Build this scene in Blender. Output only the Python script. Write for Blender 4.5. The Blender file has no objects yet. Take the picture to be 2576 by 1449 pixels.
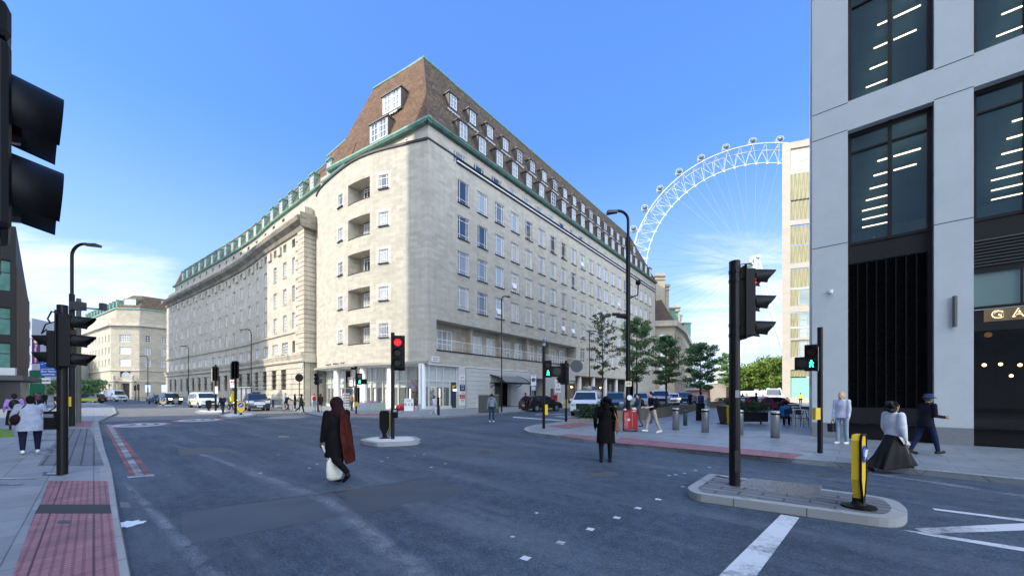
import bpy, bmesh, math, random
from mathutils import Vector, Matrix
C = bpy.context.scene.collection
SC = bpy.context.scene
R = math.radians
random.seed(7)

# ------------------------------------------------------------------ camera
F, CX, HY, CH = 965.0, 1288.0, 990.0, 1.75
cam_d = bpy.data.cameras.new("camera"); cam = bpy.data.objects.new("camera", cam_d); C.objects.link(cam)
cam.location = (0, 0, CH); cam.rotation_euler = (R(90), 0, 0)
cam_d.sensor_width = 36; cam_d.lens = F / 2576 * 36; cam_d.shift_y = (HY - 724.5) / 2576
cam_d.clip_start = 0.05; cam_d.clip_end = 6000
SC.camera = cam
SC.render.resolution_x = 1024; SC.render.resolution_y = 575
SC.view_settings.view_transform = 'Standard'; SC.view_settings.look = 'None'
SC.view_settings.gamma = 1; SC.view_settings.exposure = 1.1
SC.cycles.max_bounces = 6; SC.cycles.diffuse_bounces = 3; SC.cycles.glossy_bounces = 3
SC.cycles.transparent_max_bounces = 12; SC.cycles.transmission_bounces = 3
SC.cycles.use_denoising = True
SC.cycles.sample_clamp_indirect = 4

# ------------------------------------------------------------------ sun and sky
SUN_EL = R(35); SH = Vector((-.866, -.5, 0))
sdir = Vector((SH.x * math.cos(SUN_EL), SH.y * math.cos(SUN_EL), math.sin(SUN_EL)))
sl = bpy.data.lights.new("sun", 'SUN'); sl.energy = 2.6; sl.angle = R(0.5); sl.color = (1, .90, .74)
so = bpy.data.objects.new("sun", sl); C.objects.link(so)
so.rotation_euler = sdir.to_track_quat('Z', 'Y').to_euler(); so.location = (-60, -40, 90)
W = bpy.data.worlds.new("World"); SC.world = W; W.use_nodes = True
nt = W.node_tree; N = nt.nodes; L = nt.links; N.clear()
def nd(t, **k):
    n = N.new(t)
    for a, v in k.items(): setattr(n, a, v)
    return n
def mth(op, a, b=None, c=None, clamp=False):
    n = N.new('ShaderNodeMath'); n.operation = op; n.use_clamp = clamp
    for i, v in enumerate((a, b, c)):
        if v is None: continue
        if isinstance(v, (int, float)): n.inputs[i].default_value = v
        else: L.new(v, n.inputs[i])
    return n.outputs[0]
sky = nd('ShaderNodeTexSky', sky_type='NISHITA', sun_disc=False)
sky.sun_elevation = SUN_EL; sky.sun_rotation = math.atan2(SH.x, SH.y); sky.altitude = 30
sky.air_density = 1.0; sky.dust_density = 0.6; sky.ozone_density = 2.2
tc = nd('ShaderNodeTexCoord'); sep = nd('ShaderNodeSeparateXYZ'); L.new(tc.outputs['Generated'], sep.inputs[0])
X_, Y_, Z_ = sep.outputs
zc = mth('MAXIMUM', Z_, 0.02)
cb = nd('ShaderNodeCombineXYZ')
L.new(mth('DIVIDE', X_, mth('ADD', zc, 0.12)), cb.inputs[0]); L.new(mth('DIVIDE', Y_, mth('ADD', zc, 0.12)), cb.inputs[1])
mp = nd('ShaderNodeMapping'); mp.inputs['Rotation'].default_value = (0, 0, R(25)); mp.inputs['Scale'].default_value = (.55, 1.5, 1)
L.new(cb.outputs[0], mp.inputs[0])
n1 = nd('ShaderNodeTexNoise'); n1.inputs['Scale'].default_value = 1.1; n1.inputs['Detail'].default_value = 9; n1.inputs['Roughness'].default_value = .62; n1.inputs['Distortion'].default_value = .5
L.new(mp.outputs[0], n1.inputs[0])
n2 = nd('ShaderNodeTexNoise'); n2.inputs['Scale'].default_value = 5; n2.inputs['Detail'].default_value = 6; n2.inputs['Roughness'].default_value = .7
L.new(mp.outputs[0], n2.inputs[0])
# two low cirrus banks in front (left and right of the big building), a clear top, and an unseen bright cloud added behind the viewer as fill light
def band(v, a, b):
    n = nd('ShaderNodeMapRange', interpolation_type='SMOOTHSTEP'); L.new(v, n.inputs[0])
    n.inputs[1].default_value = a; n.inputs[2].default_value = b; return n.outputs[0]
lowz = band(Z_, .40, .12)
az = mth('ARCTAN2', X_, Y_)
rightb = mth('MULTIPLY', band(az, .28, .50), band(Z_, .45, .16))
leftb = mth('MULTIPLY', band(az, -.60, -.78), band(Z_, .34, .20))
back = mth('MULTIPLY', band(Y_, .05, -.45), .75)
bias = mth('MAXIMUM', mth('MAXIMUM', mth('MULTIPLY', rightb, .90), mth('MULTIPLY', leftb, .85)), back)
dens = mth('ADD', mth('ADD', mth('MULTIPLY', n1.outputs[0], 1.25), mth('MULTIPLY', n2.outputs[0], .30)), mth('MULTIPLY', bias, .62))
cloud = mth('MULTIPLY', band(dens, .98, 1.42), .92)
cloud = mth('MULTIPLY', cloud, band(Z_, -.02, .05))
sc_ = nd('ShaderNodeVectorMath', operation='MULTIPLY'); L.new(sky.outputs[0], sc_.inputs[0]); sc_.inputs[1].default_value = (.76, 1.12, 1.75)
# even out the zenith darkening a little: a pale blue air term
air = nd('ShaderNodeMixRGB'); air.inputs[0].default_value = .42; L.new(sc_.outputs[0], air.inputs[1]); air.inputs[2].default_value = (1.05, 2.75, 7.4, 1)
cl = nd('ShaderNodeMixRGB'); hz = nd('ShaderNodeMixRGB'); L.new(mth('MULTIPLY', band(Z_, .55, .0), .55), hz.inputs[0]); L.new(air.outputs[0], hz.inputs[1]); hz.inputs[2].default_value = (5.0, 6.3, 8.9, 1); L.new(cloud, cl.inputs[0]); L.new(hz.outputs[0], cl.inputs[1])
clc = nd('ShaderNodeMixRGB'); L.new(band(Y_, .1, -.3), clc.inputs[0]); clc.inputs[1].default_value = (5.8, 6.5, 7.8, 1); clc.inputs[2].default_value = (26, 28.5, 31, 1)
L.new(clc.outputs[0], cl.inputs[2])
bg = nd('ShaderNodeBackground'); bg.inputs[1].default_value = .085; L.new(cl.outputs[0], bg.inputs[0])
wo = nd('ShaderNodeOutputWorld'); L.new(bg.outputs[0], wo.inputs[0])

# ------------------------------------------------------------------ helpers
def G(x, y, z=0.0):
    """photo pixel (2576 wide) of a point lying at height z -> world point"""
    Y = (CH - z) * F / (y - HY); return Vector(((x - CX) / F * Y, Y, z))
def P(x, Y, z=0.0): return Vector(((x - CX) / F * Y, Y, z))
def ZP(y, Y): return CH + (HY - y) * Y / F

MATS = {}
def mat(name, col, rough=.7, metal=0., var=0., vscale=3., bump=0., bscale=20., spec=.5, emit=None, es=1., alpha=None, coat=0., obj=False):
    if name in MATS: return MATS[name]
    m = bpy.data.materials.new(name); m.use_nodes = True; t = m.node_tree; b = t.nodes['Principled BSDF']
    c = tuple(col) + (1,) if len(col) == 3 else col
    b.inputs['Base Color'].default_value = c; b.inputs['Roughness'].default_value = rough; b.inputs['Metallic'].default_value = metal
    b.inputs['Specular IOR Level'].default_value = spec
    if coat: b.inputs['Coat Weight'].default_value = coat; b.inputs['Coat Roughness'].default_value = .08
    tcn = t.nodes.new('ShaderNodeTexCoord')
    if var:
        n = t.nodes.new('ShaderNodeTexNoise'); n.inputs['Scale'].default_value = vscale; n.inputs['Detail'].default_value = 6; n.inputs['Roughness'].default_value = .65
        t.links.new(tcn.outputs['Object'], n.inputs[0])
        r = t.nodes.new('ShaderNodeMapRange'); r.inputs[1].default_value = .25; r.inputs[2].default_value = .75; r.inputs[3].default_value = 1 - var; r.inputs[4].default_value = 1 + var
        t.links.new(n.outputs[0], r.inputs[0])
        v = t.nodes.new('ShaderNodeVectorMath'); v.operation = 'SCALE'; v.inputs[0].default_value = c[:3]; t.links.new(r.outputs[0], v.inputs['Scale'])
        t.links.new(v.outputs[0], b.inputs['Base Color'])
    if bump:
        n = t.nodes.new('ShaderNodeTexNoise'); n.inputs['Scale'].default_value = bscale; n.inputs['Detail'].default_value = 4
        t.links.new(tcn.outputs['Object'], n.inputs[0])
        bn = t.nodes.new('ShaderNodeBump'); bn.inputs['Strength'].default_value = bump; bn.inputs['Distance'].default_value = .02
        t.links.new(n.outputs[0], bn.inputs['Height']); t.links.new(bn.outputs[0], b.inputs['Normal'])
    if emit: b.inputs['Emission Color'].default_value = tuple(emit) + (1,); b.inputs['Emission Strength'].default_value = es
    if alpha is not None: b.inputs['Alpha'].default_value = alpha
    MATS[name] = m; return m

def masonry(name, c1, c2, bw, bh, mortar=.012, mcol=(.2, .18, .15), off=.5, var=.22, nscale=.35, rough=.85, bump=.25, c3=None, streak=0.):
    """coursed blocks / slabs / tiles driven by metric UVs"""
    if name in MATS: return MATS[name]
    m = bpy.data.materials.new(name); m.use_nodes = True; t = m.node_tree; b = t.nodes['Principled BSDF']; nn = t.nodes; ln = t.links
    uv = nn.new('ShaderNodeUVMap')
    br = nn.new('ShaderNodeTexBrick'); br.offset = off; br.inputs['Scale'].default_value = 1
    br.inputs['Brick Width'].default_value = bw; br.inputs['Row Height'].default_value = bh; br.inputs['Mortar Size'].default_value = mortar
    br.inputs['Mortar Smooth'].default_value = .3; br.inputs['Bias'].default_value = -.15
    br.inputs['Color1'].default_value = tuple(c1) + (1,); br.inputs['Color2'].default_value = tuple(c2) + (1,); br.inputs['Mortar'].default_value = tuple(mcol) + (1,)
    ln.new(uv.outputs[0], br.inputs[0])
    mpp = nn.new('ShaderNodeMapping'); mpp.inputs['Scale'].default_value = (1, 1.5, 1); ln.new(uv.outputs[0], mpp.inputs[0])
    n = nn.new('ShaderNodeTexNoise'); n.inputs['Scale'].default_value = nscale; n.inputs['Detail'].default_value = 8; n.inputs['Roughness'].default_value = .68
    ln.new(mpp.outputs[0], n.inputs[0])
    r = nn.new('ShaderNodeMapRange'); r.inputs[1].default_value = .3; r.inputs[2].default_value = .7; r.inputs[3].default_value = 1 - var; r.inputs[4].default_value = 1 + var
    ln.new(n.outputs[0], r.inputs[0])
    v = nn.new('ShaderNodeVectorMath'); v.operation = 'SCALE'; ln.new(r.outputs[0], v.inputs['Scale'])
    src = br.outputs['Color']
    if c3:   # scattered odd blocks: a second brick field with another seed
        br2 = nn.new('ShaderNodeTexBrick'); br2.offset = off; br2.inputs['Scale'].default_value = 1
        br2.inputs['Brick Width'].default_value = bw; br2.inputs['Row Height'].default_value = bh; br2.inputs['Mortar Size'].default_value = 0
        br2.inputs['Bias'].default_value = -.62; br2.inputs['Color1'].default_value = (0, 0, 0, 1); br2.inputs['Color2'].default_value = (1, 1, 1, 1)
        m3 = nn.new('ShaderNodeMapping'); m3.inputs['Location'].default_value = (bw * 14, bh * 22, 0); ln.new(uv.outputs[0], m3.inputs[0]); ln.new(m3.outputs[0], br2.inputs[0])
        mx = nn.new('ShaderNodeMixRGB'); ln.new(br2.outputs['Color'], mx.inputs[0]); ln.new(src, mx.inputs[1]); mx.inputs[2].default_value = tuple(c3) + (1,); src = mx.outputs[0]
    if streak:
        m4 = nn.new('ShaderNodeMapping'); m4.inputs['Scale'].default_value = (2.2, .12, 1); ln.new(uv.outputs[0], m4.inputs[0])
        n4 = nn.new('ShaderNodeTexNoise'); n4.inputs['Scale'].default_value = 1; n4.inputs['Detail'].default_value = 6; n4.inputs['Roughness'].default_value = .7; ln.new(m4.outputs[0], n4.inputs[0])
        r4 = nn.new('ShaderNodeMapRange'); r4.inputs[1].default_value = .42; r4.inputs[2].default_value = .72; r4.inputs[3].default_value = 1; r4.inputs[4].default_value = 1 - streak
        ln.new(n4.outputs[0], r4.inputs[0])
        v4 = nn.new('ShaderNodeVectorMath'); v4.operation = 'SCALE'; ln.new(src, v4.inputs[0]); ln.new(r4.outputs[0], v4.inputs['Scale']); src = v4.outputs[0]
    ln.new(src, v.inputs[0]); ln.new(v.outputs[0], b.inputs['Base Color'])
    b.inputs['Roughness'].default_value = rough
    if bump:
        bn = nn.new('ShaderNodeBump'); bn.inputs['Strength'].default_value = bump; bn.inputs['Distance'].default_value = .02; bn.invert = True
        ln.new(br.outputs['Fac'], bn.inputs['Height']); ln.new(bn.outputs[0], b.inputs['Normal'])
    MATS[name] = m; return m

def window_glass(name, dark=(.02, .028, .035), light=(.46, .49, .49), amount=.78, rough=.04):
    """pane with what hangs behind it (dark room or pale curtain) picked per object"""
    if name in MATS: return MATS[name]
    m = bpy.data.materials.new(name); m.use_nodes = True; t = m.node_tree; b = t.nodes['Principled BSDF']; nn = t.nodes; ln = t.links
    oi = nn.new('ShaderNodeObjectInfo'); uv = nn.new('ShaderNodeUVMap')
    wv = nn.new('ShaderNodeTexWave'); wv.inputs['Scale'].default_value = 2.2; wv.inputs['Distortion'].default_value = 3; ln.new(uv.outputs[0], wv.inputs[0])
    gt = nn.new('ShaderNodeMapRange'); ln.new(oi.outputs['Random'], gt.inputs[0]); gt.inputs[1].default_value = 1 - amount - .1; gt.inputs[2].default_value = 1 - amount + .1
    mm = nn.new('ShaderNodeMath'); mm.operation = 'MULTIPLY'; ln.new(gt.outputs[0], mm.inputs[0])
    m2 = nn.new('ShaderNodeMapRange'); ln.new(wv.outputs[1], m2.inputs[0]); m2.inputs[3].default_value = .55; m2.inputs[4].default_value = 1; ln.new(m2.outputs[0], mm.inputs[1])
    mx = nn.new('ShaderNodeMixRGB'); ln.new(mm.outputs[0], mx.inputs[0]); mx.inputs[1].default_value = dark + (1,); mx.inputs[2].default_value = light + (1,)
    ln.new(mx.outputs[0], b.inputs['Base Color']); b.inputs['Roughness'].default_value = rough; b.inputs['Specular IOR Level'].default_value = .9; b.inputs['IOR'].default_value = 1.7
    MATS[name] = m; return m

class MB:
    def __init__(s): s.v = []; s.f = []; s.m = []; s.uv = []; s.M = None; s.mi = 0
    def V(s, p):
        p = Vector(p)
        if s.M is not None: p = s.M @ p
        s.v.append(p); return len(s.v) - 1
    def face(s, ids, m=None, uv=None): s.f.append(ids); s.m.append(s.mi if m is None else m); s.uv.append(uv); return s
    def poly(s, pts, m=None, uv=None): return s.face([s.V(p) for p in pts], m, uv)
    def box(s, x0, x1, y0, y1, z0, z1, m=None):
        i = [s.V(p) for p in ((x0, y0, z0), (x1, y0, z0), (x1, y1, z0), (x0, y1, z0), (x0, y0, z1), (x1, y0, z1), (x1, y1, z1), (x0, y1, z1))]
        for q in ((3, 2, 1, 0), (4, 5, 6, 7), (0, 1, 5, 4), (1, 2, 6, 5), (2, 3, 7, 6), (3, 0, 4, 7)): s.face([i[k] for k in q], m)
        return s
    def cbox(s, c, sz, m=None, rz=0):
        o = s.M; T = Matrix.Translation(c) @ Matrix.Rotation(rz, 4, 'Z'); s.M = T if o is None else o @ T
        a, b, c_ = sz[0] / 2, sz[1] / 2, sz[2] / 2; s.box(-a, a, -b, b, -c_, c_, m); s.M = o; return s
    def prism(s, poly, z0, z1, m=None, bottom=False):
        n = len(poly)
        a = sum(poly[i][0] * poly[(i + 1) % n][1] - poly[(i + 1) % n][0] * poly[i][1] for i in range(n))
        if a < 0: poly = poly[::-1]
        lo = [s.V((p[0], p[1], z0)) for p in poly]; hi = [s.V((p[0], p[1], z1)) for p in poly]
        s.face(hi, m)
        if bottom: s.face(lo[::-1], m)
        for i in range(n): s.face([lo[i], lo[(i + 1) % n], hi[(i + 1) % n], hi[i]], m)
        return s
    def xprism(s, prof, x0, x1, m=None):
        """profile in (y,z) extruded along x"""
        n = len(prof); a = [s.V((x0, p[0], p[1])) for p in prof]; b = [s.V((x1, p[0], p[1])) for p in prof]
        s.face(a, m); s.face(b[::-1], m)
        for i in range(n): s.face([a[(i + 1) % n], a[i], b[i], b[(i + 1) % n]], m)
        return s
    def ring(s, c, ax, r, n, u=None):
        ax = Vector(ax).normalized()
        if u is None: u = ax.orthogonal().normalized()
        w = ax.cross(u)
        return [s.V(Vector(c) + u * (math.cos(2 * math.pi * k / n) * r) + w * (math.sin(2 * math.pi * k / n) * r)) for k in range(n)]
    def tube(s, pts, r, n=8, m=None, cap=True):
        pts = [Vector(p) for p in pts]; rs = r if isinstance(r, (list, tuple)) else [r] * len(pts); prev = None; u = None; first = None
        for i, p in enumerate(pts):
            d = (pts[min(i + 1, len(pts) - 1)] - pts[max(i - 1, 0)])
            if d.length < 1e-9: d = Vector((0, 0, 1))
            d.normalize()
            u = d.orthogonal().normalized() if u is None else (u - d * u.dot(d)).normalized()
            rg = s.ring(p, d, rs[i], n, u)
            if prev:
                for k in range(n): s.face([prev[k], prev[(k + 1) % n], rg[(k + 1) % n], rg[k]], m)
            else: first = rg
            prev = rg
        if cap: s.face(first[::-1], m); s.face(prev, m)
        return s
    def cyl(s, p0, p1, r0, r1=None, n=12, m=None): return s.tube([p0, p1], [r0, r0 if r1 is None else r1], n, m)
    def lathe(s, c, prof, n=16, m=None):
        prev = None
        for (r, z) in prof:
            rg = [s.V((c[0] + math.cos(2 * math.pi * k / n) * r, c[1] + math.sin(2 * math.pi * k / n) * r, c[2] + z)) for k in range(n)]
            if prev:
                for k in range(n): s.face([prev[k], prev[(k + 1) % n], rg[(k + 1) % n], rg[k]], m)
            else: s.face(rg[::-1], m)
            prev = rg
        s.face(prev, m); return s
    def ball(s, c, r, n=10, m=None, sc=(1, 1, 1)):
        c = Vector(c); rows = max(4, n // 2 + 1); prev = None
        top = s.V(c + Vector((0, 0, r * sc[2]))); bot = s.V(c - Vector((0, 0, r * sc[2])))
        for i in range(1, rows):
            t = math.pi * i / rows; rg = [s.V(c + Vector((math.cos(2 * math.pi * k / n) * math.sin(t) * r * sc[0], math.sin(2 * math.pi * k / n) * math.sin(t) * r * sc[1], math.cos(t) * r * sc[2]))) for k in range(n)]
            for k in range(n):
                if prev: s.face([prev[k], rg[k], rg[(k + 1) % n], prev[(k + 1) % n]], m)
                else: s.face([top, rg[k], rg[(k + 1) % n]], m)
            prev = rg
        for k in range(n): s.face([bot, prev[(k + 1) % n], prev[k]], m)
        return s
    def mesh(s, name, mats, smooth=False):
        me = bpy.data.meshes.new(name); me.from_pydata([tuple(p) for p in s.v], [], s.f)
        for mm in (mats if isinstance(mats, (list, tuple)) else [mats]): me.materials.append(mm)
        uvl = me.uv_layers.new(name="UVMap").data
        for pl, mi, uv in zip(me.polygons, s.m, s.uv):
            pl.material_index = mi; pl.use_smooth = smooth
            if uv is None:
                nrm = pl.normal
                if abs(nrm.z) > .75:
                    for li in pl.loop_indices: co = s.v[me.loops[li].vertex_index]; uvl[li].uv = (co.x, co.y)
                else:
                    t = Vector((-nrm.y, nrm.x, 0)).normalized()
                    w = nrm.cross(t)
                    for li in pl.loop_indices: co = s.v[me.loops[li].vertex_index]; uvl[li].uv = (co.dot(t), abs(co.dot(w)) if abs(nrm.z) > .05 else co.z)
            else:
                for li, q in zip(pl.loop_indices, uv): uvl[li].uv = q
        me.validate(); me.update(); return me
    def build(s, name, mats, parent=None, smooth=False, **k):
        o = bpy.data.objects.new(name, s.mesh(name, mats, smooth)); C.objects.link(o)
        if parent: o.parent = parent
        if smooth and smooth != 'all':
            pass
        tag(o, **k); return o

def tag(o, label=None, cat=None, group=None, kind=None):
    if label: o['label'] = label
    if cat: o['category'] = cat
    if group: o['group'] = group
    if kind: o['kind'] = kind
    return o
def thing(name, label, cat, loc=(0, 0, 0), rz=0, group=None, kind=None):
    o = bpy.data.objects.new(name, None); C.objects.link(o); o.location = loc; o.rotation_euler = (0, 0, rz); o.empty_display_size = .3
    return tag(o, label, cat, group, kind)
def inst(name, me, parent=None, loc=(0, 0, 0), rz=0, sc=None):
    o = bpy.data.objects.new(name, me); C.objects.link(o); o.location = loc; o.rotation_euler = (0, 0, rz)
    if parent: o.parent = parent
    if sc: o.scale = sc
    return o
def copy_tree(o, parent=None):
    c = o.copy(); C.objects.link(c)
    if parent: c.parent = parent
    for ch in o.children: copy_tree(ch, c)
    return c
def struct(mb, name, m): return mb.build(name, m, kind='structure')
def text(s, size, m, parent, loc, rot=(R(90), 0, 0), name='lettering', ext=.006, al='CENTER', off=.0, sx=1.0, sp=1.0):
    cu = bpy.data.curves.new('t', 'FONT'); cu.body = s; cu.size = size; cu.extrude = ext; cu.align_x = al; cu.align_y = 'CENTER'; cu.offset = off; cu.space_character = sp; cu.resolution_u = 3
    t = bpy.data.objects.new('t', cu); me = bpy.data.meshes.new_from_object(t); me.materials.clear(); me.materials.append(m)
    bpy.data.objects.remove(t); bpy.data.curves.remove(cu)
    o = bpy.data.objects.new(name, me); C.objects.link(o); o.location = loc; o.rotation_euler = rot; o.scale = (sx, 1, 1)
    if parent: o.parent = parent
    return o
def bevel(o, w=.02, seg=2):
    b = o.modifiers.new('b', 'BEVEL'); b.width = w; b.segments = seg; b.limit_method = 'ANGLE'; b.angle_limit = R(40); return o

# ------------------------------------------------------------------ materials
portland = masonry('portland_stone', (.50, .465, .385), (.41, .38, .315), .85, .34, .004, (.36, .33, .28), var=.10, c3=(.57, .54, .46), nscale=.9, bump=.1, streak=.12)
portland2 = masonry('portland_stone_weathered', (.55, .495, .40), (.46, .415, .33), .95, .40, .006, (.27, .24, .19), var=.2, c3=(.52, .47, .385), streak=.25, bump=.15)
palestone = masonry('pale_cladding', (.60, .60, .58), (.56, .56, .54), 2.2, .75, .006, (.45, .45, .43), var=.06)
tiles = masonry('clay_roof_tiles', (.165, .085, .042), (.105, .056, .030), .26, .22, .018, (.03, .018, .012), var=.3, c3=(.24, .15, .07), nscale=.6, bump=.9)
tiles2 = masonry('clay_roof_tiles_lichen', (.130, .082, .046), (.070, .048, .030), .26, .22, .02, (.02, .016, .012), var=.35, c3=(.27, .22, .13), nscale=.6, bump=.9)
copper = mat('verdigris_copper', (.155, .29, .225), .65, var=.35, vscale=1.5, bump=.1)
copper_dk = mat('verdigris_copper_dull', (.065, .14, .11), .7, var=.45, vscale=1.2)
lead = mat('dormer_lead', (.085, .075, .072), .6, var=.15)
white = mat('white_paint', (.78, .78, .76), .45, var=.04)
whitef = mat('white_window_frame', (.80, .80, .78), .4)
blackm = mat('black_metal', (.006, .006, .007), .42, spec=.25, var=.2, vscale=6)
blackp = mat('black_plastic', (.01, .01, .011), .45)
darkgrey = mat('dark_grey', (.05, .052, .056), .5, var=.1)
grey = mat('mid_grey', (.22, .23, .24), .5, var=.1)
steel = mat('brushed_steel', (.42, .42, .42), .32, metal=.85, var=.15, vscale=8)
yellow = mat('signal_yellow', (.80, .52, .02), .4)
bluesign = mat('blue_sign', (.02, .09, .45), .4)
redm = mat('red_paint', (.50, .02, .02), .35, var=.1)
glass = window_glass('window_pane')
glass_dk = window_glass('window_pane_dark', light=(.12, .13, .13), amount=.3)
rubber = mat('rubber', (.012, .012, .012), .8)
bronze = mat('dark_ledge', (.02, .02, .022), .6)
kerbm = masonry('granite_kerb', (.30, .31, .32), (.25, .26, .27), .9, 5, .01, (.12, .12, .12), var=.15)
skin_l = mat('skin_light', (.62, .40, .30), .55); skin_d = mat('skin_dark', (.10, .05, .032), .5); skin_m = mat('skin_tan', (.34, .19, .12), .55)
# ------------------------------------------------------------------ ground, roads, pavements
def asphalt_mat():
    m = bpy.data.materials.new('asphalt'); m.use_nodes = True; t = m.node_tree; b = t.nodes['Principled BSDF']; nn = t.nodes; ln = t.links
    tcn = nn.new('ShaderNodeTexCoord')
    def noise(sc, det=6, ro=.6, mpg=None):
        n = nn.new('ShaderNodeTexNoise'); n.inputs['Scale'].default_value = sc; n.inputs['Detail'].default_value = det; n.inputs['Roughness'].default_value = ro
        if mpg:
            q = nn.new('ShaderNodeMapping'); q.vector_type = 'TEXTURE'; q.inputs['Rotation'].default_value = (0, 0, mpg[0]); q.inputs['Scale'].default_value = mpg[1]; ln.new(tcn.outputs['Object'], q.inputs[0]); ln.new(q.outputs[0], n.inputs[0])
        else: ln.new(tcn.outputs['Object'], n.inputs[0])
        return n.outputs[0]
    def rng(v, a, b_, c, d):
        r = nn.new('ShaderNodeMapRange'); ln.new(v, r.inputs[0]); r.inputs[1].default_value = a; r.inputs[2].default_value = b_; r.inputs[3].default_value = c; r.inputs[4].default_value = d; return r.outputs[0]
    ang = math.atan2(.676, -.737)
    grain = noise(34, 3, .85); big = noise(.35, 5, .6); streak = noise(1.0, 7, .7, (ang, (9, .9, 1))); blot = noise(2.2, 5, .7)
    mx = nn.new('ShaderNodeMath'); mx.operation = 'MULTIPLY'; ln.new(rng(grain, .32, .70, .30, 1.9), mx.inputs[0]); ln.new(rng(big, .3, .7, .72, 1.3), mx.inputs[1])
    wear = nn.new('ShaderNodeMath'); wear.operation = 'MULTIPLY'; ln.new(rng(streak, .47, .70, 0, 1), wear.inputs[0]); ln.new(rng(blot, .35, .65, .25, 1), wear.inputs[1])
    mid = noise(5.5, 6, .75); mx0 = mx; mx = nn.new('ShaderNodeMath'); mx.operation = 'MULTIPLY'; ln.new(mx0.outputs[0], mx.inputs[0]); ln.new(rng(mid, .32, .68, .66, 1.36), mx.inputs[1])
    v = nn.new('ShaderNodeVectorMath'); v.operation = 'SCALE'; v.inputs[0].default_value = (.046, .067, .094); ln.new(mx.outputs[0], v.inputs['Scale'])
    mr = nn.new('ShaderNodeMixRGB'); wv2 = nn.new('ShaderNodeMath'); wv2.operation = 'MULTIPLY'; wv2.inputs[1].default_value = .80; ln.new(wear.outputs[0], wv2.inputs[0]); ln.new(wv2.outputs[0], mr.inputs[0])
    ln.new(v.outputs[0], mr.inputs[1]); mr.inputs[2].default_value = (.16, .18, .215, 1)
    ln.new(mr.outputs[0], b.inputs['Base Color'])
    ln.new(rng(blot, .3, .7, .62, .82), b.inputs['Roughness']); b.inputs['Specular IOR Level'].default_value = .32
    bn = nn.new('ShaderNodeBump'); bn.inputs['Strength'].default_value = .8; bn.inputs['Distance'].default_value = .012; ln.new(grain, bn.inputs['Height']); ln.new(bn.outputs[0], b.inputs['Normal'])
    return m
asph = asphalt_mat()
def paint(name, col, lo=.35, hi=.6, base=(.05, .055, .066), scale=14):
    m = bpy.data.materials.new(name); m.use_nodes = True; t = m.node_tree; b = t.nodes['Principled BSDF']; nn = t.nodes; ln = t.links
    tcn = nn.new('ShaderNodeTexCoord'); n = nn.new('ShaderNodeTexNoise'); n.inputs['Scale'].default_value = scale; n.inputs['Detail'].default_value = 8; n.inputs['Roughness'].default_value = .75
    ln.new(tcn.outputs['Object'], n.inputs[0])
    n2 = nn.new('ShaderNodeTexNoise'); n2.inputs['Scale'].default_value = 1.3; ln.new(tcn.outputs['Object'], n2.inputs[0])
    a = nn.new('ShaderNodeMath'); a.operation = 'ADD'; ln.new(n.outputs[0], a.inputs[0]); ln.new(n2.outputs[0], a.inputs[1])
    r = nn.new('ShaderNodeMapRange'); ln.new(a.outputs[0], r.inputs[0]); r.inputs[1].default_value = lo * 2; r.inputs[2].default_value = hi * 2; r.inputs[3].default_value = 1; r.inputs[4].default_value = 0
    mr = nn.new('ShaderNodeMixRGB'); ln.new(r.outputs[0], mr.inputs[0]); mr.inputs[1].default_value = tuple(base) + (1,); mr.inputs[2].default_value = tuple(col) + (1,)
    ln.new(mr.outputs[0], b.inputs['Base Color']); b.inputs['Roughness'].default_value = .7; return m
wpaint = paint('worn_white_paint', (.55, .58, .61), .48, .66)
def streak_mat():
    m = bpy.data.materials.new('worn_streak'); m.use_nodes = True; t = m.node_tree; b = t.nodes['Principled BSDF']; nn = t.nodes; ln = t.links
    b.inputs['Base Color'].default_value = (.30, .34, .40, 1); b.inputs['Roughness'].default_value = .55; tcn = nn.new('ShaderNodeTexCoord'); n = nn.new('ShaderNodeTexNoise'); n.inputs['Scale'].default_value = 1.4; n.inputs['Detail'].default_value = 12; n.inputs['Roughness'].default_value = .82; ln.new(tcn.outputs['Object'], n.inputs[0])
    r = nn.new('ShaderNodeMapRange'); ln.new(n.outputs[0], r.inputs[0]); r.inputs[1].default_value = .40; r.inputs[2].default_value = .66; r.inputs[3].default_value = 0; r.inputs[4].default_value = .7
    uv = nn.new('ShaderNodeUVMap'); sp = nn.new('ShaderNodeSeparateXYZ'); ln.new(uv.outputs[0], sp.inputs[0]); w = nn.new('ShaderNodeMath'); w.operation = 'PINGPONG'; w.inputs[1].default_value = .5; ln.new(sp.outputs[0], w.inputs[0]); w2 = nn.new('ShaderNodeMapRange'); ln.new(w.outputs[0], w2.inputs[0]); w2.inputs[1].default_value = 0; w2.inputs[2].default_value = .4
    a = nn.new('ShaderNodeMath'); a.operation = 'MULTIPLY'; ln.new(r.outputs[0], a.inputs[0]); ln.new(w2.outputs[0], a.inputs[1]); ln.new(a.outputs[0], b.inputs['Alpha']); return m
STREAK = streak_mat()
wpaint_f = paint('faded_white_paint', (.40, .42, .44), .38, .62)
rpaint = paint('worn_red_paint', (.34, .09, .085), .42, .62)
tarseal = mat('tar_seal', (.015, .016, .018), .5)
slab = masonry('york_stone_slabs', (.235, .25, .265), (.185, .20, .215), .9, .6, .008, (.09, .095, .10), var=.16, nscale=1.2, c3=(.28, .295, .31), rough=.6, bump=.2)
slab_r = masonry('plaza_slabs', (.215, .24, .27), (.175, .195, .22), 1.0, .65, .010, (.08, .09, .1), var=.2, nscale=1.5, c3=(.27, .30, .33), rough=.5, bump=.2)
setts = masonry('dark_setts', (.15, .155, .165), (.115, .12, .13), .6, .20, .02, (.05, .052, .056), var=.2, rough=.65, bump=.5)
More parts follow.
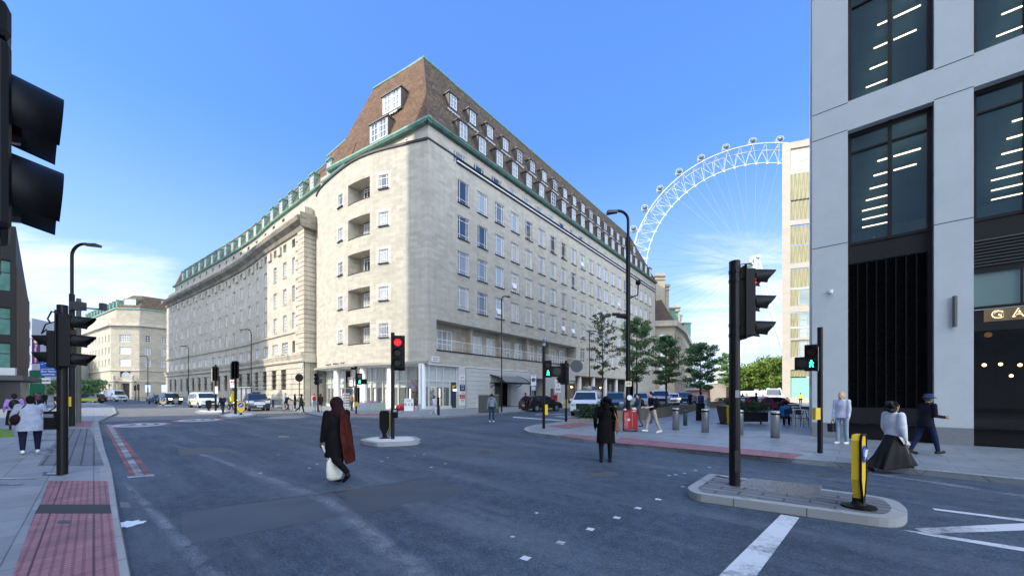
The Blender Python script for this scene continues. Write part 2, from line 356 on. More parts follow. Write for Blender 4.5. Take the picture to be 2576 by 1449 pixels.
def tactile_mat(name, c1, c2):
    m = bpy.data.materials.new(name); m.use_nodes = True; t = m.node_tree; b = t.nodes['Principled BSDF']; nn = t.nodes; ln = t.links
    uv = nn.new('ShaderNodeUVMap')
    br = nn.new('ShaderNodeTexBrick'); br.offset = 0; br.inputs['Scale'].default_value = 1; br.inputs['Brick Width'].default_value = .4; br.inputs['Row Height'].default_value = .4; br.inputs['Mortar Size'].default_value = .006
    br.inputs['Color1'].default_value = c1 + (1,); br.inputs['Color2'].default_value = c2 + (1,); br.inputs['Mortar'].default_value = (.10, .04, .05, 1); ln.new(uv.outputs[0], br.inputs[0])
    bl = nn.new('ShaderNodeTexBrick'); bl.offset = 0; bl.inputs['Scale'].default_value = 1; bl.inputs['Brick Width'].default_value = .0667; bl.inputs['Row Height'].default_value = .0667; bl.inputs['Mortar Size'].default_value = .013; bl.inputs['Mortar Smooth'].default_value = .6
    bl.inputs['Color1'].default_value = (1, 1, 1, 1); bl.inputs['Color2'].default_value = (.93, .93, .93, 1); bl.inputs['Mortar'].default_value = (.62, .58, .60, 1); ln.new(uv.outputs[0], bl.inputs[0])
    mu = nn.new('ShaderNodeMixRGB'); mu.blend_type = 'MULTIPLY'; mu.inputs[0].default_value = 1; ln.new(br.outputs[0], mu.inputs[1]); ln.new(bl.outputs[0], mu.inputs[2])
    n = nn.new('ShaderNodeTexNoise'); n.inputs['Scale'].default_value = 3; n.inputs['Detail'].default_value = 6; ln.new(uv.outputs[0], n.inputs[0])
    r = nn.new('ShaderNodeMapRange'); ln.new(n.outputs[0], r.inputs[0]); r.inputs[1].default_value = .3; r.inputs[2].default_value = .7; r.inputs[3].default_value = .75; r.inputs[4].default_value = 1.3
    v = nn.new('ShaderNodeVectorMath'); v.operation = 'SCALE'; ln.new(mu.outputs[0], v.inputs[0]); ln.new(r.outputs[0], v.inputs['Scale']); ln.new(v.outputs[0], b.inputs['Base Color'])
    b.inputs['Roughness'].default_value = .6
    bn = nn.new('ShaderNodeBump'); bn.invert = True; bn.inputs['Strength'].default_value = .8; bn.inputs['Distance'].default_value = .01; ln.new(bl.outputs['Fac'], bn.inputs['Height']); ln.new(bn.outputs[0], b.inputs['Normal'])
    return m
tact = tactile_mat('red_tactile', (.33, .15, .17), (.28, .13, .15))
KH = .12
mb = MB(); mb.poly([(-1500, -600, 0), (1500, -600, 0), (1500, 2500, 0), (-1500, 2500, 0)]); struct(mb, 'road', asph)
def V2(p): return Vector((p[0], p[1]))
mb = MB(); mb.poly([tuple(G(x, y)[:2]) + (.002,) for x, y in ((236, 1062), (460, 1054), (560, 1048), (700, 1046), (838, 1047), (672, 1017.5), (430, 1013), (200, 1022))]); SUN_STRIP = mb
def rounded(poly, r, seg=5):
    out = []; n = len(poly)
    rr = r if isinstance(r, (list, tuple)) else [r] * n
    for i in range(n):
        a, b, c = V2(poly[i - 1]), V2(poly[i]), V2(poly[(i + 1) % n]); q = rr[i]
        if q <= 0: out.append(b); continue
        d1 = (a - b).normalized(); d2 = (c - b).normalized(); q = min(q, (a - b).length * .45, (c - b).length * .45)
        p0 = b + d1 * q; p2 = b + d2 * q
        for k in range(seg + 1):
            t = k / seg; out.append(p0 * (1 - t) ** 2 + b * 2 * t * (1 - t) + p2 * t * t)
    return out
def inset(poly, d):
    n = len(poly); a = sum(poly[i][0] * poly[(i + 1) % n][1] - poly[(i + 1) % n][0] * poly[i][1] for i in range(n)); sg = 1 if a > 0 else -1; out = []
    for i in range(n):
        p0, p1, p2 = V2(poly[i - 1]), V2(poly[i]), V2(poly[(i + 1) % n])
        e1 = (p1 - p0).normalized(); e2 = (p2 - p1).normalized(); n1_ = Vector((-e1.y, e1.x)) * sg; n2_ = Vector((-e2.y, e2.x)) * sg
        k = (n1_ + n2_); k = k / max(.3, k.dot(n1_)); out.append(p1 + k * d)
    return out
def strip(poly, z, w, name, m, closed=False, h=None):
    """flat or raised band to the inside of an open polyline (left side of travel)"""
    mb = MB(); n = len(poly); pts = [V2(p) for p in poly]; off = []
    for i in range(n):
        e1 = (pts[i] - pts[i - 1]).normalized() if i > 0 else (pts[1] - pts[0]).normalized()
        e2 = (pts[i + 1] - pts[i]).normalized() if i < n - 1 else e1
        k = Vector((-e1.y, e1.x)) + Vector((-e2.y, e2.x)); k = k / max(.3, k.dot(Vector((-e1.y, e1.x)))); off.append(pts[i] + k * w)
    acc = 0
    for i in range(n - 1):
        l = (pts[i + 1] - pts[i]).length; q = [(*pts[i], z), (*pts[i + 1], z), (*off[i + 1], z), (*off[i], z)]
        mb.poly(q, uv=[(acc, 0), (acc + l, 0), (acc + l, w), (acc, w)])
        if h: mb.poly([(*pts[i], z - h), (*pts[i + 1], z - h), (*pts[i + 1], z), (*pts[i], z)], uv=[(acc, -h), (acc + l, -h), (acc + l, 0), (acc, 0)])
        acc += l
    return mb.build(name, m, kind='structure')
def pavement(name, poly, m, kerb_idx, radii=0, kw=.16, uvrot=0):
    """raised pavement; kerb stones run along the vertices kerb_idx[0]..kerb_idx[1]"""
    mb = MB(); mb.prism([tuple(p) for p in poly], 0, KH)
    me = mb.build(name, m, kind='structure')
    if uvrot:
        c, s = math.cos(uvrot), math.sin(uvrot)
        for d in me.data.uv_layers[0].data: u, v = d.uv; d.uv = (u * c + v * s, -u * s + v * c)
    return me
ANG_Y = math.atan2(.676, -.737)     # direction of the main road
wm_ = paint('sun_tinted_asphalt', (.17, .17, .16), .42, .62, (.10, .105, .11), 9); o = SUN_STRIP.build('road_painted_sunlight', wm_, kind='structure')  # sunlit strip of road, its brightness put into a paler asphalt colour
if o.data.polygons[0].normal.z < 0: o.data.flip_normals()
# left pavement (camera stands beside it)
kl = [(9, -8.2), (0, .2)] + [tuple(G(*p, KH)[:2]) for p in ((330, 1449), (300, 1300), (281, 1180), (264, 1130), (247, 1060))] + [(-34, 33), (-54, 52), (-95, 86)]
left_poly = kl + [(-130, 80), (-60, 5), (-30, -30)]
pavement('pavement_left', left_poly, slab, None, uvrot=ANG_Y)
strip(kl, KH + .002, .17, 'kerb', kerbm, h=None)
# setts zone behind the kerb and tactile crossings
def gpoly(name, pts, m, z=KH + .006, rot=0, lift=0):
    mb = MB(); mb.poly([tuple(G(x, y, z)[:2]) + (z + lift,) for x, y in pts]); o = mb.build(name, m, kind='structure')
    n = o.data.polygons[0].normal
    if n.z < 0: o.data.flip_normals()
    if rot:
        c, s = math.cos(rot), math.sin(rot)
        for d in o.data.uv_layers[0].data: u, v = d.uv; d.uv = (u * c + v * s, -u * s + v * c)
    return o
gpoly('pavement_setts', [(165, 1078), (228, 1078), (262, 1170), (95, 1170), (130, 1120)], setts, rot=ANG_Y)
gpoly('tactile_paving', [(121, 1209), (271, 1209), (277, 1268), (101, 1268)], tact, rot=ANG_Y)
gpoly('tactile_paving_strip', [(100, 1268), (277, 1268), (281, 1291), (87, 1291)], mat('tar_patch', (.035, .038, .04), .8))
gpoly('tactile_paving', [(87, 1291), (281, 1291), (303, 1460), (26, 1460)], tact, rot=ANG_Y)
gpoly('tactile_paving', [(188, 1058), (236, 1058), (230, 1074), (188, 1074)], tact, rot=ANG_Y)
gpoly('pavement_cover', [(150, 1308), (182, 1308), (176, 1316), (142, 1316)], darkgrey, z=KH + .008)
for (x0, x1, y, hgt) in ((0, 92, 1201, 3), (0, 60, 1215, 4), (118, 150, 1127, 4), (70, 145, 1140, 3), (60, 150, 1105, 3), (55, 148, 1090, 2.5), (50, 140, 1068, 3), (120, 152, 1188, 4), (52, 140, 1052, 3)):
    gpoly('crossing_stripe', [(x0, y), (x1, y), (x1 - 3, y + hgt), (max(0, x0 - 3), y + hgt)], wpaint_f, z=KH + .009)
gpoly('pavement_cover', [(110, 1186), (160, 1186), (158, 1195), (105, 1195)], darkgrey, z=KH + .008)

# main building pavement
kb_main = [(-86, 91), (-56, 70)] + [tuple(G(*p, KH)[:2]) for p in ((672, 1018), (735, 1029), (775, 1039), (812, 1046), (900, 1047.5), (1000, 1048), (1100, 1047.5), (1150, 1044.5), (1227, 1040), (1364, 1030))]
e = V2(kb_main[-1]); dR = V2((.6147, .7888)); dL = V2((-.850, .5265)); nR = V2((-.7888, .6147))
kb_main += [tuple(e + dR * 60), tuple(e + dR * 110)]
main_poly = kb_main + [tuple(e + dR * 110 + nR * 20), (-60, 130), (-110, 110)]
pavement('pavement_main', main_poly, slab, None, uvrot=math.atan2(.7888, .6147))
strip(kb_main, KH + .002, .2, 'kerb', kerbm)
gpoly('tactile_paving', [(860, 1040), (985, 1040), (985, 1046), (830, 1045)], tact, z=KH + .006, rot=.3)

# plaza
kp_ = [G(*p, KH)[:2] for p in ((1345, 1068), (1322, 1074), (1317, 1080), (1330, 1086), (1400, 1095), (1470, 1104), (1600, 1118), (1750, 1130), (2000, 1153), (2200, 1169), (2576, 1206))]
kp = [tuple(V2(kp_[0]) + dR * 90)] + [tuple(V2(kp_[0]) + dR * 8)] + [tuple(q) for q in kp_] + [(14.5, 3.9), (30, -11)]
plaza_poly = kp + [(60, 0), (110, 90)]
pavement('plaza_paving', plaza_poly, slab_r, None, uvrot=ANG_Y)
strip(kp, KH + .002, .18, 'kerb', kerbm)
gpoly('tactile_paving', [(1545, 1113), (1750, 1131), (1990, 1153), (2022, 1143), (1940, 1134), (1700, 1113), (1560, 1099)], tact, z=KH + .006, rot=ANG_Y)
gpoly('tactile_paving', [(1440, 1091), (1546, 1103), (1540, 1111), (1395, 1094)], tact, z=KH + .006, rot=ANG_Y)
gpoly('tactile_paving', [(1375, 1072), (1460, 1062), (1500, 1068), (1430, 1078)], tact, z=KH + .006, rot=ANG_Y)
# far bank pavement beyond the road on the left
pavement('pavement_far', [(-160, 96), (-118, 96), (-100, 104), (-92, 118), (-100, 150), (-190, 190)], slab, None)

# islands
def island(name, top, kerbw=.18, m=setts, label=None, z=.13):
    mb = MB(); mb.prism(top, 0, z); o = mb.build(name, kerbm, kind='structure')
    mb = MB(); mb.poly([(p[0], p[1], z + .004) for p in inset(top, kerbw)]); q = mb.build(name + '_paving', m, kind='structure')
    if q.data.polygons[0].normal.z < 0: q.data.flip_normals()
    c, s = math.cos(ANG_Y), math.sin(ANG_Y)
    for d in q.data.uv_layers[0].data: u, v = d.uv; d.uv = (u * c + v * s, -u * s + v * c)
island('traffic_island', rounded([tuple(G(x, y, .13)[:2]) for x, y in ((1727, 1226), (1785, 1190), (2250, 1253), (2290, 1285), (2262, 1308), (1745, 1240))][::-1], [.25, .12, .3, .3, .3, .3][::-1]), .16)
island('traffic_island', rounded([tuple(G(x, y, .13)[:2]) for x, y in ((900, 1106), (935, 1098), (1040, 1096), (1060, 1104), (1050, 1110), (950, 1115))][::-1], .35), .2, palestone)
island('traffic_island', rounded([tuple(G(x, y, .13)[:2]) for x, y in ((550, 1046), (566, 1040), (640, 1038), (648, 1041), (640, 1044), (570, 1049))][::-1], .6), .25, palestone)
island('traffic_island', rounded([tuple(G(x, y, .13)[:2]) for x, y in ((489, 1034), (500, 1031), (570, 1031), (577, 1034), (562, 1037), (505, 1037))][::-1], .6), .25, palestone)
island('traffic_island', rounded([tuple(G(x, y, .13)[:2]) for x, y in ((396, 1018), (440, 1017), (440, 1020), (396, 1021))][::-1], .6), .25, palestone)
# iron cover on the near island
def cover(name, pts, z, m=None):
    mb = MB(); c = [G(x, y, z) for x, y in pts]; mb.poly([(q.x, q.y, z) for q in c]); o = mb.build(name, m or mat('cast_iron', (.06, .062, .065), .38, metal=.6), kind='structure')
    if o.data.polygons[0].normal.z < 0: o.data.flip_normals()
    return o
def iron_cover():
    m = bpy.data.materials.new('cast_iron_pattern'); m.use_nodes = True; t = m.node_tree; b = t.nodes['Principled BSDF']
    v = t.nodes.new('ShaderNodeTexVoronoi'); v.inputs['Scale'].default_value = 26; tcn = t.nodes.new('ShaderNodeTexCoord'); t.links.new(tcn.outputs['Object'], v.inputs['Vector'])
    r = t.nodes.new('ShaderNodeMapRange'); t.links.new(v.outputs['Distance'], r.inputs[0]); r.inputs[2].default_value = .5; r.inputs[3].default_value = 1; r.inputs[4].default_value = 0
    bn = t.nodes.new('ShaderNodeBump'); bn.inputs['Strength'].default_value = 1; bn.inputs['Distance'].default_value = .012; t.links.new(r.outputs[0], bn.inputs['Height']); t.links.new(bn.outputs[0], b.inputs['Normal'])
    b.inputs['Base Color'].default_value = (.12, .12, .125, 1); b.inputs['Metallic'].default_value = .5; b.inputs['Roughness'].default_value = .35; return m
cover('iron_cover', [(1836, 1222), (1890, 1202), (2070, 1221), (2050, 1254)], .138, iron_cover())
cover('manhole_cover', [(1475, 1189), (1545, 1186), (1560, 1196), (1490, 1199)], .004, mat('worn_plate', (.075, .08, .085), .7))
cover('road_cover', [(446, 1128), (560, 1125), (575, 1136), (455, 1146)], .004, mat('worn_plate', (.075, .08, .085), .7))

# painted markings
def marking(pts, m=wpaint, z=.005, name='road_marking'):
    mb = MB(); mb.poly([tuple(G(x, y, 0)[:2]) + (z,) for x, y in pts], uv=[(0, 0), (1, 0), (1, 1), (0, 1)] if m is STREAK else None); o = mb.build(name, m, kind='structure')
    if o.data.polygons[0].normal.z < 0: o.data.flip_normals()
    return o
marking([(1755, 1500), (1965, 1294), (2011, 1302), (1865, 1500)])
marking([(2345, 1278), (2640, 1314), (2640, 1320), (2352, 1283)])
marking([(2300, 1329), (2576, 1316), (2720, 1309), (2720, 1322), (2576, 1334), (2335, 1343)])
marking([(2270, 1333), (2330, 1340), (2700, 1397), (2700, 1408), (2330, 1346)])
marking([(2295, 1180), (2400, 1193), (2402, 1198), (2288, 1184)])
marking([(1292, 1048), (1430, 1057.5), (1430, 1059.5), (1290, 1050)])
marking([(1345, 1042), (1440, 1039), (1440, 1041), (1350, 1044)], wpaint_f)
marking([(1390, 1047), (1470, 1042), (1490, 1044), (1420, 1051)], wpaint_f)
for (x, y, s) in ((1322, 1404, 1), (1410, 1365, 1), (1485, 1331, 1), (1552, 1302, 1), (1605, 1278, 1), (1656, 1256, 1), (1717, 1224, .6), (1745, 1242, .45),
                  (1683, 1196, .6), (1700, 1194, .6), (1722, 1190, .6), (1750, 1183, .6), (1785, 1175, .6), (1085, 1175, .6), (1120, 1166, .5),
                  (655, 1190, .6), (778, 1177, .6), (798, 1167, .6), (880, 1159, .6), (975, 1151, .6), (1067, 1142, .6), (700, 1144, .5), (960, 1160, .5), (1043, 1146, .5), (1350, 1290, .4), (1290, 1350, .4)):
    c = G(x, y); a = .038 * s + .010; mb = MB(); mb.M = Matrix.Translation((c.x, c.y, .005)) @ Matrix.Rotation(ANG_Y + .15, 4, 'Z')
    mb.poly([(-a, -a, 0), (a, -a, 0), (a, a, 0), (-a, a, 0)]); mb.build('crossing_stud', wpaint, kind='structure')
# red route lines with a pale band between, and the tar repair
marking([(260, 1068), (267, 1068), (340, 1196), (327, 1196)], rpaint)
marking([(278, 1068), (284, 1068), (384, 1194), (366, 1195)], rpaint, z=.006)
marking([(268, 1068), (280, 1068), (362, 1195), (341, 1196)], wpaint_f, z=.007)
marking([(318, 1199), (386, 1193), (390, 1197), (322, 1203)], wpaint_f, z=.008)
# pale rounded spot in the gutter
mb = MB(); c = G(325, 1318); rr_ = random.Random(3); pts = []
for k in range(26):
    a = 2 * math.pi * k / 26; q = .16 + rr_.uniform(-.045, .03); pts.append((c.x + math.cos(a) * q * 1.1, c.y + math.sin(a) * q, .006))
mb.poly(pts); mb.build('pale_gutter_spot', mat('gutter_spot_white', (.62, .66, .72), .3), kind='structure')
# gully grating, hydrant lids and small iron covers
cover('gully_grating', [(300, 1262), (322, 1262), (330, 1276), (304, 1276)], .004)
cover('iron_lid', [(1205, 1134), (1228, 1134), (1231, 1140), (1207, 1140)], .004); cover('iron_lid', [(2052, 1192), (2090, 1194), (2095, 1200), (2056, 1198)], .004); cover('iron_lid', [(700, 1096), (724, 1096), (728, 1100), (702, 1100)], .004)
# repaired patches in the carriageway
for k, (pts, m) in enumerate((([(835, 1238), (1090, 1200), (1180, 1236), (900, 1290)], (.050, .063, .084)), ([(455, 1287), (835, 1238), (900, 1290), (460, 1370)], (.060, .074, .098)), ([(1120, 1125), (1330, 1128), (1360, 1150), (1110, 1146)], (.060, .076, .10)))):
    marking(pts, paint('patch%d' % k, m, .45, .75, tuple(v * .6 for v in m), 40), .0015, 'road_patch')
for k, (x0, y0, x1, y1, w0, w1) in enumerate(((430, 1120, 800, 1262, 26, 70), (800, 1262, 1000, 1449, 60, 130), (300, 1215, 500, 1460, 30, 90), (1600, 1120, 2050, 1172, 30, 44), (2050, 1172, 2576, 1250, 40, 40))):
    marking([(x0, y0), (x0 + w0, y0 - 1), (x1 + w1, y1 - 2), (x1, y1 + 2)], STREAK, .0025, 'worn_streak')
# tar joints
for pts in ([(835, 1238), (1090, 1200), (1092, 1201), (836, 1240)], [(455, 1286), (840, 1236), (872, 1258), (870, 1259), (838, 1238), (455, 1288)], [(445, 1128), (490, 1120), (570, 1122), (610, 1135), (608, 1136), (568, 1124), (492, 1122), (446, 1130)]):
    marking(pts, tarseal, .003, 'tar_joint')
# 20 roundels
def roundel(x, y, rad, rz, fresh):
    c = G(x, y)
    for k, (q, z, m) in enumerate(((1, .004, paint('rr%d' % x, (.40, .16, .16) if fresh else (.2, .17, .18), .45, .7)), (.84, .008, paint('rw%d' % x, (.46, .48, .50) if fresh else (.22, .24, .25), .5, .75)))):
        mb = MB(); mb.ring((0, 0, 0), (0, 0, 1), rad * q, 32); mb.face(list(range(32))); o = mb.build('speed_roundel', m, kind='structure'); o.location = (c.x, c.y, z); o.scale = (1, 1.5, 1); o.rotation_euler = (0, 0, rz)
    if fresh: t = text('20', rad * 1.25, tarseal, None, (c.x, c.y, .0125), (0, 0, rz), 'roundel_number', ext=.0005, off=.02); t.scale = (1, 1.5, 1); t['kind'] = 'structure'
roundel(352, 1068.5, 1.35, .77, True); roundel(502, 1056.5, 1.35, .68, True); roundel(722, 1049.5, 1.4, .53, False)
# distant red kerb line in front of the right pavement
marking([(2020, 1160), (2576, 1214), (2576, 1220), (2020, 1163)], rpaint)
marking([(1130, 1050), (1225, 1044.5), (1225, 1045.6), (1130, 1051)], rpaint)
# river bed / green bank far off
mb = MB(); mb.prism([(95, 150), (400, 120), (400, 230), (60, 260)], 0, .3); struct(mb, 'riverside_lawn', mat('lawn', (.07, .12, .03), .9, var=.3))
# grass verge at the left edge
mb = MB(); q = [G(x, y, KH) for x, y in ((-60, 1104), (35, 1098), (28, 1082), (-60, 1080))]; mb.prism([(v.x, v.y) for v in q], KH, KH + .05); mb.build('grass', mat('verge', (.12, .22, .02), .9, var=.4, vscale=12, bump=.5), label='bright green grass verge beside left pavement', cat='grass', kind='stuff')
# ------------------------------------------------------------------ facades
def facade(mb, curve, u0, u1, z0, z1, openings, reveal=.2, mi=0, mr=0, ustep=None, zbase=0, back=None):
    us = {u0, u1}; zs = {z0, z1}
    for o in openings: us.update(o[:2]); zs.update(o[2:4])
    if ustep:
        k = int((u1 - u0) / ustep); us.update(u0 + (u1 - u0) * i / k for i in range(1, k))
    us = sorted(u for u in us if u0 <= u <= u1); zs = sorted(z for z in zs if z0 <= z <= z1)
    def pt(u, z, d=0): p, n = curve(u); return (p.x - n.x * d, p.y - n.y * d, z)
    for j in range(len(zs) - 1):
        a, b = zs[j], zs[j + 1]
        if b - a < 1e-6: continue
        for i in range(len(us) - 1):
            c, d = us[i], us[i + 1]
            if d - c < 1e-6: continue
            um, zm = (c + d) / 2, (a + b) / 2
            if any(o[0] < um < o[1] and o[2] < zm < o[3] for o in openings): continue
            mb.poly([pt(c, a), pt(d, a), pt(d, b), pt(c, b)], mi, [(c, a), (d, a), (d, b), (c, b)])
    for o in openings:
        if reveal <= 0: continue
        rv = o[4] if len(o) > 4 else reveal; a, b, c, d = o[:4]; st = [a] + [u for u in us if a < u < b] + [b]
        mb.poly([pt(a, c), pt(a, c, rv), pt(a, d, rv), pt(a, d)], mr, [(0, c), (rv, c), (rv, d), (0, d)])
        mb.poly([pt(b, c, rv), pt(b, c), pt(b, d), pt(b, d, rv)], mr, [(0, c), (rv, c), (rv, d), (0, d)])
        for s, t in zip(st, st[1:]):
            mb.poly([pt(s, c, rv), pt(t, c, rv), pt(t, c), pt(s, c)][::-1], mr, [(s, 0), (t, 0), (t, rv), (s, rv)][::-1])
            mb.poly([pt(s, d, rv), pt(t, d, rv), pt(t, d), pt(s, d)], mr, [(s, 0), (t, 0), (t, rv), (s, rv)])
    return mb
def line_curve(p, d, flip=1):
    p = V2(p); d = V2(d).normalized(); n = Vector((d.y, -d.x)) * flip
    return lambda u: (p + d * u, n)
def poly_curve(pts, flip=1, samples=200):
    """Catmull-Rom through pts -> arc-length curve with outward normal on the right of travel (flip=1)"""
    P_ = [V2(p) for p in pts]; P_ = [P_[0] * 2 - P_[1]] + P_ + [P_[-1] * 2 - P_[-2]]; S = []
    for i in range(1, len(P_) - 2):
        for k in range(samples // (len(P_) - 3)):
            t = k / (samples // (len(P_) - 3)); a, b, c, d = P_[i - 1:i + 3]
            S.append(.5 * ((2 * b) + (c - a) * t + (2 * a - 5 * b + 4 * c - d) * t * t + (3 * b - a - 3 * c + d) * t ** 3))
    S.append(P_[-2]); A = [0]
    for i in range(1, len(S)): A.append(A[-1] + (S[i] - S[i - 1]).length)
    def f(u):
        if u <= 0: d = (S[1] - S[0]).normalized(); return S[0] + d * u, Vector((d.y, -d.x)) * flip
        if u >= A[-1]: d = (S[-1] - S[-2]).normalized(); return S[-1] + d * (u - A[-1]), Vector((d.y, -d.x)) * flip
        import bisect
        i = bisect.bisect_right(A, u) - 1; i = min(i, len(S) - 2); t = (u - A[i]) / max(1e-9, A[i + 1] - A[i])
        d = (S[min(i + 2, len(S) - 1)] - S[max(i - 1, 0)]).normalized()
        return S[i].lerp(S[i + 1], t), Vector((d.y, -d.x)) * flip
    return f, A[-1]
def sweep(mb, curve, u0, u1, prof, m=0, ustep=3., closed=True, cap=True):
    """profile (outward offset, z) swept along a curve"""
    k = max(1, int(abs(u1 - u0) / ustep)); prev = None; n = len(prof)
    for i in range(k + 1):
        u = u0 + (u1 - u0) * i / k; p, nn_ = curve(u); rg = [mb.V((p.x + nn_.x * o, p.y + nn_.y * o, z)) for o, z in prof]
        if prev:
            for j in range(n if closed else n - 1): q = (j + 1) % n; mb.face([prev[j], rg[j], rg[q], prev[q]], m, [(u - (u1 - u0) / k, j * .3), (u, j * .3), (u, j * .3 + .3), (u - (u1 - u0) / k, j * .3 + .3)])
        elif cap and closed: mb.face(rg, m)
        prev = rg
    if cap and closed: mb.face(prev[::-1], m)
    return mb
def place(curve, u, z, out=0): p, n = curve(u); return (p.x + n.x * out, p.y + n.y * out, z), math.atan2(n.y, n.x) + math.pi / 2   # local -y faces outward
def wmesh(w, h, vb, hb, fw=.06, d=.05):
    """frame mesh and pane mesh of a window; origin bottom centre, -y outward"""
    f = MB()
    f.box(-w / 2, w / 2, -d, d, 0, fw); f.box(-w / 2, w / 2, -d, d, h - fw, h); f.box(-w / 2, -w / 2 + fw, -d, d, fw, h - fw); f.box(w / 2 - fw, w / 2, -d, d, fw, h - fw)
    for x in vb: f.box((x - .5) * w - fw * .4, (x - .5) * w + fw * .4, -d * .8, d * .8, fw, h - fw)
    for z in hb: f.box(-w / 2 + fw, w / 2 - fw, -d * .7, d * .7, z * h - fw * .35, z * h + fw * .35)
    g = MB(); g.poly([(-w / 2, .012, 0), (w / 2, .012, 0), (w / 2, .012, h), (-w / 2, .012, h)])
    return f, g
class Win:
    def __init__(s, w, h, vb, hb, fw=.06, fm=None, gm=None, sill=None, d=.05):
        f, g = wmesh(w, h, vb, hb, fw, d); s.f = f.mesh('frame', fm or whitef); s.g = g.mesh('pane', gm or glass); s.s = None
        if sill: b = MB(); b.box(-w / 2 - .06, w / 2 + .06, -.26, .0, -.08, 0); s.s = b.mesh('sill', sill)
    def put(s, parent, loc, rz, name='window'):
        o = inst(name, s.g, parent, loc, rz); inst('frame', s.f, o)
        if s.s: inst('sill', s.s, o)
        return o
def stuff_windows(parent, name, w, places, mats):
    """many far windows as one mesh part"""
    mb = MB()
    for loc, rz in places:
        T = Matrix.Translation(loc) @ Matrix.Rotation(rz, 4, 'Z')
        for me, mi in ((w.g, 0), (w.f, 1)):
            base = len(mb.v); mb.v += [T @ v.co for v in me.vertices]
            for p in me.polygons: mb.face([base + i for i in p.vertices], mi)
    o = mb.build(name, mats, parent); o['kind'] = 'stuff'; return o

# ------------------------------------------------------------------ the corner building
Cn = V2((-8.53, 39.0))
A0 = thing('hotel_building', 'big pale stone corner building with curved end, brown tiled mansard roof and street shops', 'building')
def rel(mb, name, m, parent=None, **k): return mb.build(name, m, parent or A0, **k)
LR = 72.0
cR = line_curve(Cn, dR)                                  # right-hand street face
cL_, LL = poly_curve([(-8.53, 39.0), (-11.1, 39.85), (-15.2, 41.35), (-18.8, 43.6), (-24.1, 48.4), (-26.7, 52.0)], flip=-1)
cols = [5.04 + 3.165 * k for k in range(21)]; colsR = [c for c in cols if c < LR - 1]
rows = [22.9, 18.95, 15.0, 11.1]
op = [(c - .87, c + .87, r, r + 2.55) for c in colsR for r in rows]
op5 = [(c - .8, c + .8, 7.1, 9.5) for c in colsR if c > 33]
att = [(c - .95, c + .95, 27.0, 28.35) for c in [x - .6 for x in colsR] if c > 2]
mb = MB(); facade(mb, cR, 0, LR, 4.8, 29.12, op + op5 + att + [(1.1, 31.2, 6.35, 9.45, 1.6)], .22)
# far end wall and back
endp = Cn + dR * LR; bk = endp + nR * 16
mb.poly([(endp.x, endp.y, 0), (bk.x, bk.y, 0), (bk.x, bk.y, 29), (endp.x, endp.y, 29)])
rel(mb, 'street_wall', portland)
# left curved wall
sR = []  # find arc positions from the photo's columns
def u_at(curve, x, lo, hi):
    for _ in range(60):
        mid = (lo + hi) / 2; p, n = curve(mid)
        if CX + F * p.x / p.y > x: lo = mid
        else: hi = mid
    return (lo + hi) / 2
ur0, ur1 = u_at(cL_, 977, 0, LL), u_at(cL_, 953, 0, LL); ub0, ub1 = u_at(cL_, 930.4, 0, LL), u_at(cL_, 875.5, 0, LL); us0, us1 = u_at(cL_, 862.4, 0, LL), u_at(cL_, 850.6, 0, LL)
rowsL = [23.0, 19.05, 15.1, 11.15, 7.25]
opL = []
for r in rowsL: opL += [(ub0, ub1, r, r + 2.2, 1.5), (ur0, ur1, r + .5, r + 1.95), (us0, us1, r + .35, r + 1.85)]
mb = MB(); facade(mb, cL_, 0, LL, 5.0, 27.6, opL, .2, ustep=.5)
rel(mb, 'curved_wall', portland)
# attic wall standing back behind the curve, along the straight eave
eaveL = line_curve(Cn, dL, -1); EL = 16.6
mb = MB(); facade(mb, eaveL, 0, EL + 2, 26.5, 29.12, [], 0); rel(mb, 'attic_wall', portland)
# copings and ledges
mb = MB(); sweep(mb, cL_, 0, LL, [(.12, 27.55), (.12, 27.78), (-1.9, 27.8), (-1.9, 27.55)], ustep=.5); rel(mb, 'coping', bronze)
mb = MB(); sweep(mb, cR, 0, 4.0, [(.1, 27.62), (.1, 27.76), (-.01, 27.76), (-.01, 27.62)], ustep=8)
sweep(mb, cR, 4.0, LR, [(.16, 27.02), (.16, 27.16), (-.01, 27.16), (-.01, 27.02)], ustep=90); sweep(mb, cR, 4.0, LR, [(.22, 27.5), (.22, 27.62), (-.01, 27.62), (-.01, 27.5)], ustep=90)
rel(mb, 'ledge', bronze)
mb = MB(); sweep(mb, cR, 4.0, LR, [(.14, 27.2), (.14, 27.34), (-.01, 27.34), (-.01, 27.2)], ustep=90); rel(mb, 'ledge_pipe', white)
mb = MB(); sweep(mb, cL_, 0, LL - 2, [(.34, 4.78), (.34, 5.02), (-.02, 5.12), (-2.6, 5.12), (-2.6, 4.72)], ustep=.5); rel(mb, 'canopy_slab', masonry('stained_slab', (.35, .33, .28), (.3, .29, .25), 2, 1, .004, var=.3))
mb = MB(); q = [Cn, Cn + dR * 5.3, Cn + dR * 5.3 + nR * 2.6]
k_ = [cL_(u)[0] for u in [LL * i / 14 for i in range(13)]]; mb.prism([tuple(p) for p in k_[::-1]] + [tuple(Cn + dR * 31), tuple(Cn + dR * 31 + nR * 3), (-20, 52)], 4.72, 4.80, bottom=True); rel(mb, 'soffit', white)
# lamps under the eave
for i in range(6):
    p, n = eaveL(2.6 + i * 2.2); mb = MB(); mb.ball((p.x + n.x * .5, p.y + n.y * .5, 28.2), .11); rel(mb, 'eave_lamp', white)
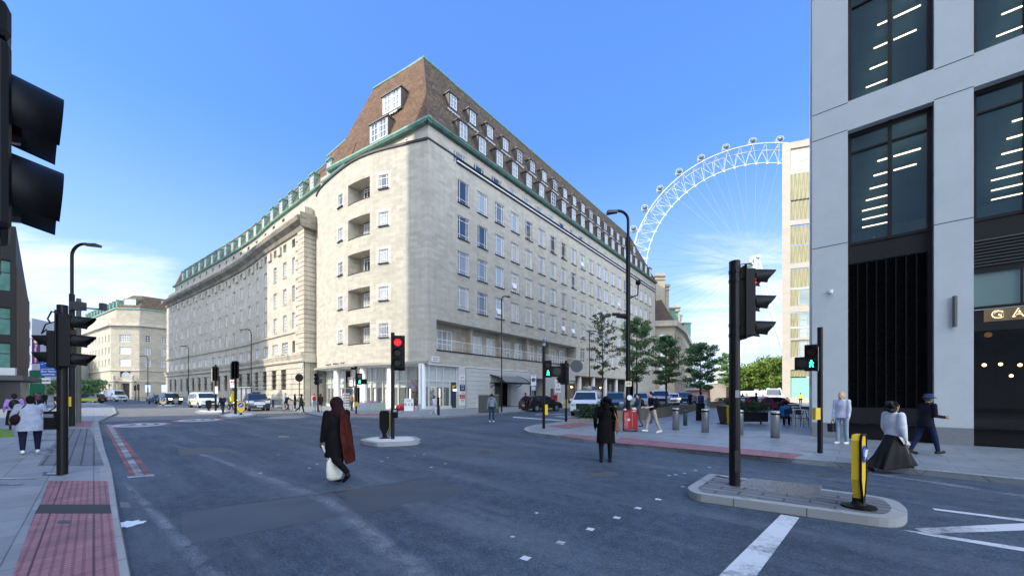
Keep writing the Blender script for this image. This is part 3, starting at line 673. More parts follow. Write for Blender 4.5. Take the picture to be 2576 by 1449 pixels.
# gutters
gp = [(.05, 29.1), (.42, 29.15), (.56, 29.38), (.45, 29.66), (-.1, 29.85), (-.1, 29.1)]
Pp = Cn + Vector((nR.x, nR.y)) * 0
mb = MB(); sweep(mb, cR, -.45, LR + .3, gp, ustep=3.17); rel(mb, 'gutter', copper_dk)
mb = MB(); sweep(mb, eaveL, -.45, EL, gp, ustep=2.); rel(mb, 'gutter', copper)
# mansard
nL = V2((.5265, .850)); ridge0 = Cn + nR * 4.0 + nL * 2.9; RZ = 40.2
rr1 = ridge0 + dR * (LR - 9); rl1 = ridge0 + dL * 8.6
cB = Cn - nR * .1; eR = Cn + dR * (LR + .3); eL = Cn + dL * (EL + .2)
def q3(p, z): return (p.x, p.y, z)
def uvq(pts, o, d): return [((V2(p) - o).dot(d), p[2] * 1.08) for p in pts]
mb = MB(); pts = [q3(Cn, 29.8), q3(eR, 29.8), q3(rr1, RZ), q3(ridge0, RZ)]; mb.poly(pts, 0, uvq(pts, Cn, dR))
pts = [q3(eR, 29.8), q3(eR + nR * 14, 29.8), q3(rr1 + nR * 5, RZ), q3(rr1, RZ)]; mb.poly(pts, 0, uvq(pts, eR, nR))
rel(mb, 'mansard_roof', tiles2)
mb = MB(); pts = [q3(eL, 29.8), q3(Cn, 29.8), q3(ridge0, RZ), q3(rl1, RZ)]; mb.poly(pts, 0, uvq(pts, Cn, dL))
# hipped far end running down to the lower crescent roof
low1 = eL + nL * 3.2 + dL * 1.0
pts = [q3(eL, 29.8), q3(rl1, RZ), q3(rl1 + nL * 9, RZ), q3(eL + nL * 11, 29.8)]; mb.poly(pts, 0, uvq(pts, eL, nL))
rel(mb, 'mansard_roof', tiles)
mb = MB(); mb.poly([q3(ridge0, RZ - .05), q3(rr1, RZ - .05), q3(rr1 + nR * 6, RZ - .05), q3(ridge0 + nL * 8 + nR * 4, RZ - .05), q3(rl1 + nL * 8, RZ - .05), q3(rl1, RZ - .05)]); rel(mb, 'flat_roof', lead)
mb = MB(); mb.tube([q3(rl1, RZ), q3(ridge0, RZ + .03), q3(rr1, RZ)], .16, 8); rel(mb, 'ridge_cap', copper)
hipm = mat('hip_tiles', (.11, .06, .045), .8); mb = MB(); mb.tube([q3(rr1, RZ), q3(eR, 29.9)], .13, 6); rel(mb, 'hip_cap', hipm); mb = MB(); mb.tube([q3(ridge0, RZ), q3(Cn, 29.85)], .10, 6); rel(mb, 'hip_cap', hipm)
mb = MB()
rl_s = eL + nL * 1.5
for k in range(3): p = eL + nL * (2 + k * 1.3); mb.cyl((p.x - .9, p.y + .4, 31.0), (p.x - .9, p.y + .4, 33.8), .04, n=5)
a_, b_ = eL + nL * 2, eL + nL * 4.6; mb.tube([(a_.x - .9, a_.y + .4, 33.8), (b_.x - .9, b_.y + .4, 33.8)], .04, 5); mb.tube([(a_.x - .9, a_.y + .4, 32.6), (b_.x - .9, b_.y + .4, 32.6)], .04, 5)
rel(mb, 'roof_railing', mat('blue_rail', (.1, .15, .25), .5))
# dormers
def dormer_mesh(w, h, dep, m, slope):
    b = MB(); t = .12
    b.box(-w / 2 - t, -w / 2, 0, dep, -.1, h); b.box(w / 2, w / 2 + t, 0, dep, -.1, h); b.box(-w / 2 - t, w / 2 + t, 0, dep, -.28, -.1)
    b.box(-w / 2 - t - .1, w / 2 + t + .1, -.12, dep, h, h + .16)
    return b.mesh('dormer', m)
slopeR = 4.0 / (RZ - 29.8)
dmR = dormer_mesh(1.34, 1.95, 1.7, lead, slopeR); dmU = dormer_mesh(1.2, 1.65, 1.5, lead, slopeR)
wR = Win(1.1, 1.75, [.5], [.33, .66], .06); wU = Win(.98, 1.45, [.5], [.33, .66], .06); bkR = MB(); bkR.box(-.67, .67, .08, .14, 0, 1.95); bkm = bkR.mesh('surround', lead)
flash = MB()
for k in range(9): flash.box(-.95 + k * .22, -.81 + k * .22, -.06, .02, -.42 - (k % 2) * .06, -.26)
flashm = flash.mesh('flashing', mat('white_lead_flashing', (.6, .6, .6), .6))
redf = MB(); redf.poly([(-1.06, .35, -.9), (-.86, .18, -.9), (-.86, 1.3, 2.3), (-1.06, 1.5, 2.3)]); redfm = redf.mesh('red_tile_edge', mat('red_tiles', (.28, .07, .04), .8, var=.3))
for i, c in enumerate(colsR):
    if c > LR - 3: continue
    for (zz, me, wn, hgt) in ((30.05, dmR, wR, 2.05), (34.2, dmU, wU, 1.75)):
        if zz > 33 and c > LR - 8: continue
        loc, rz = place(cR, c, zz, -(zz - 29.8) * slopeR - .0 + .12)
        o = inst('dormer', me, A0, loc, rz); inst('surround', bkm, o, (0, 0, 0), 0, (1 if hgt > 2 else .9, 1, 1 if hgt > 2 else .85)); x = inst('window', wn.g, o, (0, .03, .12)); inst('frame', wn.f, x); inst('flashing', flashm, o)
slopeL = 2.9 / (RZ - 29.8)
dmB = dormer_mesh(2.9, 2.05, 1.5, lead, slopeL); wB = Win(2.9, 2.05, [.08, .25, .42, .5, .58, .75, .92], [.35, .68], .075)
for (x, zz) in ((953, 30.15), (968, 33.6)):
    u = u_at(eaveL, x, 0, 20); loc, rz = place(eaveL, u, zz, -(zz - 29.8) * slopeL + .15)
    o = inst('dormer', dmB, A0, loc, rz); xx = inst('window', wB.g, o, (0, .06, 0)); inst('frame', wB.f, xx); inst('flashing', flashm, o)
# windows of the right face
w1 = Win(1.74, 2.55, [.2, .8], [.2, .82], .07, sill=bronze); w1b = Win(1.74, 2.55, [.2, .8], [.2], .07, sill=bronze)
for i, c in enumerate(colsR):
    for j, r in enumerate(rows):
        loc, rz = place(cR, c, r, -.14); (w1 if (i * 7 + j * 3) % 5 else w1b).put(A0, loc, rz)
w5 = Win(1.6, 2.4, [.5], [.25, .8], .07)
for c in colsR:
    if c > 33: loc, rz = place(cR, c, 7.1, -.14); w5.put(A0, loc, rz)
wA = Win(1.9, 1.35, [.2, .8], [.5], .07)
for a in att: loc, rz = place(cR, (a[0] + a[1]) / 2, 27.0, -.1); wA.put(A0, loc, rz, 'attic_window')
# an opened casement or two
for (c, r) in ((colsR[9], 22.9), (colsR[14], 18.95), (colsR[7], 11.1), (colsR[8], 11.1), (colsR[3], 15.0), (colsR[2], 11.1)):
    b = MB(); loc, rz = place(cR, c, r + .55, .0); b.box(-.45, .45, -.03, .0, 0, 1.5); o = rel(b, 'open_casement', whitef); o.location = loc; o.rotation_euler = (R(-14), 0, rz)
# curved wall windows and recessed balconies
wS = Win(ur1 - ur0, 1.45, [.2, .8], [.22, .78], .06, sill=bronze); wT = Win(us1 - us0, 1.5, [.25, .75], [.22, .78], .06, sill=bronze)
bw = ub1 - ub0; wC = Win(bw * .62, 1.95, [.22, .5, .78], [.3, .85], .075)
for r in rowsL:
    loc, rz = place(cL_, (ur0 + ur1) / 2, r + .5, -.1); wS.put(A0, loc, rz, 'small_window')
    loc, rz = place(cL_, (us0 + us1) / 2, r + .35, -.1); wT.put(A0, loc, rz, 'small_window')
    um = (ub0 + ub1) / 2
    b = MB(); p0, n0 = cL_(ub0); p1, n1_ = cL_(ub1); a = p0 - n0 * 1.5; c = p1 - n1_ * 1.5
    b.poly([(a.x, a.y, r), (c.x, c.y, r), (c.x, c.y, r + 2.2), (a.x, a.y, r + 2.2)]); bo = rel(b, 'balcony', portland)
    loc, rz = place(cL_, ub0 + bw * .36, r + .02, -1.4); inst('window', wC.g, bo, loc, rz); x = inst('frame', wC.f, bo, loc, rz)
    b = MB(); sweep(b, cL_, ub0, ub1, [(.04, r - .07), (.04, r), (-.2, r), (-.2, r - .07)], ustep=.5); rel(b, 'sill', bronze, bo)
    # pale margin of stone round the small windows
    for (a, b_, z0_, z1_) in ((ur0, ur1, r + .5, r + 1.95), (us0, us1, r + .35, r + 1.85)):
        mg = MB(); g = .38; facade(mg, cL_, a - g, b_ + g, z0_ - .15, z1_ + .35, [(a, b_, z0_, z1_)], 0, ustep=.4)
        for i_, v in enumerate(mg.v):
            pass
        o = rel(mg, 'window_surround', masonry('pale_portland', (.56, .53, .47), (.50, .47, .41), .8, .34, .004, (.4, .38, .33), var=.08)); p_, n_ = cL_((a + b_) / 2); o.location = (n_.x * .012, n_.y * .012, 0)
# big recessed balcony of the right face
mb = MB(); bb = lambda u, z, d: (lambda t: (t[0].x - t[1].x * d, t[0].y - t[1].y * d, z))(cR(u))
mb.poly([bb(1.1, 6.35, 1.6), bb(31.2, 6.35, 1.6), bb(31.2, 9.45, 1.6), bb(1.1, 9.45, 1.6)], 0, [(1.1, 6.35), (31.2, 6.35), (31.2, 9.45), (1.1, 9.45)])
for u in (7.2, 12.8, 18.6, 24.3): 
    p, n = cR(u); p = p - n * 1.2; mb.cbox((p.x, p.y, 7.9), (.35, .8, 3.1), 0, math.atan2(n.y, n.x) + math.pi / 2)
rel(mb, 'balcony_wall', portland2)
wF = Win(2.9, 2.35, [.25, .5, .75], [.36], .1); wG = Win(1.55, 2.3, [.5], [.38], .1)
loc, rz = place(cR, 3.2, 6.4, -1.5); wF.put(A0, loc, rz, 'balcony_door')
for u in (8.9, 11.3, 14.5, 17.1, 20.2, 22.8, 26.2, 29.0): loc, rz = place(cR, u, 6.4, -1.5); wG.put(A0, loc, rz, 'balcony_door')
mb = MB()
for z in (7.45, 7.25, 7.1, 6.95, 6.8): mb.tube([bb(1.1, z, .08), bb(31.2, z, .08)], .035 if z > 7.4 else .008, 6)
for k in range(17): u = 1.2 + k * 1.87; mb.cyl(bb(u, 6.35, .08), bb(u, 7.45, .08), .015, n=5)
rel(mb, 'balcony_railing', white)
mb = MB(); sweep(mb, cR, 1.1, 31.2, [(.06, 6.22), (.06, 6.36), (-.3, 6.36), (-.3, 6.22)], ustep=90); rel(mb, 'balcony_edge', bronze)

# ---- ground floor
shopint = mat('shop_interior', (.35, .28, .2), .8)
def stocked(name):
    m = bpy.data.materials.new(name); m.use_nodes = True; t = m.node_tree; b = t.nodes['Principled BSDF']
    uv = t.nodes.new('ShaderNodeUVMap'); br = t.nodes.new('ShaderNodeTexVoronoi'); mp_ = t.nodes.new('ShaderNodeMapping'); mp_.inputs['Scale'].default_value = (5, 3.2, 1)
    t.links.new(uv.outputs[0], mp_.inputs[0]); t.links.new(mp_.outputs[0], br.inputs['Vector']); br.inputs['Scale'].default_value = 1.6
    hs = t.nodes.new('ShaderNodeHueSaturation'); hs.inputs['Saturation'].default_value = .75; hs.inputs['Value'].default_value = .45; t.links.new(br.outputs['Color'], hs.inputs['Color']); t.links.new(hs.outputs[0], b.inputs['Base Color']); return m
stock = stocked('stocked_shelves')
tint = mat('shop_glass', (.75, .85, .85), .03, alpha=.16, spec=.6)
blind = mat('shop_blind', (.55, .57, .57), .4)
alu = mat('pale_aluminium', (.62, .62, .58), .4)
glow = mat('shop_strip_light', (1, .9, .7), .5, emit=(1, .82, .55), es=2.2)
def shopfront(parent, curve, u0, u1, off, bays, zt=4.72):
    """glazed bay wall: aluminium frame, blinds behind the upper lights, shelves behind"""
    f = MB(); g = MB(); bl = MB(); sh = MB(); lt = MB(); st = (u1 - u0) / bays
    def q(u, z, d): p, n = curve(u); return (p.x - n.x * (off + d), p.y - n.y * (off + d), z)
    for k in range(bays + 1):
        u = u0 + k * st; p, n = curve(u); f.cbox(q(u, zt / 2 + .06, 0), (.11, .14, zt - .12), 0, math.atan2(n.y, n.x) + math.pi / 2)
    for k in range(bays):
        a, b = u0 + k * st, u0 + (k + 1) * st
        for z, hh in ((.12, .35), (3.02, .16), (zt - .1, .12)):
            f.poly([q(a, z, -.04), q(b, z, -.04), q(b, z + hh, -.04), q(a, z + hh, -.04)]); 
        g.poly([q(a, .2, .03), q(b, .2, .03), q(b, zt, .03), q(a, zt, .03)])
        bl.poly([q(a, 3.1, .12), q(b, 3.1, .12), q(b, zt, .12), q(a, zt, .12)]); bl.poly([q(a, 2.45, .12), q(b, 2.45, .12), q(b, 3.05, .12), q(a, 3.05, .12)])
        sh.poly([q(a, .12, 1.6), q(b, .12, 1.6), q(b, 3.2, 1.6), q(a, 3.2, 1.6)], 0, [(a, 0), (b, 0), (b, 3), (a, 3)])
        for z in (.7, 1.15, 1.6, 2.05): sh.poly([q(a, z, .9), q(b, z, .9), q(b, z, 1.6), q(a, z, 1.6)], 0, [(a, 0), (b, 0), (b, .4), (a, .4)])
        if k % 2 == 0: lt.poly([q(a + .1, 2.42, .5), q(b - .1, 2.42, .5), q(b - .1, 2.42, .7), q(a + .1, 2.42, .7)]); lt.poly([q(b - .14, .5, .45), q(b - .02, .5, .45), q(b - .02, 2.3, .45), q(b - .14, 2.3, .45)])
    o = f.build('shopfront', alu, parent)
    g.build('glazing', tint, o); bl.build('blind', blind, o); sh.build('shelves', stock, o); lt.build('strip_light', glow, o); return o
ua = u_at(cL_, 832, 0, LL)
cShop = cR
shopfront(A0, cR, -.6, 4.25, .35, 5)
shopfront(A0, cL_, .3, 6.0, 1.9, 5)
shopfront(A0, cL_, 6.2, 10.4, 1.9, 4)
shopfront(A0, cL_, 14.2, LL - .3, 1.2, 4)
# shop door bay, white panel wall
def panel(u0, u1, z0, z1, d, m, name, cv=cL_, t=.05):
    b = MB(); a = cv(u0); c = cv(u1); n = a[1]; p = a[0] - n * d; q = c[0] - c[1] * d
    b.prism([tuple(p), tuple(q), tuple(q - c[1] * t), tuple(p - n * t)], z0, z1, bottom=True); return b.build(name, m, A0)
panel(10.5, 14.1, 2.5, 4.7, 1.85, white, 'shop_fascia'); panel(10.5, 11.3, .12, 2.5, 1.85, white, 'shop_fascia'); panel(13.2, 14.1, .12, 2.5, 1.85, white, 'shop_fascia')
b = MB()
def hang(u, z, d, w, h, m, label, name='shop_sign', cv=cL_, parent=None):
    loc, rz = place(cv, u, z, -d); b = MB(); b.box(-w / 2, w / 2, -.03, .03, 0, h); o = b.build(name, m, parent or A0); o.location = loc; o.rotation_euler = (0, 0, rz); return o
navy = mat('navy_lettering', (.03, .035, .10), .5); inkred = mat('red_lettering', (.45, .02, .03), .5); ink = mat('black_lettering', (.015, .015, .015), .5)
sg = hang(11.9, 2.7, 1.75, 2.0, 1.25, white, '')
text('A.P FOOD', .34, navy, sg, (0, -.035, .95)); text('EXPRESS', .14, inkred, sg, (0, -.035, .66)); text('OPEN 24 HOURS', .22, navy, sg, (0, -.035, .35))
sg = hang(13.6, 2.65, 1.6, 1.3, 1.1, white, '')
text('A.P', .32, navy, sg, (0, -.035, .85)); text('FOOD', .34, navy, sg, (0, -.035, .48)); text('EXPRESS', .16, inkred, sg, (0, -.035, .18))
for u in (13.2, 13.8): hang(u, 1.75, 1.6, .42, .62, navy, '', 'poster')
# columns
for x, uo in ((838.5, None), (905.6, None), (975.6, None)):
    u = u_at(cL_, x, 0, LL); p, n = cL_(u); p = p - n * .45; b = MB(); b.lathe((p.x, p.y, 0), [(.40, KH), (.40, .3), (.37, .32), (.37, 4.78)], 20); rel(b, 'column', white, smooth=True)
p = P(1057.5, 39.0); b = MB(); b.lathe((p.x + .15, p.y + .1, 0), [(.40, KH), (.40, .3), (.37, .32), (.37, 4.78)], 20); rel(b, 'column', white, smooth=True)
# lower right face: sign pier, cash machine, rusticated entrance block
def ubox(mb, u0, u1, z0, z1, o0, o1, m=0):
    a, n = cR(u0); c, _ = cR(u1); mb.prism([tuple(a + n * o1), tuple(c + n * o1), tuple(c + n * o0), tuple(a + n * o0)], z0, z1, m, bottom=True); return mb
mb = MB(); ubox(mb, 3.55, 4.3, .2, 3.0, -.45, -.28); rel(mb, 'cash_machine', mat('atm_blue', (.03, .05, .08), .3))
loc, rz = place(cR, 3.9, 2.05, -.24); b = MB(); b.box(-.25, .25, -.03, 0, 0, .22); o = b.build('atm_sign', mat('lit_sign', (.9, .9, .9), .4, emit=(.9, .95, 1), es=1.0), A0); o.location = loc; o.rotation_euler = (0, 0, rz)
text('ATM', .16, inkred, o, (0, -.035, .11))
b = MB(); b.poly([(-.33, 0, .28), (.3, 0, .62), (-.33, 0, .62)]); o = b.build('atm_flag', yellow, A0); o.location = (loc[0], loc[1], loc[2]); o.rotation_euler = (0, 0, rz)
mb = MB(); ubox(mb, 4.3, 5.25, .12, 4.8, -.6, .02); rel(mb, 'sign_pier', palestone)
bd = hang(4.78, .42, -.05, .86, 3.4, white, '', 'shop_sign', cR)
text('A.P.', .36, navy, bd, (0, -.035, 3.1)); text('FOOD', .27, navy, bd, (0, -.035, 2.72)); text('EXPRESS', .14, inkred, bd, (0, -.035, 2.45))
for (z0, hh, m, s, z) in ((1.62, .72, navy, 'OPEN', 0), (.78, .48, inkred, '', 0)):
    b = MB(); b.box(-.40, .40, -.045, -.03, z0, z0 + hh); b.build('sign_panel', m, bd)
text('OPEN', .17, white, bd, (0, -.05, 2.2)); text('24', .36, white, bd, (0, -.05, 1.9)); text('HOURS', .13, navy, bd, (0, -.05, 1.42)); text('GIFTS &', .15, white, bd, (0, -.05, 1.12)); text('SOUVENIRS', .12, white, bd, (0, -.05, .92)); text('OYSTER', .13, navy, bd, (0, -.05, .6)); text('TICKETS', .11, navy, bd, (0, -.05, .44))
sn = hang(.95, 5.05, -.03, 1.0, .55, white, '', 'street_name_plate', cR)
text('CHICHELEY', .155, ink, sn, (0, -.04, .38)); text('STREET SE1', .145, ink, sn, (0, -.04, .17))
# rusticated block with doorway
mb = MB(); rust = masonry('rusticated_pale', (.56, .56, .53), (.50, .50, .475), 1.6, 50, .004, (.4, .4, .38), var=.08)
zz = KH
crs = [.55, .5, .5, .5, .5, .5, .5, .5, .45]
for h_ in crs:
    for (a, b_) in ((5.35, 10.0), (13.3, 17.4)) if zz < 2.9 else ((5.35, 17.4),): ubox(mb, a, b_, zz + .035, min(zz + h_, 4.8), -.3, .32)
    for (a, b_) in ((5.37, 9.98), (13.32, 17.38)) if zz < 2.9 else ((5.37, 17.38),): ubox(mb, a, b_, zz, zz + .036, -.3, .26)
    zz += h_
rel(mb, 'entrance_block', rust)
mb = MB(); ubox(mb, 10.0, 13.3, KH, 3.2, -1.2, -1.1); rel(mb, 'doorway', mat('dark_doorway', (.05, .042, .036), .5))
mb = MB(); ubox(mb, 10.9, 11.8, KH, 2.7, -1.05, -1.0); ubox(mb, 11.95, 12.8, KH, 2.7, -1.05, -1.0); rel(mb, 'door', mat('bronze_door', (.17, .14, .10), .35))
# curved entrance awning
mb = MB()
for k in range(8):
    t0, t1 = k / 8, (k + 1) / 8
    def aw(t, o): z = 3.15 + .95 * math.sin(t * math.pi / 2); return z
    for (a, b_) in ((9.2, 14.4),):
        A_ = cR(a)[0]; B_ = cR(b_)[0]; n = cR(a)[1]
        o0, o1 = 2.3 * (1 - t0) + .33, 2.3 * (1 - t1) + .33; z0_, z1_ = 3.1 + .9 * math.sin(t0 * math.pi / 2), 3.1 + .9 * math.sin(t1 * math.pi / 2)
        mb.poly([tuple(A_ + n * o0) + (z0_,), tuple(B_ + n * o0) + (z0_,), tuple(B_ + n * o1) + (z1_,), tuple(A_ + n * o1) + (z1_,)])
aw_ = rel(mb, 'entrance_canopy', mat('canopy_mesh', (.16, .17, .165), .6, var=.2, vscale=10))
mb = MB(); n = cR(9.2)[1]
for u in (9.2, 14.4):
    a = cR(u)[0]; mb.tube([tuple(a + n * 2.63) + (3.05,), tuple(a + n * 2.0) + (3.5,), tuple(a + n * 1.1) + (3.85,), tuple(a + n * .33) + (4.0,)], .07, 6); mb.tube([tuple(a + n * 2.6) + (3.05,), tuple(a + n * .33) + (3.0,)], .06, 6); mb.tube([tuple(a + n * .4) + (2.5,), tuple(a + n * 1.3) + (3.0,)], .05, 6)
    for k in range(5): mb.tube([tuple(a + n * (.5 + k * .42)) + (3.03,), tuple(a + n * (.7 + k * .42)) + (3.95 - k * .17,)], .02, 5)
A_ = cR(9.2)[0] + n * 2.63; B_ = cR(14.4)[0] + n * 2.63; mb.tube([(A_.x, A_.y, 3.02), (B_.x, B_.y, 3.02)], .11, 6)
rel(mb, 'bracket', blackm, aw_)
# recessed wall with fluted cladding, cafe windows, pub sign
mb = MB(); ubox(mb, 17.4, 22.3, KH, 4.8, -2.0, -1.6); ubox(mb, 17.4, 30.8, 3.9, 4.8, -.6, .0); ubox(mb, 22.0, 27.3, KH, 4.0, -1.9, .03); rel(mb, 'street_wall', masonry('fluted_limestone', (.50, .49, .45), (.43, .42, .39), .18, 50, .02, (.3, .29, .27), off=0, var=.1))
mb = MB(); 
for u in (18.2, 19.5, 20.8): ubox(mb, u, u + .9, .4, 2.9, -1.6, -1.5)
rel(mb, 'shop_window', glass_dk)
sg = hang(19.6, 3.1, 1.4, 4.0, .55, mat('sign_olive', (.35, .36, .30), .5), '', 'shop_sign', cR); text('SAL', .42, ink, sg, (-1.2, -.04, .28), off=.01)
pub = hang(25.3, 1.9, -.06, 1.7, 2.05, white, '', 'pub_sign', cR)
text('SLUG', .40, ink, pub, (0, -.04, 1.6), off=.012); text('&', .34, ink, pub, (0, -.04, 1.05), off=.012); text('LETTUCE', .36, ink, pub, (0, -.04, .48), off=.012, sx=.9)
mb = MB(); ubox(mb, 23.2, 24.0, .8, 2.5, .03, .10); rel(mb, 'menu_board', darkgrey)
# pub front with columns beyond
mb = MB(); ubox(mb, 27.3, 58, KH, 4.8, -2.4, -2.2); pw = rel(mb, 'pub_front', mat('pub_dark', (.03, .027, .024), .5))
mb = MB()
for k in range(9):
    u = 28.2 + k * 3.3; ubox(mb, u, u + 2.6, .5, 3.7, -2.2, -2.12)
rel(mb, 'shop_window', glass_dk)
sg = hang(30.6, 3.45, 1.2, 5.2, 1.0, mat('pub_fascia', (.55, .55, .50), .5), '', 'pub_sign', cR); text('SLUG & LETTUCE', .52, ink, sg, (0, -.04, .5), off=.014)
for k in range(9):
    p, n = cR(28.0 + k * 5.2); p = p - n * .5; b = MB(); b.lathe((p.x, p.y, 0), [(.40, KH), (.36, .3), (.36, 4.8)], 14); rel(b, 'column', palestone, smooth=True)
for k in range(8):
    p, n = cR(27.8 + k * 2.3); p = p - n * 1.6; b = MB(); b.ball((p.x, p.y, 2.9), .11); rel(b, 'lantern', mat('warm_bulb', (1, .8, .5), .5, emit=(1, .6, .25), es=12))
mb = MB(); ubox(mb, 58, LR, KH, 4.8, -.3, .0); ubox(mb, 22.3, 58, 4.78, 4.86, -2.4, .02); rel(mb, 'street_wall', portland)
mb = MB(); mb.prism([tuple(Cn + dR * 1 + nR * 3.2), tuple(Cn + dR * LR + nR * 3.2), tuple(Cn + dR * LR + nR * 15), tuple(Cn + dR * 6 + nR * 15), (-26, 62), (-24, 53), (-16, 47)], KH, 29); rel(mb, 'core', mat('core_dark', (.04, .04, .04), .9))
# ------------------------------------------------------------------ the long concave (crescent) building on the left
A1 = thing('crescent_building', 'long concave stone building with rusticated end pier, heavy cornice and green dormers', 'building')
cC, LCn = poly_curve([(-27.0, 50.0), (-37.9, 59.1), (-45, 65.4), (-54.3, 72.7), (-67.5, 82.4), (-86.8, 96.4)], flip=-1)
cr_ = lambda mb, name, m, p=None: mb.build(name, m, p or A1)
bx = [716.4, 692.2, 668.4, 647.6, 627, 606.9, 588, 570, 552.4, 535.6, 519, 503, 487.6, 472.2, 457.6, 442.6, 430.8]
ubs = [u_at(cC, x, 0, LCn) for x in bx]
un = u_at(cC, 738.5, 0, LCn)
op = []
for u in ubs:
    for r in (18.1, 14.3, 10.6): op.append((u - .62, u + .62, r, r + 2.2))
    op.append((u - 1.1, u + 1.1, 7.35, 8.95)); op.append((u - .95, u + .95, 2.3, 5.1, .6)); op.append((u - .55, u + .55, 21.7, 22.8, .4))
for r in (18.1, 14.3, 10.6): op.append((un - .45, un + .45, r, r + 2.2))
op.append((un - .45, un + .45, 7.35, 8.95)); op.append((un - .55, un + .55, 21.7, 22.8, .4))
mb = MB(); facade(mb, cC, 2.6, LCn, 5.9, 25.6, op, .25, ustep=2.)
cr_(mb, 'street_wall', portland2)
# rusticated ground storey
gs = MB(); gop = [o for o in op if o[2] < 3]
gz = [.9, 1.55, 2.3, 3.0, 3.7, 4.4, 5.1, 5.85]
for a, b in zip(gz, gz[1:]):
    sub = [(o[0], o[1], a, b, .6) for o in gop if o[2] < a + .1 and o[3] > b - .1]
    facade(gs, lambda u: (cC(u)[0] + cC(u)[1] * .16, cC(u)[1]), 0, LCn, a + .06, b, [(q[0], q[1], a + .06, b, .6) for q in sub], .6, ustep=2.)
    facade(gs, lambda u: (cC(u)[0] + cC(u)[1] * .06, cC(u)[1]), 0, LCn, a, a + .07, [(q[0], q[1], a, a + .07, .5) for q in sub], .5, ustep=2.)
facade(gs, lambda u: (cC(u)[0] + cC(u)[1] * .24, cC(u)[1]), 0, LCn, KH, .92, [], .2, ustep=2., mi=1)
cr_(gs, 'rusticated_base', [portland2, mat('grey_granite', (.20, .20, .195), .6, var=.2)])
# end pier with rusticated courses, and its return face
F0, nF = cC(0); dSide = Vector((.59, .807)); F1 = F0 + dSide * 3.4
mb = MB(); z = 5.9; k = 0
while z < 24.4:
    for (a, b) in (((0, 1.9 if k % 2 else 2.7)),):
        p0 = F0 + nF * .16; p1 = cC(b)[0] + cC(b)[1] * .16; q0 = F1 + Vector((nF.y * -.0, 0)); 
        sd = Vector((dSide.y, -dSide.x)); p0s = F0 + sd * .12 + nF * .16
        mb.prism([tuple(p0s), tuple(p1), tuple(cC(b)[0] - cC(b)[1] * .5), tuple(F1 - sd * .1), tuple(F1 + sd * .12)], z + .07, min(z + .62, 24.5), bottom=True)
    z += .62; k += 1
p1 = cC(2.8)[0]; mb.prism([tuple(F0), tuple(p1), tuple(F1 + Vector((-2, 1)))[:2], tuple(F1)], KH, 25.6)
cr_(mb, 'corner_pier', portland2)
def csweep(prof, u0=-.15, u1=None, m=portland2, name='string_course', side=True):
    mb = MB(); u1 = LCn if u1 is None else u1; sweep(mb, cC, u0, u1, prof, ustep=2.)
    if side:
        o = max(q[0] for q in prof); z0 = min(q[1] for q in prof); z1 = max(q[1] for q in prof)
        sd = Vector((dSide.y, -dSide.x)); a = F0 + sd * o + nF * o; b = F1 + sd * o; mb.prism([tuple(a), tuple(b), tuple(F1), tuple(F0)], z0 + .003, z1 - .003, bottom=True)
    return cr_(mb, name, m)
csweep([(.0, 5.85), (.35, 5.95), (.42, 6.15), (.3, 6.3), (.55, 6.9), (.55, 7.05), (0, 7.1)])
csweep([(0, 9.95), (.18, 10.0), (.2, 10.25), (0, 10.3)])
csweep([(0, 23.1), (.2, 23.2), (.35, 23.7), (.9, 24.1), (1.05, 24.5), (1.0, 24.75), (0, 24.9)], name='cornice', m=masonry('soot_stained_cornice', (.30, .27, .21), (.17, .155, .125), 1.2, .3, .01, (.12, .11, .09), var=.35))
csweep([(.05, 24.9), (.05, 26.1), (-.8, 26.15), (-.8, 24.9)], name='parapet')
# brackets between the frieze windows
mb = MB(); mb.cbox((0, 0, 0), (1.2, .28, 1.2)); fzm = mb.mesh('frieze_panel', portland2)
for i in range(len(ubs) - 1):
    u = (ubs[i] + ubs[i + 1]) / 2; (x, y, z), rz = place(cC, u, 22.2, .1); inst('frieze_panel', fzm, A1, (x, y, 22.2), rz)
wN = Win(1.24, 2.2, [.5], [.2, .4, .6, .8], .07, gm=glass, sill=portland); wNc = Win(.9, 2.2, [.5], [.2, .4, .6, .8], .06)
wD = Win(2.2, 1.6, [.33, .67], [.25, .5, .75], .08, gm=glass, sill=portland); wGr = Win(1.9, 2.8, [.3, .7], [.4, .75], .1, gm=glass); wFz = Win(1.1, 1.1, [.5], [.5], .06, gm=glass_dk)
stw = []
for i, u in enumerate(ubs):
    for r in (18.1, 14.3, 10.6): wN.put(A1, *place(cC, u, r, -.18))
    wD.put(A1, *place(cC, u, 7.35, -.18), 'wide_window'); wGr.put(A1, *place(cC, u, 2.3, -.4), 'ground_window'); wFz.put(A1, *place(cC, u, 21.7, -.3), 'frieze_window')
for r in (18.1, 14.3, 10.6): wNc.put(A1, *place(cC, un, r, -.18))
# attic storey and green roof
cA = lambda u: (cC(u)[0] - cC(u)[1] * 1.1, cC(u)[1])
mb = MB(); facade(mb, cA, -9, LCn - 1.5, 24.8, 28.5, [(u - .5, u + .5, 26.6, 27.9) for u in ubs[1:]], .3, ustep=2.); cr_(mb, 'attic_wall', portland)
mb = MB(); sweep(mb, cA, -9, LCn - 1.3, [(0, 28.3), (.3, 28.4), (.36, 28.62), (-.1, 28.7)], ustep=2.); cr_(mb, 'gutter', copper)
mb = MB(); sweep(mb, cA, -9, LCn - 1.3, [(.0, 28.6), (-1.5, 32.7), (-8, 32.9), (-8, 28.6)], ustep=2.); cr_(mb, 'roof', tiles)
mb = MB(); p = [cA(-8 + i * 2)[0] - cA(-8 + i * 2)[1] * 1.5 for i in range(int((LCn + 5.7) / 2) + 1)]; mb.tube([(q.x, q.y, 32.75) for q in p], .1, 6); cr_(mb, 'ridge_cap', copper)
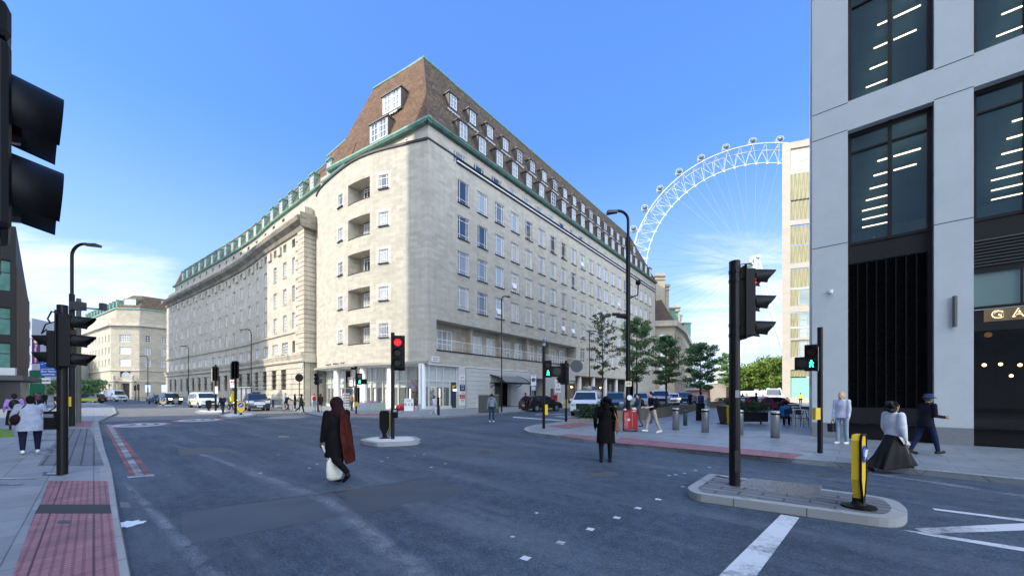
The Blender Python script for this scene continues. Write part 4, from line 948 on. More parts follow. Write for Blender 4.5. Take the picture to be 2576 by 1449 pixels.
dmG = dormer_mesh(1.1, 2.25, 1.3, copper, 1); dw = Win(1.1, 2.25, [.5], [.2, .4, .6, .8], .08, gm=window_glass('bright_pane', light=(.5, .5, .48), amount=.8))
chk = MB(); chk.poly([(-.72, .0, -.25), (-.72, -.35, -.3), (-.72, .3, 1.8)]); chk.tube([(-.80, -.25, -.15), (-.80, .9, 1.9)], .05, 4)
chkm = chk.mesh('cheek', copper)
def pz(x, y, Y): q = P(x, Y); return (q.x, q.y, ZP(y, Y))
mb = MB(); Aq, Bq, Cq, Dq, Eq, Fq = pz(842, 418, 47.4), pz(905, 295, 50.5), pz(878, 345, 50.6), pz(823, 394, 50.6), pz(790, 424, 52.6), pz(838, 432, 48.4)
for q in ((Aq, Bq, Cq), (Aq, Cq, Dq), (Fq, Aq, Dq)): mb.poly(q)
cr_(mb, 'roof', tiles); mb = MB(); mb.tube([Bq, Cq, Dq], .1, 5); cr_(mb, 'ridge_cap', copper)
dxs = [822] + [(397.9 + c * .3661) for c in (1040, 965, 893, 828, 765, 706, 650, 597, 545, 495, 447, 402, 355, 310, 268, 225, 185, 155)]
for x in dxs:
    u = u_at(cA, x + 3, -9, LCn); loc, rz = place(cA, u, 28.85, -.12); o = inst('dormer', dmG, A1, loc, rz); w = inst('window', dw.g, o, (0, .08, 0)); inst('frame', dw.f, w); inst('cheek', chkm, o)
# end wall / back
mb = MB(); e0 = cC(LCn)[0]; mb.prism([tuple(cC(u)[0] - cC(u)[1] * .7) for u in [LCn * i / 12 for i in range(13)]] + [tuple(e0 + V2((4, 14))), (-30, 75)], KH, 24.8); cr_(mb, 'core', mat('core_dark', (.04, .04, .04), .9))
mb = MB(); facade(mb, line_curve(e0, (4, 14), -1), 0, 14, 0, 26, [], 0); cr_(mb, 'end_wall', portland2)
# street name plate and camera on the pier
(x, y, z), rz = place(cC, .9, 5.0, .2); b = MB(); b.box(-.45, .45, -.03, .0, 0, .7); o = cr_(b, 'street_name_plate', white); o.location = (x, y, 4.9); o.rotation_euler = (0, 0, rz); text('YORK', .2, ink, o, (0, -.04, .5)); text('ROAD SE1', .17, ink, o, (0, -.04, .2))

# ------------------------------------------------------------------ far-left stone office block with arched portal
A2 = thing('stone_office_block', 'distant pale stone block with arched portal, brown roof and green dormers', 'building')
def flatwall(parent, a, b, z0, z1, ops, rev, m, name, flip=-1): 
    c = line_curve(a, V2(b) - V2(a), flip); mb = MB(); facade(mb, c, 0, (V2(b) - V2(a)).length, z0, z1, ops, rev); mb.build(name, m, parent); return c, (V2(b) - V2(a)).length
fl0, fl1, fl2, fl3 = (-160, 141.5), (-123.4, 118), (-115.4, 118.8), (-106, 131)
bandst = masonry('banded_portland', (.45, .40, .30), (.38, .34, .26), 1.1, .45, .03, (.32, .28, .22), var=.15)
fw = Win(1.3, 2.2, [.5], [.33, .66], .1, gm=glass); fwb = Win(3.3, 2.3, [.2, .4, .6, .8], [.33, .66], .12, gm=glass)
for (a, b, lab) in ((fl0, fl1, 'left'), (fl1, fl2, 'mid'), (fl2, fl3, 'right')):
    ln_ = (V2(b) - V2(a)).length; nb = {'left': 11, 'mid': 1, 'right': 4}[lab]; us_ = [ln_ * (i + .5) / nb for i in range(nb)]
    hw = 1.65 if lab == 'mid' else .65; ops = [(u - hw, u + hw, r, r + 2.2) for u in us_ for r in (17.8, 14.0, 10.3)]
    if lab != 'mid': ops += [(u - hw, u + hw, 2.2, 4.8) for u in us_]
    else: ops += [(ln_ / 2 - 1.2, ln_ / 2 + 1.2, .1, 5.0, 1.0), (ln_ / 2 - 1.5, ln_ / 2 + 1.5, 6.8, 8.6, .6)]
    c, _ = flatwall(A2, a, b, 0, 25, ops, .3, bandst, 'wall', 1)
    for u in us_:
        for r in (17.8, 14.0, 10.3): (fwb if lab == 'mid' else fw).put(A2, *place(c, u, r, -.2))
    if lab == 'mid':
        b_ = MB(); loc, rz = place(c, ln_ / 2, 6.8, -.3); b_.poly([(-1.5, 0, 0)] + [(1.5 * math.cos(t), 0, 1.7 * math.sin(t)) for t in [math.pi * k / 10 for k in range(11)]]); o = b_.build('arch_window', glass_dk, A2); o.location = loc; o.rotation_euler = (0, 0, rz)
        b_ = MB(); b_.box(-1.2, 1.2, .6, .7, 0, 5); o = b_.build('portal', mat('dark_doorway', (.05, .042, .036), .5), A2); loc, rz = place(c, ln_ / 2, 0, -.2); o.location = loc; o.rotation_euler = (0, 0, rz)
        for s in (-2.6, 2.6):
            b_ = MB(); b_.lathe((0, 0, 0), [(.45, 0), (.4, 5.2), (.6, 5.4), (.6, 5.7), (.25, 5.9), (.35, 6.2), (.35, 7.2), (.1, 7.5)], 10); loc, rz = place(c, ln_ / 2 + s, 0, .7); o = b_.build('portal_column', portland, A2); o.location = loc
fp = [fl0, fl1, fl2, fl3]
def fsweep(prof, m, name):
    mb = MB()
    ps = fp
    for (a, b) in zip(ps, ps[1:]):
        c = line_curve(a, V2(b) - V2(a), 1); l = (V2(b) - V2(a)).length; sweep(mb, c, -.2, l + .2, prof, ustep=99)
    mb.build(name, m, A2)
def finset(d):
    out = []
    for i, p in enumerate(fp):
        a = V2(fp[max(i - 1, 0)]); b = V2(fp[min(i + 1, 3)]); t = (b - a).normalized(); out.append(V2(p) + Vector((-t.y, t.x)) * d)
    return out
for (d, z0, z1, m, nm) in ((-.8, 22.6, 23.4, portland2, 'cornice'), (-.3, 8.8, 9.2, portland2, 'string_course'), (-.3, 5.4, 5.9, portland2, 'string_course')):
    mb = MB(); pts = [tuple(q) for q in finset(d)]; mb.prism(pts + [(-106, 150), (-160, 160)], z0, z1, bottom=True); mb.build(nm, m, A2)
mb = MB(); mb.prism([tuple(q) for q in finset(1.2)] + [(-106, 150), (-160, 160)], 25, 28); mb.build('attic_wall', bandst, A2)
mb = MB(); mb.prism([tuple(q) for q in finset(.9)] + [(-106, 150), (-160, 160)], 28, 28.4, bottom=True); mb.build('gutter', copper, A2)
mb = MB(); o_, i_ = finset(1.3), finset(5)
for k in range(3): mb.poly([tuple(o_[k]) + (28.4,), tuple(o_[k + 1]) + (28.4,), tuple(i_[k + 1]) + (33,), tuple(i_[k]) + (33,)])
mb.poly([tuple(q) + (33,) for q in i_] + [(-110, 150, 33), (-156, 160, 33)]); mb.build('roof', tiles2, A2)
c = line_curve(fl0, V2(fl1) - V2(fl0), 1); l = (V2(fl1) - V2(fl0)).length
for k in range(11): loc, rz = place(c, l * (k + .5) / 11, 28.7, -1.6); o = inst('dormer', dmG, A2, loc, rz); inst('window', dw.g, o, (0, .08, 0))
c = line_curve(fl1, V2(fl2) - V2(fl1), 1)
loc, rz = place(c, 3.9, 28.9, -1.8); o = inst('dormer', dormer_mesh(3.2, 2.5, 2.4, copper, 1), A2, loc, rz); w_ = Win(3.2, 2.5, [.33, .67], [.33, .66], .12); x = inst('window', w_.g, o, (0, .08, 0)); inst('frame', w_.f, x)
loc, rz = place(c, 3.9, 25.5, -1.1); w_ = Win(3.0, 1.5, [.25, .5, .75], [.5], .12); w_.put(A2, loc, rz)

# ------------------------------------------------------------------ grand stone building beyond the corner building (right)
A3 = thing('county_building', 'ornate stone building with tall chimneys beyond the corner building, behind the plaza trees', 'building')
g = [(30, 99.5), (41.3, 97.7), (49, 109.8), (73.9, 157)]
back = [(50, 175), (15, 120)]; tiles3 = masonry('old_roof_tiles', (.10, .07, .05), (.08, .055, .04), .3, .25, .02, (.03, .02, .015), var=.3)
for a, b in zip(g, g[1:]):
    l = (V2(b) - V2(a)).length; nb = max(2, int(l / 4)); us_ = [l * (i + .5) / nb for i in range(nb)]
    ops = [(u - .7, u + .7, r, r + 2.4) for u in us_ for r in (2.2, 6.8, 10.6, 14.6)]
    c, _ = flatwall(A3, a, b, 0, 19, ops, .35, masonry('banded_portland', (0, 0, 0), (0, 0, 0), 1, 1), 'wall', 1)
    st_ = []
    for u in us_:
        for r in (2.2, 6.8, 10.6, 14.6): st_.append(place(c, u, r, -.25))
    fw3 = Win(1.4, 2.4, [.5], [.5], .1, gm=glass)
    for q in st_: inst('window', fw3.g, A3, *q)
for (d, z0, z1, m, nm) in ((.9, 18.9, 20.3, portland2, 'cornice'), (.4, 5.4, 5.9, portland2, 'string_course')):
    pts = []
    for i, p in enumerate(g):
        a = V2(g[max(i - 1, 0)]); b = V2(g[min(i + 1, 3)]); t = (b - a).normalized(); pts.append(tuple(V2(p) + Vector((t.y, -t.x)) * d))
    mb = MB(); mb.prism(pts + back, z0, z1, bottom=True); mb.build(nm, m, A3)
mb = MB(); i2 = [(30, 103), (39.5, 102), (45, 113), (68, 159)]
for k in range(3): mb.poly([tuple(g[k]) + (20.3,), tuple(g[k + 1]) + (20.3,), tuple(i2[k + 1]) + (27.0,), tuple(i2[k]) + (27.0,)])
mb.poly([q + (27.0,) for q in i2] + [q + (27.0,) for q in back]); mb.build('roof', tiles3, A3)
for (x, Y, w, zt) in ((1657, 103, 2.4, 33.6), (1674, 105, 1.0, 31.4), (1697, 127, 2.6, 30.6), (1706, 131, 1.2, 28.5)):
    p = P(x, Y); b = MB(); b.cbox((p.x, p.y, (20 + zt) / 2), (w, 2.4, zt - 20)); b.cbox((p.x, p.y, zt - .5), (w + .6, 3, .5)); b.cbox((p.x, p.y, zt - 1.6), (w + .35, 2.7, .25)); b.build('chimney', bandst, A3)
for (x, Y) in ((1682, 108), (1690, 112), (1724, 130)):
    p = P(x, Y); b = MB(); b.cbox((p.x, p.y, 23), (2.4, 3, 4.4)); b.cbox((p.x, p.y, 25.4), (2.8, 3.4, .4)); b.build('dormer', copper, A3)

# ------------------------------------------------------------------ modern clad office block on the right edge
A4 = thing('clad_office_block', 'modern office block with smooth pale grey cladding and tall dark glazed bays', 'building')
RA = V2((11.5, 14.7)); rd = V2((.743, -.669)).normalized(); cO = line_curve(RA, rd, 1); 
if cO(0)[1].dot(-RA) < 0: cO = line_curve(RA, rd, -1)
def speck(name, col):
    m = mat(name, col, .55, var=.06, vscale=1.5)
    t = m.node_tree; b = t.nodes['Principled BSDF']; n = t.nodes.new('ShaderNodeTexNoise'); n.inputs['Scale'].default_value = 90; n.inputs['Detail'].default_value = 2
    tcn = t.nodes.new('ShaderNodeTexCoord'); t.links.new(tcn.outputs['Object'], n.inputs[0]); bn = t.nodes.new('ShaderNodeBump'); bn.inputs['Strength'].default_value = .25; bn.inputs['Distance'].default_value = .004; t.links.new(n.outputs[0], bn.inputs['Height']); t.links.new(bn.outputs[0], b.inputs['Normal']); return m
clad = speck('precast_cladding', (.54, .57, .58)); plinth = mat('grey_plinth', (.20, .21, .225), .7, var=.15, vscale=20)
bays_ = [(1.03 + 2.97 * k, 3.16 + 2.97 * k) for k in range(4)]
opq = []
for (a, b) in bays_:
    opq += [(a, b, KH, 11.34, .45), (a, b, 12.40, 16.7, .45), (a, b, 17.9, 22.2, .45), (a, b, 23.2, 27.4, .45)]
mb = MB(); facade(mb, cO, 0, 13, .66, 28.5, [(o[0], o[1], max(o[2], .66), o[3], .45) for o in opq], .45); mb.build('cladding', clad, A4)
mb = MB(); facade(mb, lambda u: (cO(u)[0] + cO(u)[1] * .02, cO(u)[1]), 0, 13, KH, .66, [(a, b, KH, .66) for a, b in bays_], .45); mb.build('plinth', plinth, A4)
def obq(u, z, d): p, n = cO(u); return (p.x - n.x * d, p.y - n.y * d, z)
def JT(q): b = MB(); b.poly(q); b.build('panel_joint', blackm, A4)
class _J: poly = staticmethod(JT); build = staticmethod(lambda *a: None)
jt = _J
for z in (11.37, 12.36):
    for (a, b) in ((0, 1.03), (3.16, 4.0), (6.13, 6.97), (9.1, 9.94)): jt.poly([obq(a, z - .012, -.003), obq(b, z - .012, -.003), obq(b, z + .012, -.003), obq(a, z + .012, -.003)])
for z in (7.27,):
    for (a, b) in ((0, 1.03), (3.16, 4.0)): jt.poly([obq(a, z - .012, -.003), obq(b, z - .012, -.003), obq(b, z + .012, -.003), obq(a, z + .012, -.003)])
jt.build('panel_joints', blackm, A4)
side = V2((.6108, .7918)); sEnd = RA + side * 46
mb = MB(); facade(mb, line_curve(RA, side, -1), 0, 46, KH, 28.5, [(2 + k * 4, 4.4 + k * 4, z, z + 3.6, .3) for k in range(10) for z in (2, 7.4, 12.4, 17.9)], .3); mb.build('side_wall', clad, A4)
mb = MB(); facade(mb, lambda u: (line_curve(RA, side, -1)(u)[0] + Vector((-side.y, side.x)) * .0 - Vector((-side.y, side.x)) * 0.0, Vector((-side.y, side.x))), 0, 0.01, 0, .1, [], 0)
mb = MB(); sw = lambda u, z, d: tuple((RA + side * u - Vector((-side.y, side.x)) * d)) + (z,)
mb.poly([sw(0, 0, .4), sw(46, 0, .4), sw(46, 28, .4), sw(0, 28, .4)]); mb.build('side_glazing', glass_dk, A4)
mb = MB(); mb.poly([tuple(RA) + (28.5,), tuple(RA + rd * 13) + (28.5,), tuple(RA + rd * 13 + side * 46) + (28.5,), tuple(sEnd) + (28.5,)]); mb.build('flat_roof', grey, A4)
officeglass = mat('office_glass', (.02, .06, .085), .03, spec=1.0, alpha=.48); officeglass.node_tree.nodes['Principled BSDF'].inputs['IOR'].default_value = 1.9
dkframe = mat('dark_bronze_frame', (.014, .013, .015), .55, spec=.3); strip_m = mat('office_strip_light', (1, .9, .65), .5, emit=(1, .86, .58), es=3)
room = mat('office_interior', (.09, .26, .36), .8); louv = mat('black_louvre', (.012, .012, .014), .5)
for bi, (a, b) in enumerate(bays_):
    for (z0, z1) in ((7.2, 11.34), (12.4, 16.7), (17.9, 22.2)):
        w = thing('window', '', ''); w.parent = A4
        for k in ('label', 'category'):
            if k in w: del w[k]
        f = MB()
        def fb(u0, u1, za, zb, d0, d1): f.poly([obq(u0, za, d0), obq(u1, za, d0), obq(u1, zb, d0), obq(u0, zb, d0)]); f.poly([obq(u0, za, d0), obq(u0, za, d1), obq(u0, zb, d1), obq(u0, zb, d0)]); f.poly([obq(u1, za, d0), obq(u1, za, d1), obq(u1, zb, d1), obq(u1, zb, d0)]); f.poly([obq(u0, za, d0), obq(u1, za, d0), obq(u1, za, d1), obq(u0, za, d1)]); f.poly([obq(u0, zb, d0), obq(u1, zb, d0), obq(u1, zb, d1), obq(u0, zb, d1)])
        fb(a, a + .10, z0, z1, .28, .40); fb(b - .13, b, z0, z1, .28, .40); fb(a, b, z0, z0 + .10, .27, .40); fb(a, b, z1 - .14, z1, .27, .40)
        mu = a + (b - a) * (.50 if bi else .52); fb(mu - .05, mu + .05, z0, z1, .24, .40); fb(a, b, z1 - .75, z1 - .69, .29, .40)
        f.build('frame', dkframe, w)
        gmb = MB(); gmb.poly([obq(a, z0, .36), obq(b, z0, .36), obq(b, z1, .36), obq(a, z1, .36)]); gmb.build('pane', officeglass, w)
        s_ = MB(); sc_u = lambda u, d: 1.29 + (u - 1.29) * (18.6 + d) / 18.6
        for k in range(8):
            dpt = 1.0 + k * 1.3; zz = z1 - .42
            segs = [(mu - .12 - .10 * min(k, 5) - .1, mu - .08)]
            if k < 3 or bi: segs.append((mu + .08, b - .2 - .1 * k))
            for (p0, p1) in segs: s_.tube([obq(sc_u(p0, dpt), zz, dpt), obq(sc_u(p1, dpt), zz, dpt)], .028, 4)
        s_.build('strip_lights', strip_m, w)
    r_ = MB()
for (z0, z1) in ((7.2, 11.34), (12.4, 16.7), (17.9, 22.2)):
    r_ = MB(); r_.poly([obq(.3, z0, .5), obq(12.8, z0, .5), obq(16, z0, 12), obq(-.4, z0, 12)]); r_.poly([obq(.3, z1, .5), obq(12.8, z1, .5), obq(16, z1, 12), obq(-.4, z1, 12)]); r_.poly([obq(-.4, z0, 12), obq(16, z0, 12), obq(16, z1, 12), obq(-.4, z1, 12)]); r_.poly([obq(.3, z0, .5), obq(-.4, z0, 12), obq(-.4, z1, 12), obq(.3, z1, .5)])
    for k in range(5): r_.cbox(tuple(Vector(obq(1.5 + k * 2.3, z0 + .55, 4 + (k % 2) * 3))), (1.6, .8, 1.1), 0, .7)
    r_.build('office_interior', room, A4)
# bay 1: louvred wall below
a, b = bays_[0]
f = MB(); f.poly([obq(a, 6.55, .30), obq(b, 6.55, .30), obq(b, 7.2, .30), obq(a, 7.2, .30)]); f.poly([obq(a, KH, .42), obq(b, KH, .42), obq(b, 6.55, .42), obq(a, 6.55, .42)]); f.poly([obq(b - .13, KH, .28), obq(b, KH, .28), obq(b, 7.2, .28), obq(b - .13, 7.2, .28)]); f.poly([obq(a, KH, .29), obq(b, KH, .29), obq(b, 1.25, .29), obq(a, 1.25, .29)])
f.build('spandrel', dkframe, A4)
lv = MB()
for k in range(9):
    u = a + .02 + k * (b - a - .15) / 8; lv.poly([obq(u - .02, 1.25, .27), obq(u + .02, 1.25, .27), obq(u + .02, 6.5, .27), obq(u - .02, 6.5, .27)]); lv.poly([obq(u + .02, 1.25, .27), obq(u + .02, 1.25, .42), obq(u + .02, 6.5, .42), obq(u + .02, 6.5, .27)])
z = 1.3
while z < 6.5: lv.poly([obq(a, z, .31), obq(b - .13, z, .31), obq(b - .13, z + .035, .40), obq(a, z + .035, .40)]); z += .075
lv.build('louvres', mat('louvre_black', (.006, .006, .007), .6, spec=.1), A4)
# bay 2..: shop with lit sign
for bi, (a, b) in enumerate(bays_[1:3]):
    f = MB(); f.poly([obq(a, 5.55, .30), obq(b, 5.55, .30), obq(b, 7.2, .30), obq(a, 7.2, .30)]); _r = MB(); _r.poly([obq(a, KH, .30), obq(b, KH, .30), obq(b, .95, .30), obq(a, .95, .30)]); _r.build('stall_riser', dkframe, A4); f.poly([obq(a, 3.72, .29), obq(b, 3.72, .29), obq(b, 4.0, .29), obq(a, 4.0, .29)]); f.poly([obq(a, 4.4, .29), obq(b, 4.4, .29), obq(b, 4.5, .29), obq(a, 4.5, .29)]); f.poly([obq(a + .95, 4.4, .285), obq(a + 1.01, 4.4, .285), obq(a + 1.01, 5.55, .285), obq(a + .95, 5.55, .285)]); f.build('spandrel', dkframe, A4)
    _r = MB(); _r.poly([obq(a, 4.0, .34), obq(b, 4.0, .34), obq(b, 4.4, .34), obq(a, 4.4, .34)]); _r.build('sign_backing', dkframe, A4)
    lv = MB(); z = 5.75
    while z < 6.6: lv.poly([obq(a, z, .26), obq(b, z, .26), obq(b, z + .05, .30), obq(a, z + .05, .30)]); z += .1
    lv.build('louvres', mat('louvre_blades', (.03, .03, .032), .5), A4)
    g_ = MB(); g_.poly([obq(a, 4.5, .36), obq(b, 4.5, .36), obq(b, 5.55, .36), obq(a, 5.55, .36)]); g_.build('upper_glazing', mat('pale_green_glass', (.17, .25, .24), .05, spec=.9), A4)
    g_ = MB(); g_.poly([obq(a, .95, .36), obq(b, .95, .36), obq(b, 3.72, .36), obq(a, 3.72, .36)]); g_.build('shop_window', mat('restaurant_glass', (.004, .006, .007), .03, spec=.8, alpha=.55), A4)
    fs = MB(); fs.poly([obq(a + .25, 4.0, .32), obq(b, 4.0, .32), obq(b, 4.4, .32), obq(a + .25, 4.4, .32)]); sgn = fs.build('sign_board', mat('brass_fascia', (.13, .10, .06), .5, emit=(1, .72, .36), es=.03), A4)
rz = math.atan2(cO(0)[1].y, cO(0)[1].x) + math.pi / 2
a = bays_[1][0]
for i, (ch, uu) in enumerate((('G', .52), ('A', .93))):
    x, y, z = obq(a + uu, 4.2, .245); t = text(ch, .34, mat('lit_lettering_face', (.16, .12, .08), .4), A4, (x, y, z), (R(90), 0, rz), 'sign_letter', ext=.02, off=-.004)
    x, y, z = obq(a + uu, 4.2, .30); t = text(ch, .34, mat('letter_glow', (1, .8, .5), .5, emit=(1, .74, .40), es=1.0), A4, (x, y, z), (R(90), 0, rz), 'sign_letter_glow', ext=.002, off=.011)
r_ = MB(); r_.poly([obq(3.2, .2, 6), obq(16, .2, 6), obq(16, 3.9, 6), obq(3.2, 3.9, 6)]); r_.poly([obq(3.2, .15, .5), obq(12.8, .15, .5), obq(16, .15, 6), obq(3.2, .15, 6)]); r_.poly([obq(3.2, 3.9, .5), obq(12.8, 3.9, .5), obq(16, 3.9, 6), obq(3.2, 3.9, 6)]); r_.poly([obq(3.2, .15, .5), obq(3.2, .15, 6), obq(3.2, 3.9, 6), obq(3.2, 3.9, .5)]); r_.build('restaurant_interior', mat('restaurant_dark', (.04, .028, .018), .8, var=.5, vscale=1.2), A4)
bulb = mat('restaurant_bulb', (1, .8, .5), .5, emit=(1, .62, .22), es=9)
for (x, y, dpt, rad) in ((2476, 918, 1.0, .05), (2517, 916, 1.8, .05), (2566, 918, 1.6, .05), (2544, 945, 3.4, .05), (2486, 842, 1.2, .09)):
    r0 = (x - CX) / F; pn = cO(0); o_ = RA - pn[1] * dpt; u = (o_.y * r0 - o_.x) / (rd.x - rd.y * r0); q = o_ + rd * u; b = MB(); b.ball((q.x, q.y, ZP(y, q.y)), rad if rad < .06 else rad, 8); b.build('pendant_bulb', bulb if rad < .06 else mat('dim_globe', (.3, .15, .05), .5, emit=(1, .5, .2), es=.12), A4)
# wall camera and tubular wall light
x, y, z = obq(.55, 5.52, -.08); b = MB(); b.ball((x, y, z), .07, 10); b.cbox((x + .04, y + .04, z + .06), (.10, .12, .05)); b.build('wall_camera', white, A4)
b = MB(); b.tube([obq(3.6, 3.88, -.08), obq(3.6, 4.86, -.08)], .055, 10); b.tube([obq(3.6, 4.4, -.08), obq(3.6, 4.4, 0)], .03, 6); b.build('wall_light', mat('anthracite', (.10, .10, .10), .4), A4)

# ------------------------------------------------------------------ tall beige hotel block with folded gold panels
A5 = thing('beige_tower_block', 'tall beige stone block with folded gold panels behind the right-hand office', 'building')
TA = V2((49.3, 70)); td = V2((.946, -.322)).normalized(); cT = line_curve(TA, td, 1)
if cT(0)[1].dot(-TA) < 0: cT = line_curve(TA, td, -1)
zt = lambda y: ZP(y, 69.5)
groups = [(374, 555), (567, 664), (676, 771), (786, 852), (856, 900), (930, 1000)]
beige = masonry('beige_stone', (.43, .37, .30), (.40, .34, .275), 1.2, .6, .008, (.4, .36, .3), var=.06)
hops = [(1.3, 5.6, zt(b), zt(a), .35) for a, b in groups] + [(6.9, 11.2, zt(b), zt(a), .35) for a, b in groups]
mb = MB(); facade(mb, cT, 0, 14, 0, zt(358), hops, .35); mb.build('street_wall', beige, A5)
bp = [TA + Vector((19.5, 26)), TA + td * 14 + Vector((19.5, 26))]
mb = MB(); mb.poly([tuple(TA) + (0,), tuple(bp[0]) + (0,), tuple(bp[0]) + (zt(358),), tuple(TA) + (zt(358),)]); mb.poly([tuple(TA) + (zt(358),), tuple(TA + td * 14) + (zt(358),), tuple(bp[1]) + (zt(358),), tuple(bp[0]) + (zt(358),)]); mb.build('side_wall', beige, A5)
gold = mat('gold_panel', (.30, .275, .16), .6, metal=.0, var=.15, vscale=.8); gold2 = mat('gold_panel_frame', (.36, .32, .18), .5)
def tq(u, z, d): p, n = cT(u); return (p.x - n.x * d, p.y - n.y * d, z)
def fold(u0, u1, z0, z1, n=7):
    mb = MB(); w = (u1 - u0) / n
    for k in range(n):
        a = u0 + k * w; mb.poly([tq(a, z0, .3), tq(a + w / 2, z0, .05), tq(a + w / 2, z1, .2)]); mb.poly([tq(a, z0, .3), tq(a + w / 2, z1, .2), tq(a, z1, .05)]); mb.poly([tq(a + w / 2, z0, .05), tq(a + w, z0, .3), tq(a + w / 2, z1, .2)]); mb.poly([tq(a + w, z0, .3), tq(a + w, z1, .05), tq(a + w / 2, z1, .2)])
    mb.build('gold_panel', gold, A5)
for (y0, y1) in ((438, 503), (507, 553), (570, 616), (618, 662), (678, 724), (852, 860)): fold(1.3, 5.6, zt(y1), zt(y0))
tw = Win(2.4, zt(728) - zt(770), [.5], [.5], .1, fm=gold2, gm=window_glass('teal_pane', light=(.25, .38, .36), amount=.6))
for (y0, y1) in ((728, 770), (788, 822), (826, 851), (858, 898)):
    w_ = Win(2.6, zt(y0) - zt(y1), [.5], [.5], .12, fm=gold2, gm=window_glass('teal_pane')); loc, rz = place(cT, 4.0, zt(y1), -.2); w_.put(A5, loc, rz); fold(1.3, 2.6, zt(y1), zt(y0), 2)
w_ = Win(4.3, zt(376) - zt(438), [.5], [.5], .08, fm=gold2, gm=window_glass('bright_pane', light=(.5, .5, .48), amount=.8)); loc, rz = place(cT, 3.45, zt(438), -.2); w_.put(A5, loc, rz)
mb = MB(); mb.poly([tq(1.3, 0, .25), tq(5.6, 0, .25), tq(5.6, zt(950), .25), tq(1.3, zt(950), .25)]); mb.build('hoarding', mat('mint_hoarding', (.22, .42, .36), .6), A5)
fold(1.3, 5.6, zt(947), zt(932), 9)
# ------------------------------------------------------------------ dark framed building on the left edge
A6 = thing('dark_framed_block', 'dark bronze-framed office block with green-tinted windows on the left edge', 'building')
K1 = P(40, 42); K2 = V2((K1.x, K1.y)) + V2((-.74, .67)) * 13; K1 = V2((K1.x, K1.y)); kd = V2((-.80, -.60))
cK = line_curve(K1, kd, 1)
if cK(0)[1].dot(-K1) < 0: cK = line_curve(K1, kd, -1)
zk = lambda y: ZP(y, 42)
kw_ = [(zk(735), zk(657)), (zk(845), zk(775)), (zk(930), zk(863))]
kops = [(.35 + 3.6 * k, 3.4 + 3.6 * k, a, b, .3) for k in range(4) for a, b in kw_]
mb = MB(); facade(mb, cK, 0, 15, zk(945), 20, kops, .3); mb.poly([tuple(K1) + (zk(945),), tuple(K2) + (zk(945),), tuple(K2) + (14.2,), tuple(K1) + (20,)]); mb.build('wall', dkframe, A6)
kg = Win(3.05, 3.0, [.55], [.3], .1, fm=dkframe, gm=mat('green_glass', (.09, .20, .17), .08, spec=.8, var=.5, vscale=.7))
for k in range(4):
    for a, b in kw_: w_ = Win(3.05, b - a, [.55], [.6], .1, fm=dkframe, gm=mat('green_glass', (.09, .2, .17))); w_.put(A6, *place(cK, 1.87 + 3.6 * k, a, -.2))
fin = MB()
for k in range(12): p = K1.lerp(K2, (k + .5) / 12); fin.cbox((p.x + .06, p.y, 9.5), (.14, .3, 12 - k * .3), 0, .7)
fin.build('fins', mat('bronze_fin', (.075, .06, .05), .5), A6)
mb = MB(); n_ = Vector((.67, .74)); mb.prism([tuple(K1 + Vector((1.5, -.6))), tuple(K2 + Vector((1.2, 1))), tuple(K2 + Vector((-6, 0))), tuple(K1 + kd * 15), tuple(K1 + kd * 15 + Vector((1.2, -1.4)))], zk(957), zk(945), bottom=True); mb.build('canopy', darkgrey, A6)
mb = MB(); mb.prism([tuple(K1 + Vector((.3, -.3))), tuple(K1 + kd * 15 + Vector((.3, -.3))), tuple(K1 + kd * 15 + Vector((0, .2))), tuple(K1 + Vector((0, .1)))], zk(945), zk(926), bottom=True); mb.build('fascia', mat('pale_fascia', (.5, .52, .52), .5), A6)
mb = MB(); mb.prism([tuple(K1 + Vector((-.8, 1))), tuple(K2 + Vector((-.5, .5))), tuple(K2 + Vector((-12, 0))), tuple(K1 + kd * 15)], KH, zk(950)); mb.build('ground_floor', mat('dark_shopfront', (.018, .018, .02), .25), A6)
# ------------------------------------------------------------------ more distant left-hand buildings
def slabtower(name, label, x0, x1, ytop, Y, m, floors, gm, dep=14, ybot=1000, bar=None):
    a, b = P(x0, Y), P(x1, Y); zt_ = ZP(ytop, Y); t = thing(name, label, 'building'); mb = MB(); mb.prism([(a.x, a.y), (b.x, b.y), (b.x - 5, b.y + dep), (a.x - 5, a.y + dep)], 0, zt_); mb.build('wall', m, t)
    h = zt_ / floors
    for k in range(floors):
        g_ = MB(); g_.box(a.x + .4, b.x - .4, Y - .06, Y + .02, k * h + h * .35, k * h + h * .8); g_.build('window_band', gm, t)
    return t
slabtower('cream_tower', 'cream concrete office tower with window bands, behind the left signal', 103, 160, 829, 210, mat('cream_concrete', (.55, .50, .38), .8, var=.1), 9, glass_dk)
slabtower('white_modern_block', 'white modern low block beside the dark framed building', 66, 150, 882, 120, mat('white_render', (.5, .52, .54), .7, var=.1), 4, mat('blue_band_glass', (.12, .16, .2), .2))
slabtower('white_slab_block', 'narrow pale slab beyond the dark framed building', 68, 80, 800, 90, mat('white_render', (.5, .52, .54), .7), 5, mat('blue_band_glass', (.12, .16, .2), .2))
t = thing('green_hoarding', 'dark green construction hoarding board with white writing beyond the left pavement', 'hoarding', P(95, 74, 0)); b = MB(); b.box(-1.6, 1.1, 0, .15, .5, ZP(931, 74)); b.build('board', mat('hoarding_green', (.005, .09, .045), .5), t)
text('WELCOME TO', .3, white, t, (-.2, -.02, 4.7)); text('LONDON', .35, white, t, (-.2, -.02, 4.2)); text('SOUTH BANK', .25, white, t, (-.2, -.02, 3.8))
for s in (-1.4, .9):
    b = MB(); b.box(s - .08, s + .08, 0.02, .12, 0, .6); b.build('post', blackm, t)
t = thing('hotel_banner', 'purple vertical hanging banner with white lettering above the green hoarding', 'banner', P(90, 62, 0)); z0, z1 = ZP(915, 62), ZP(851, 62)
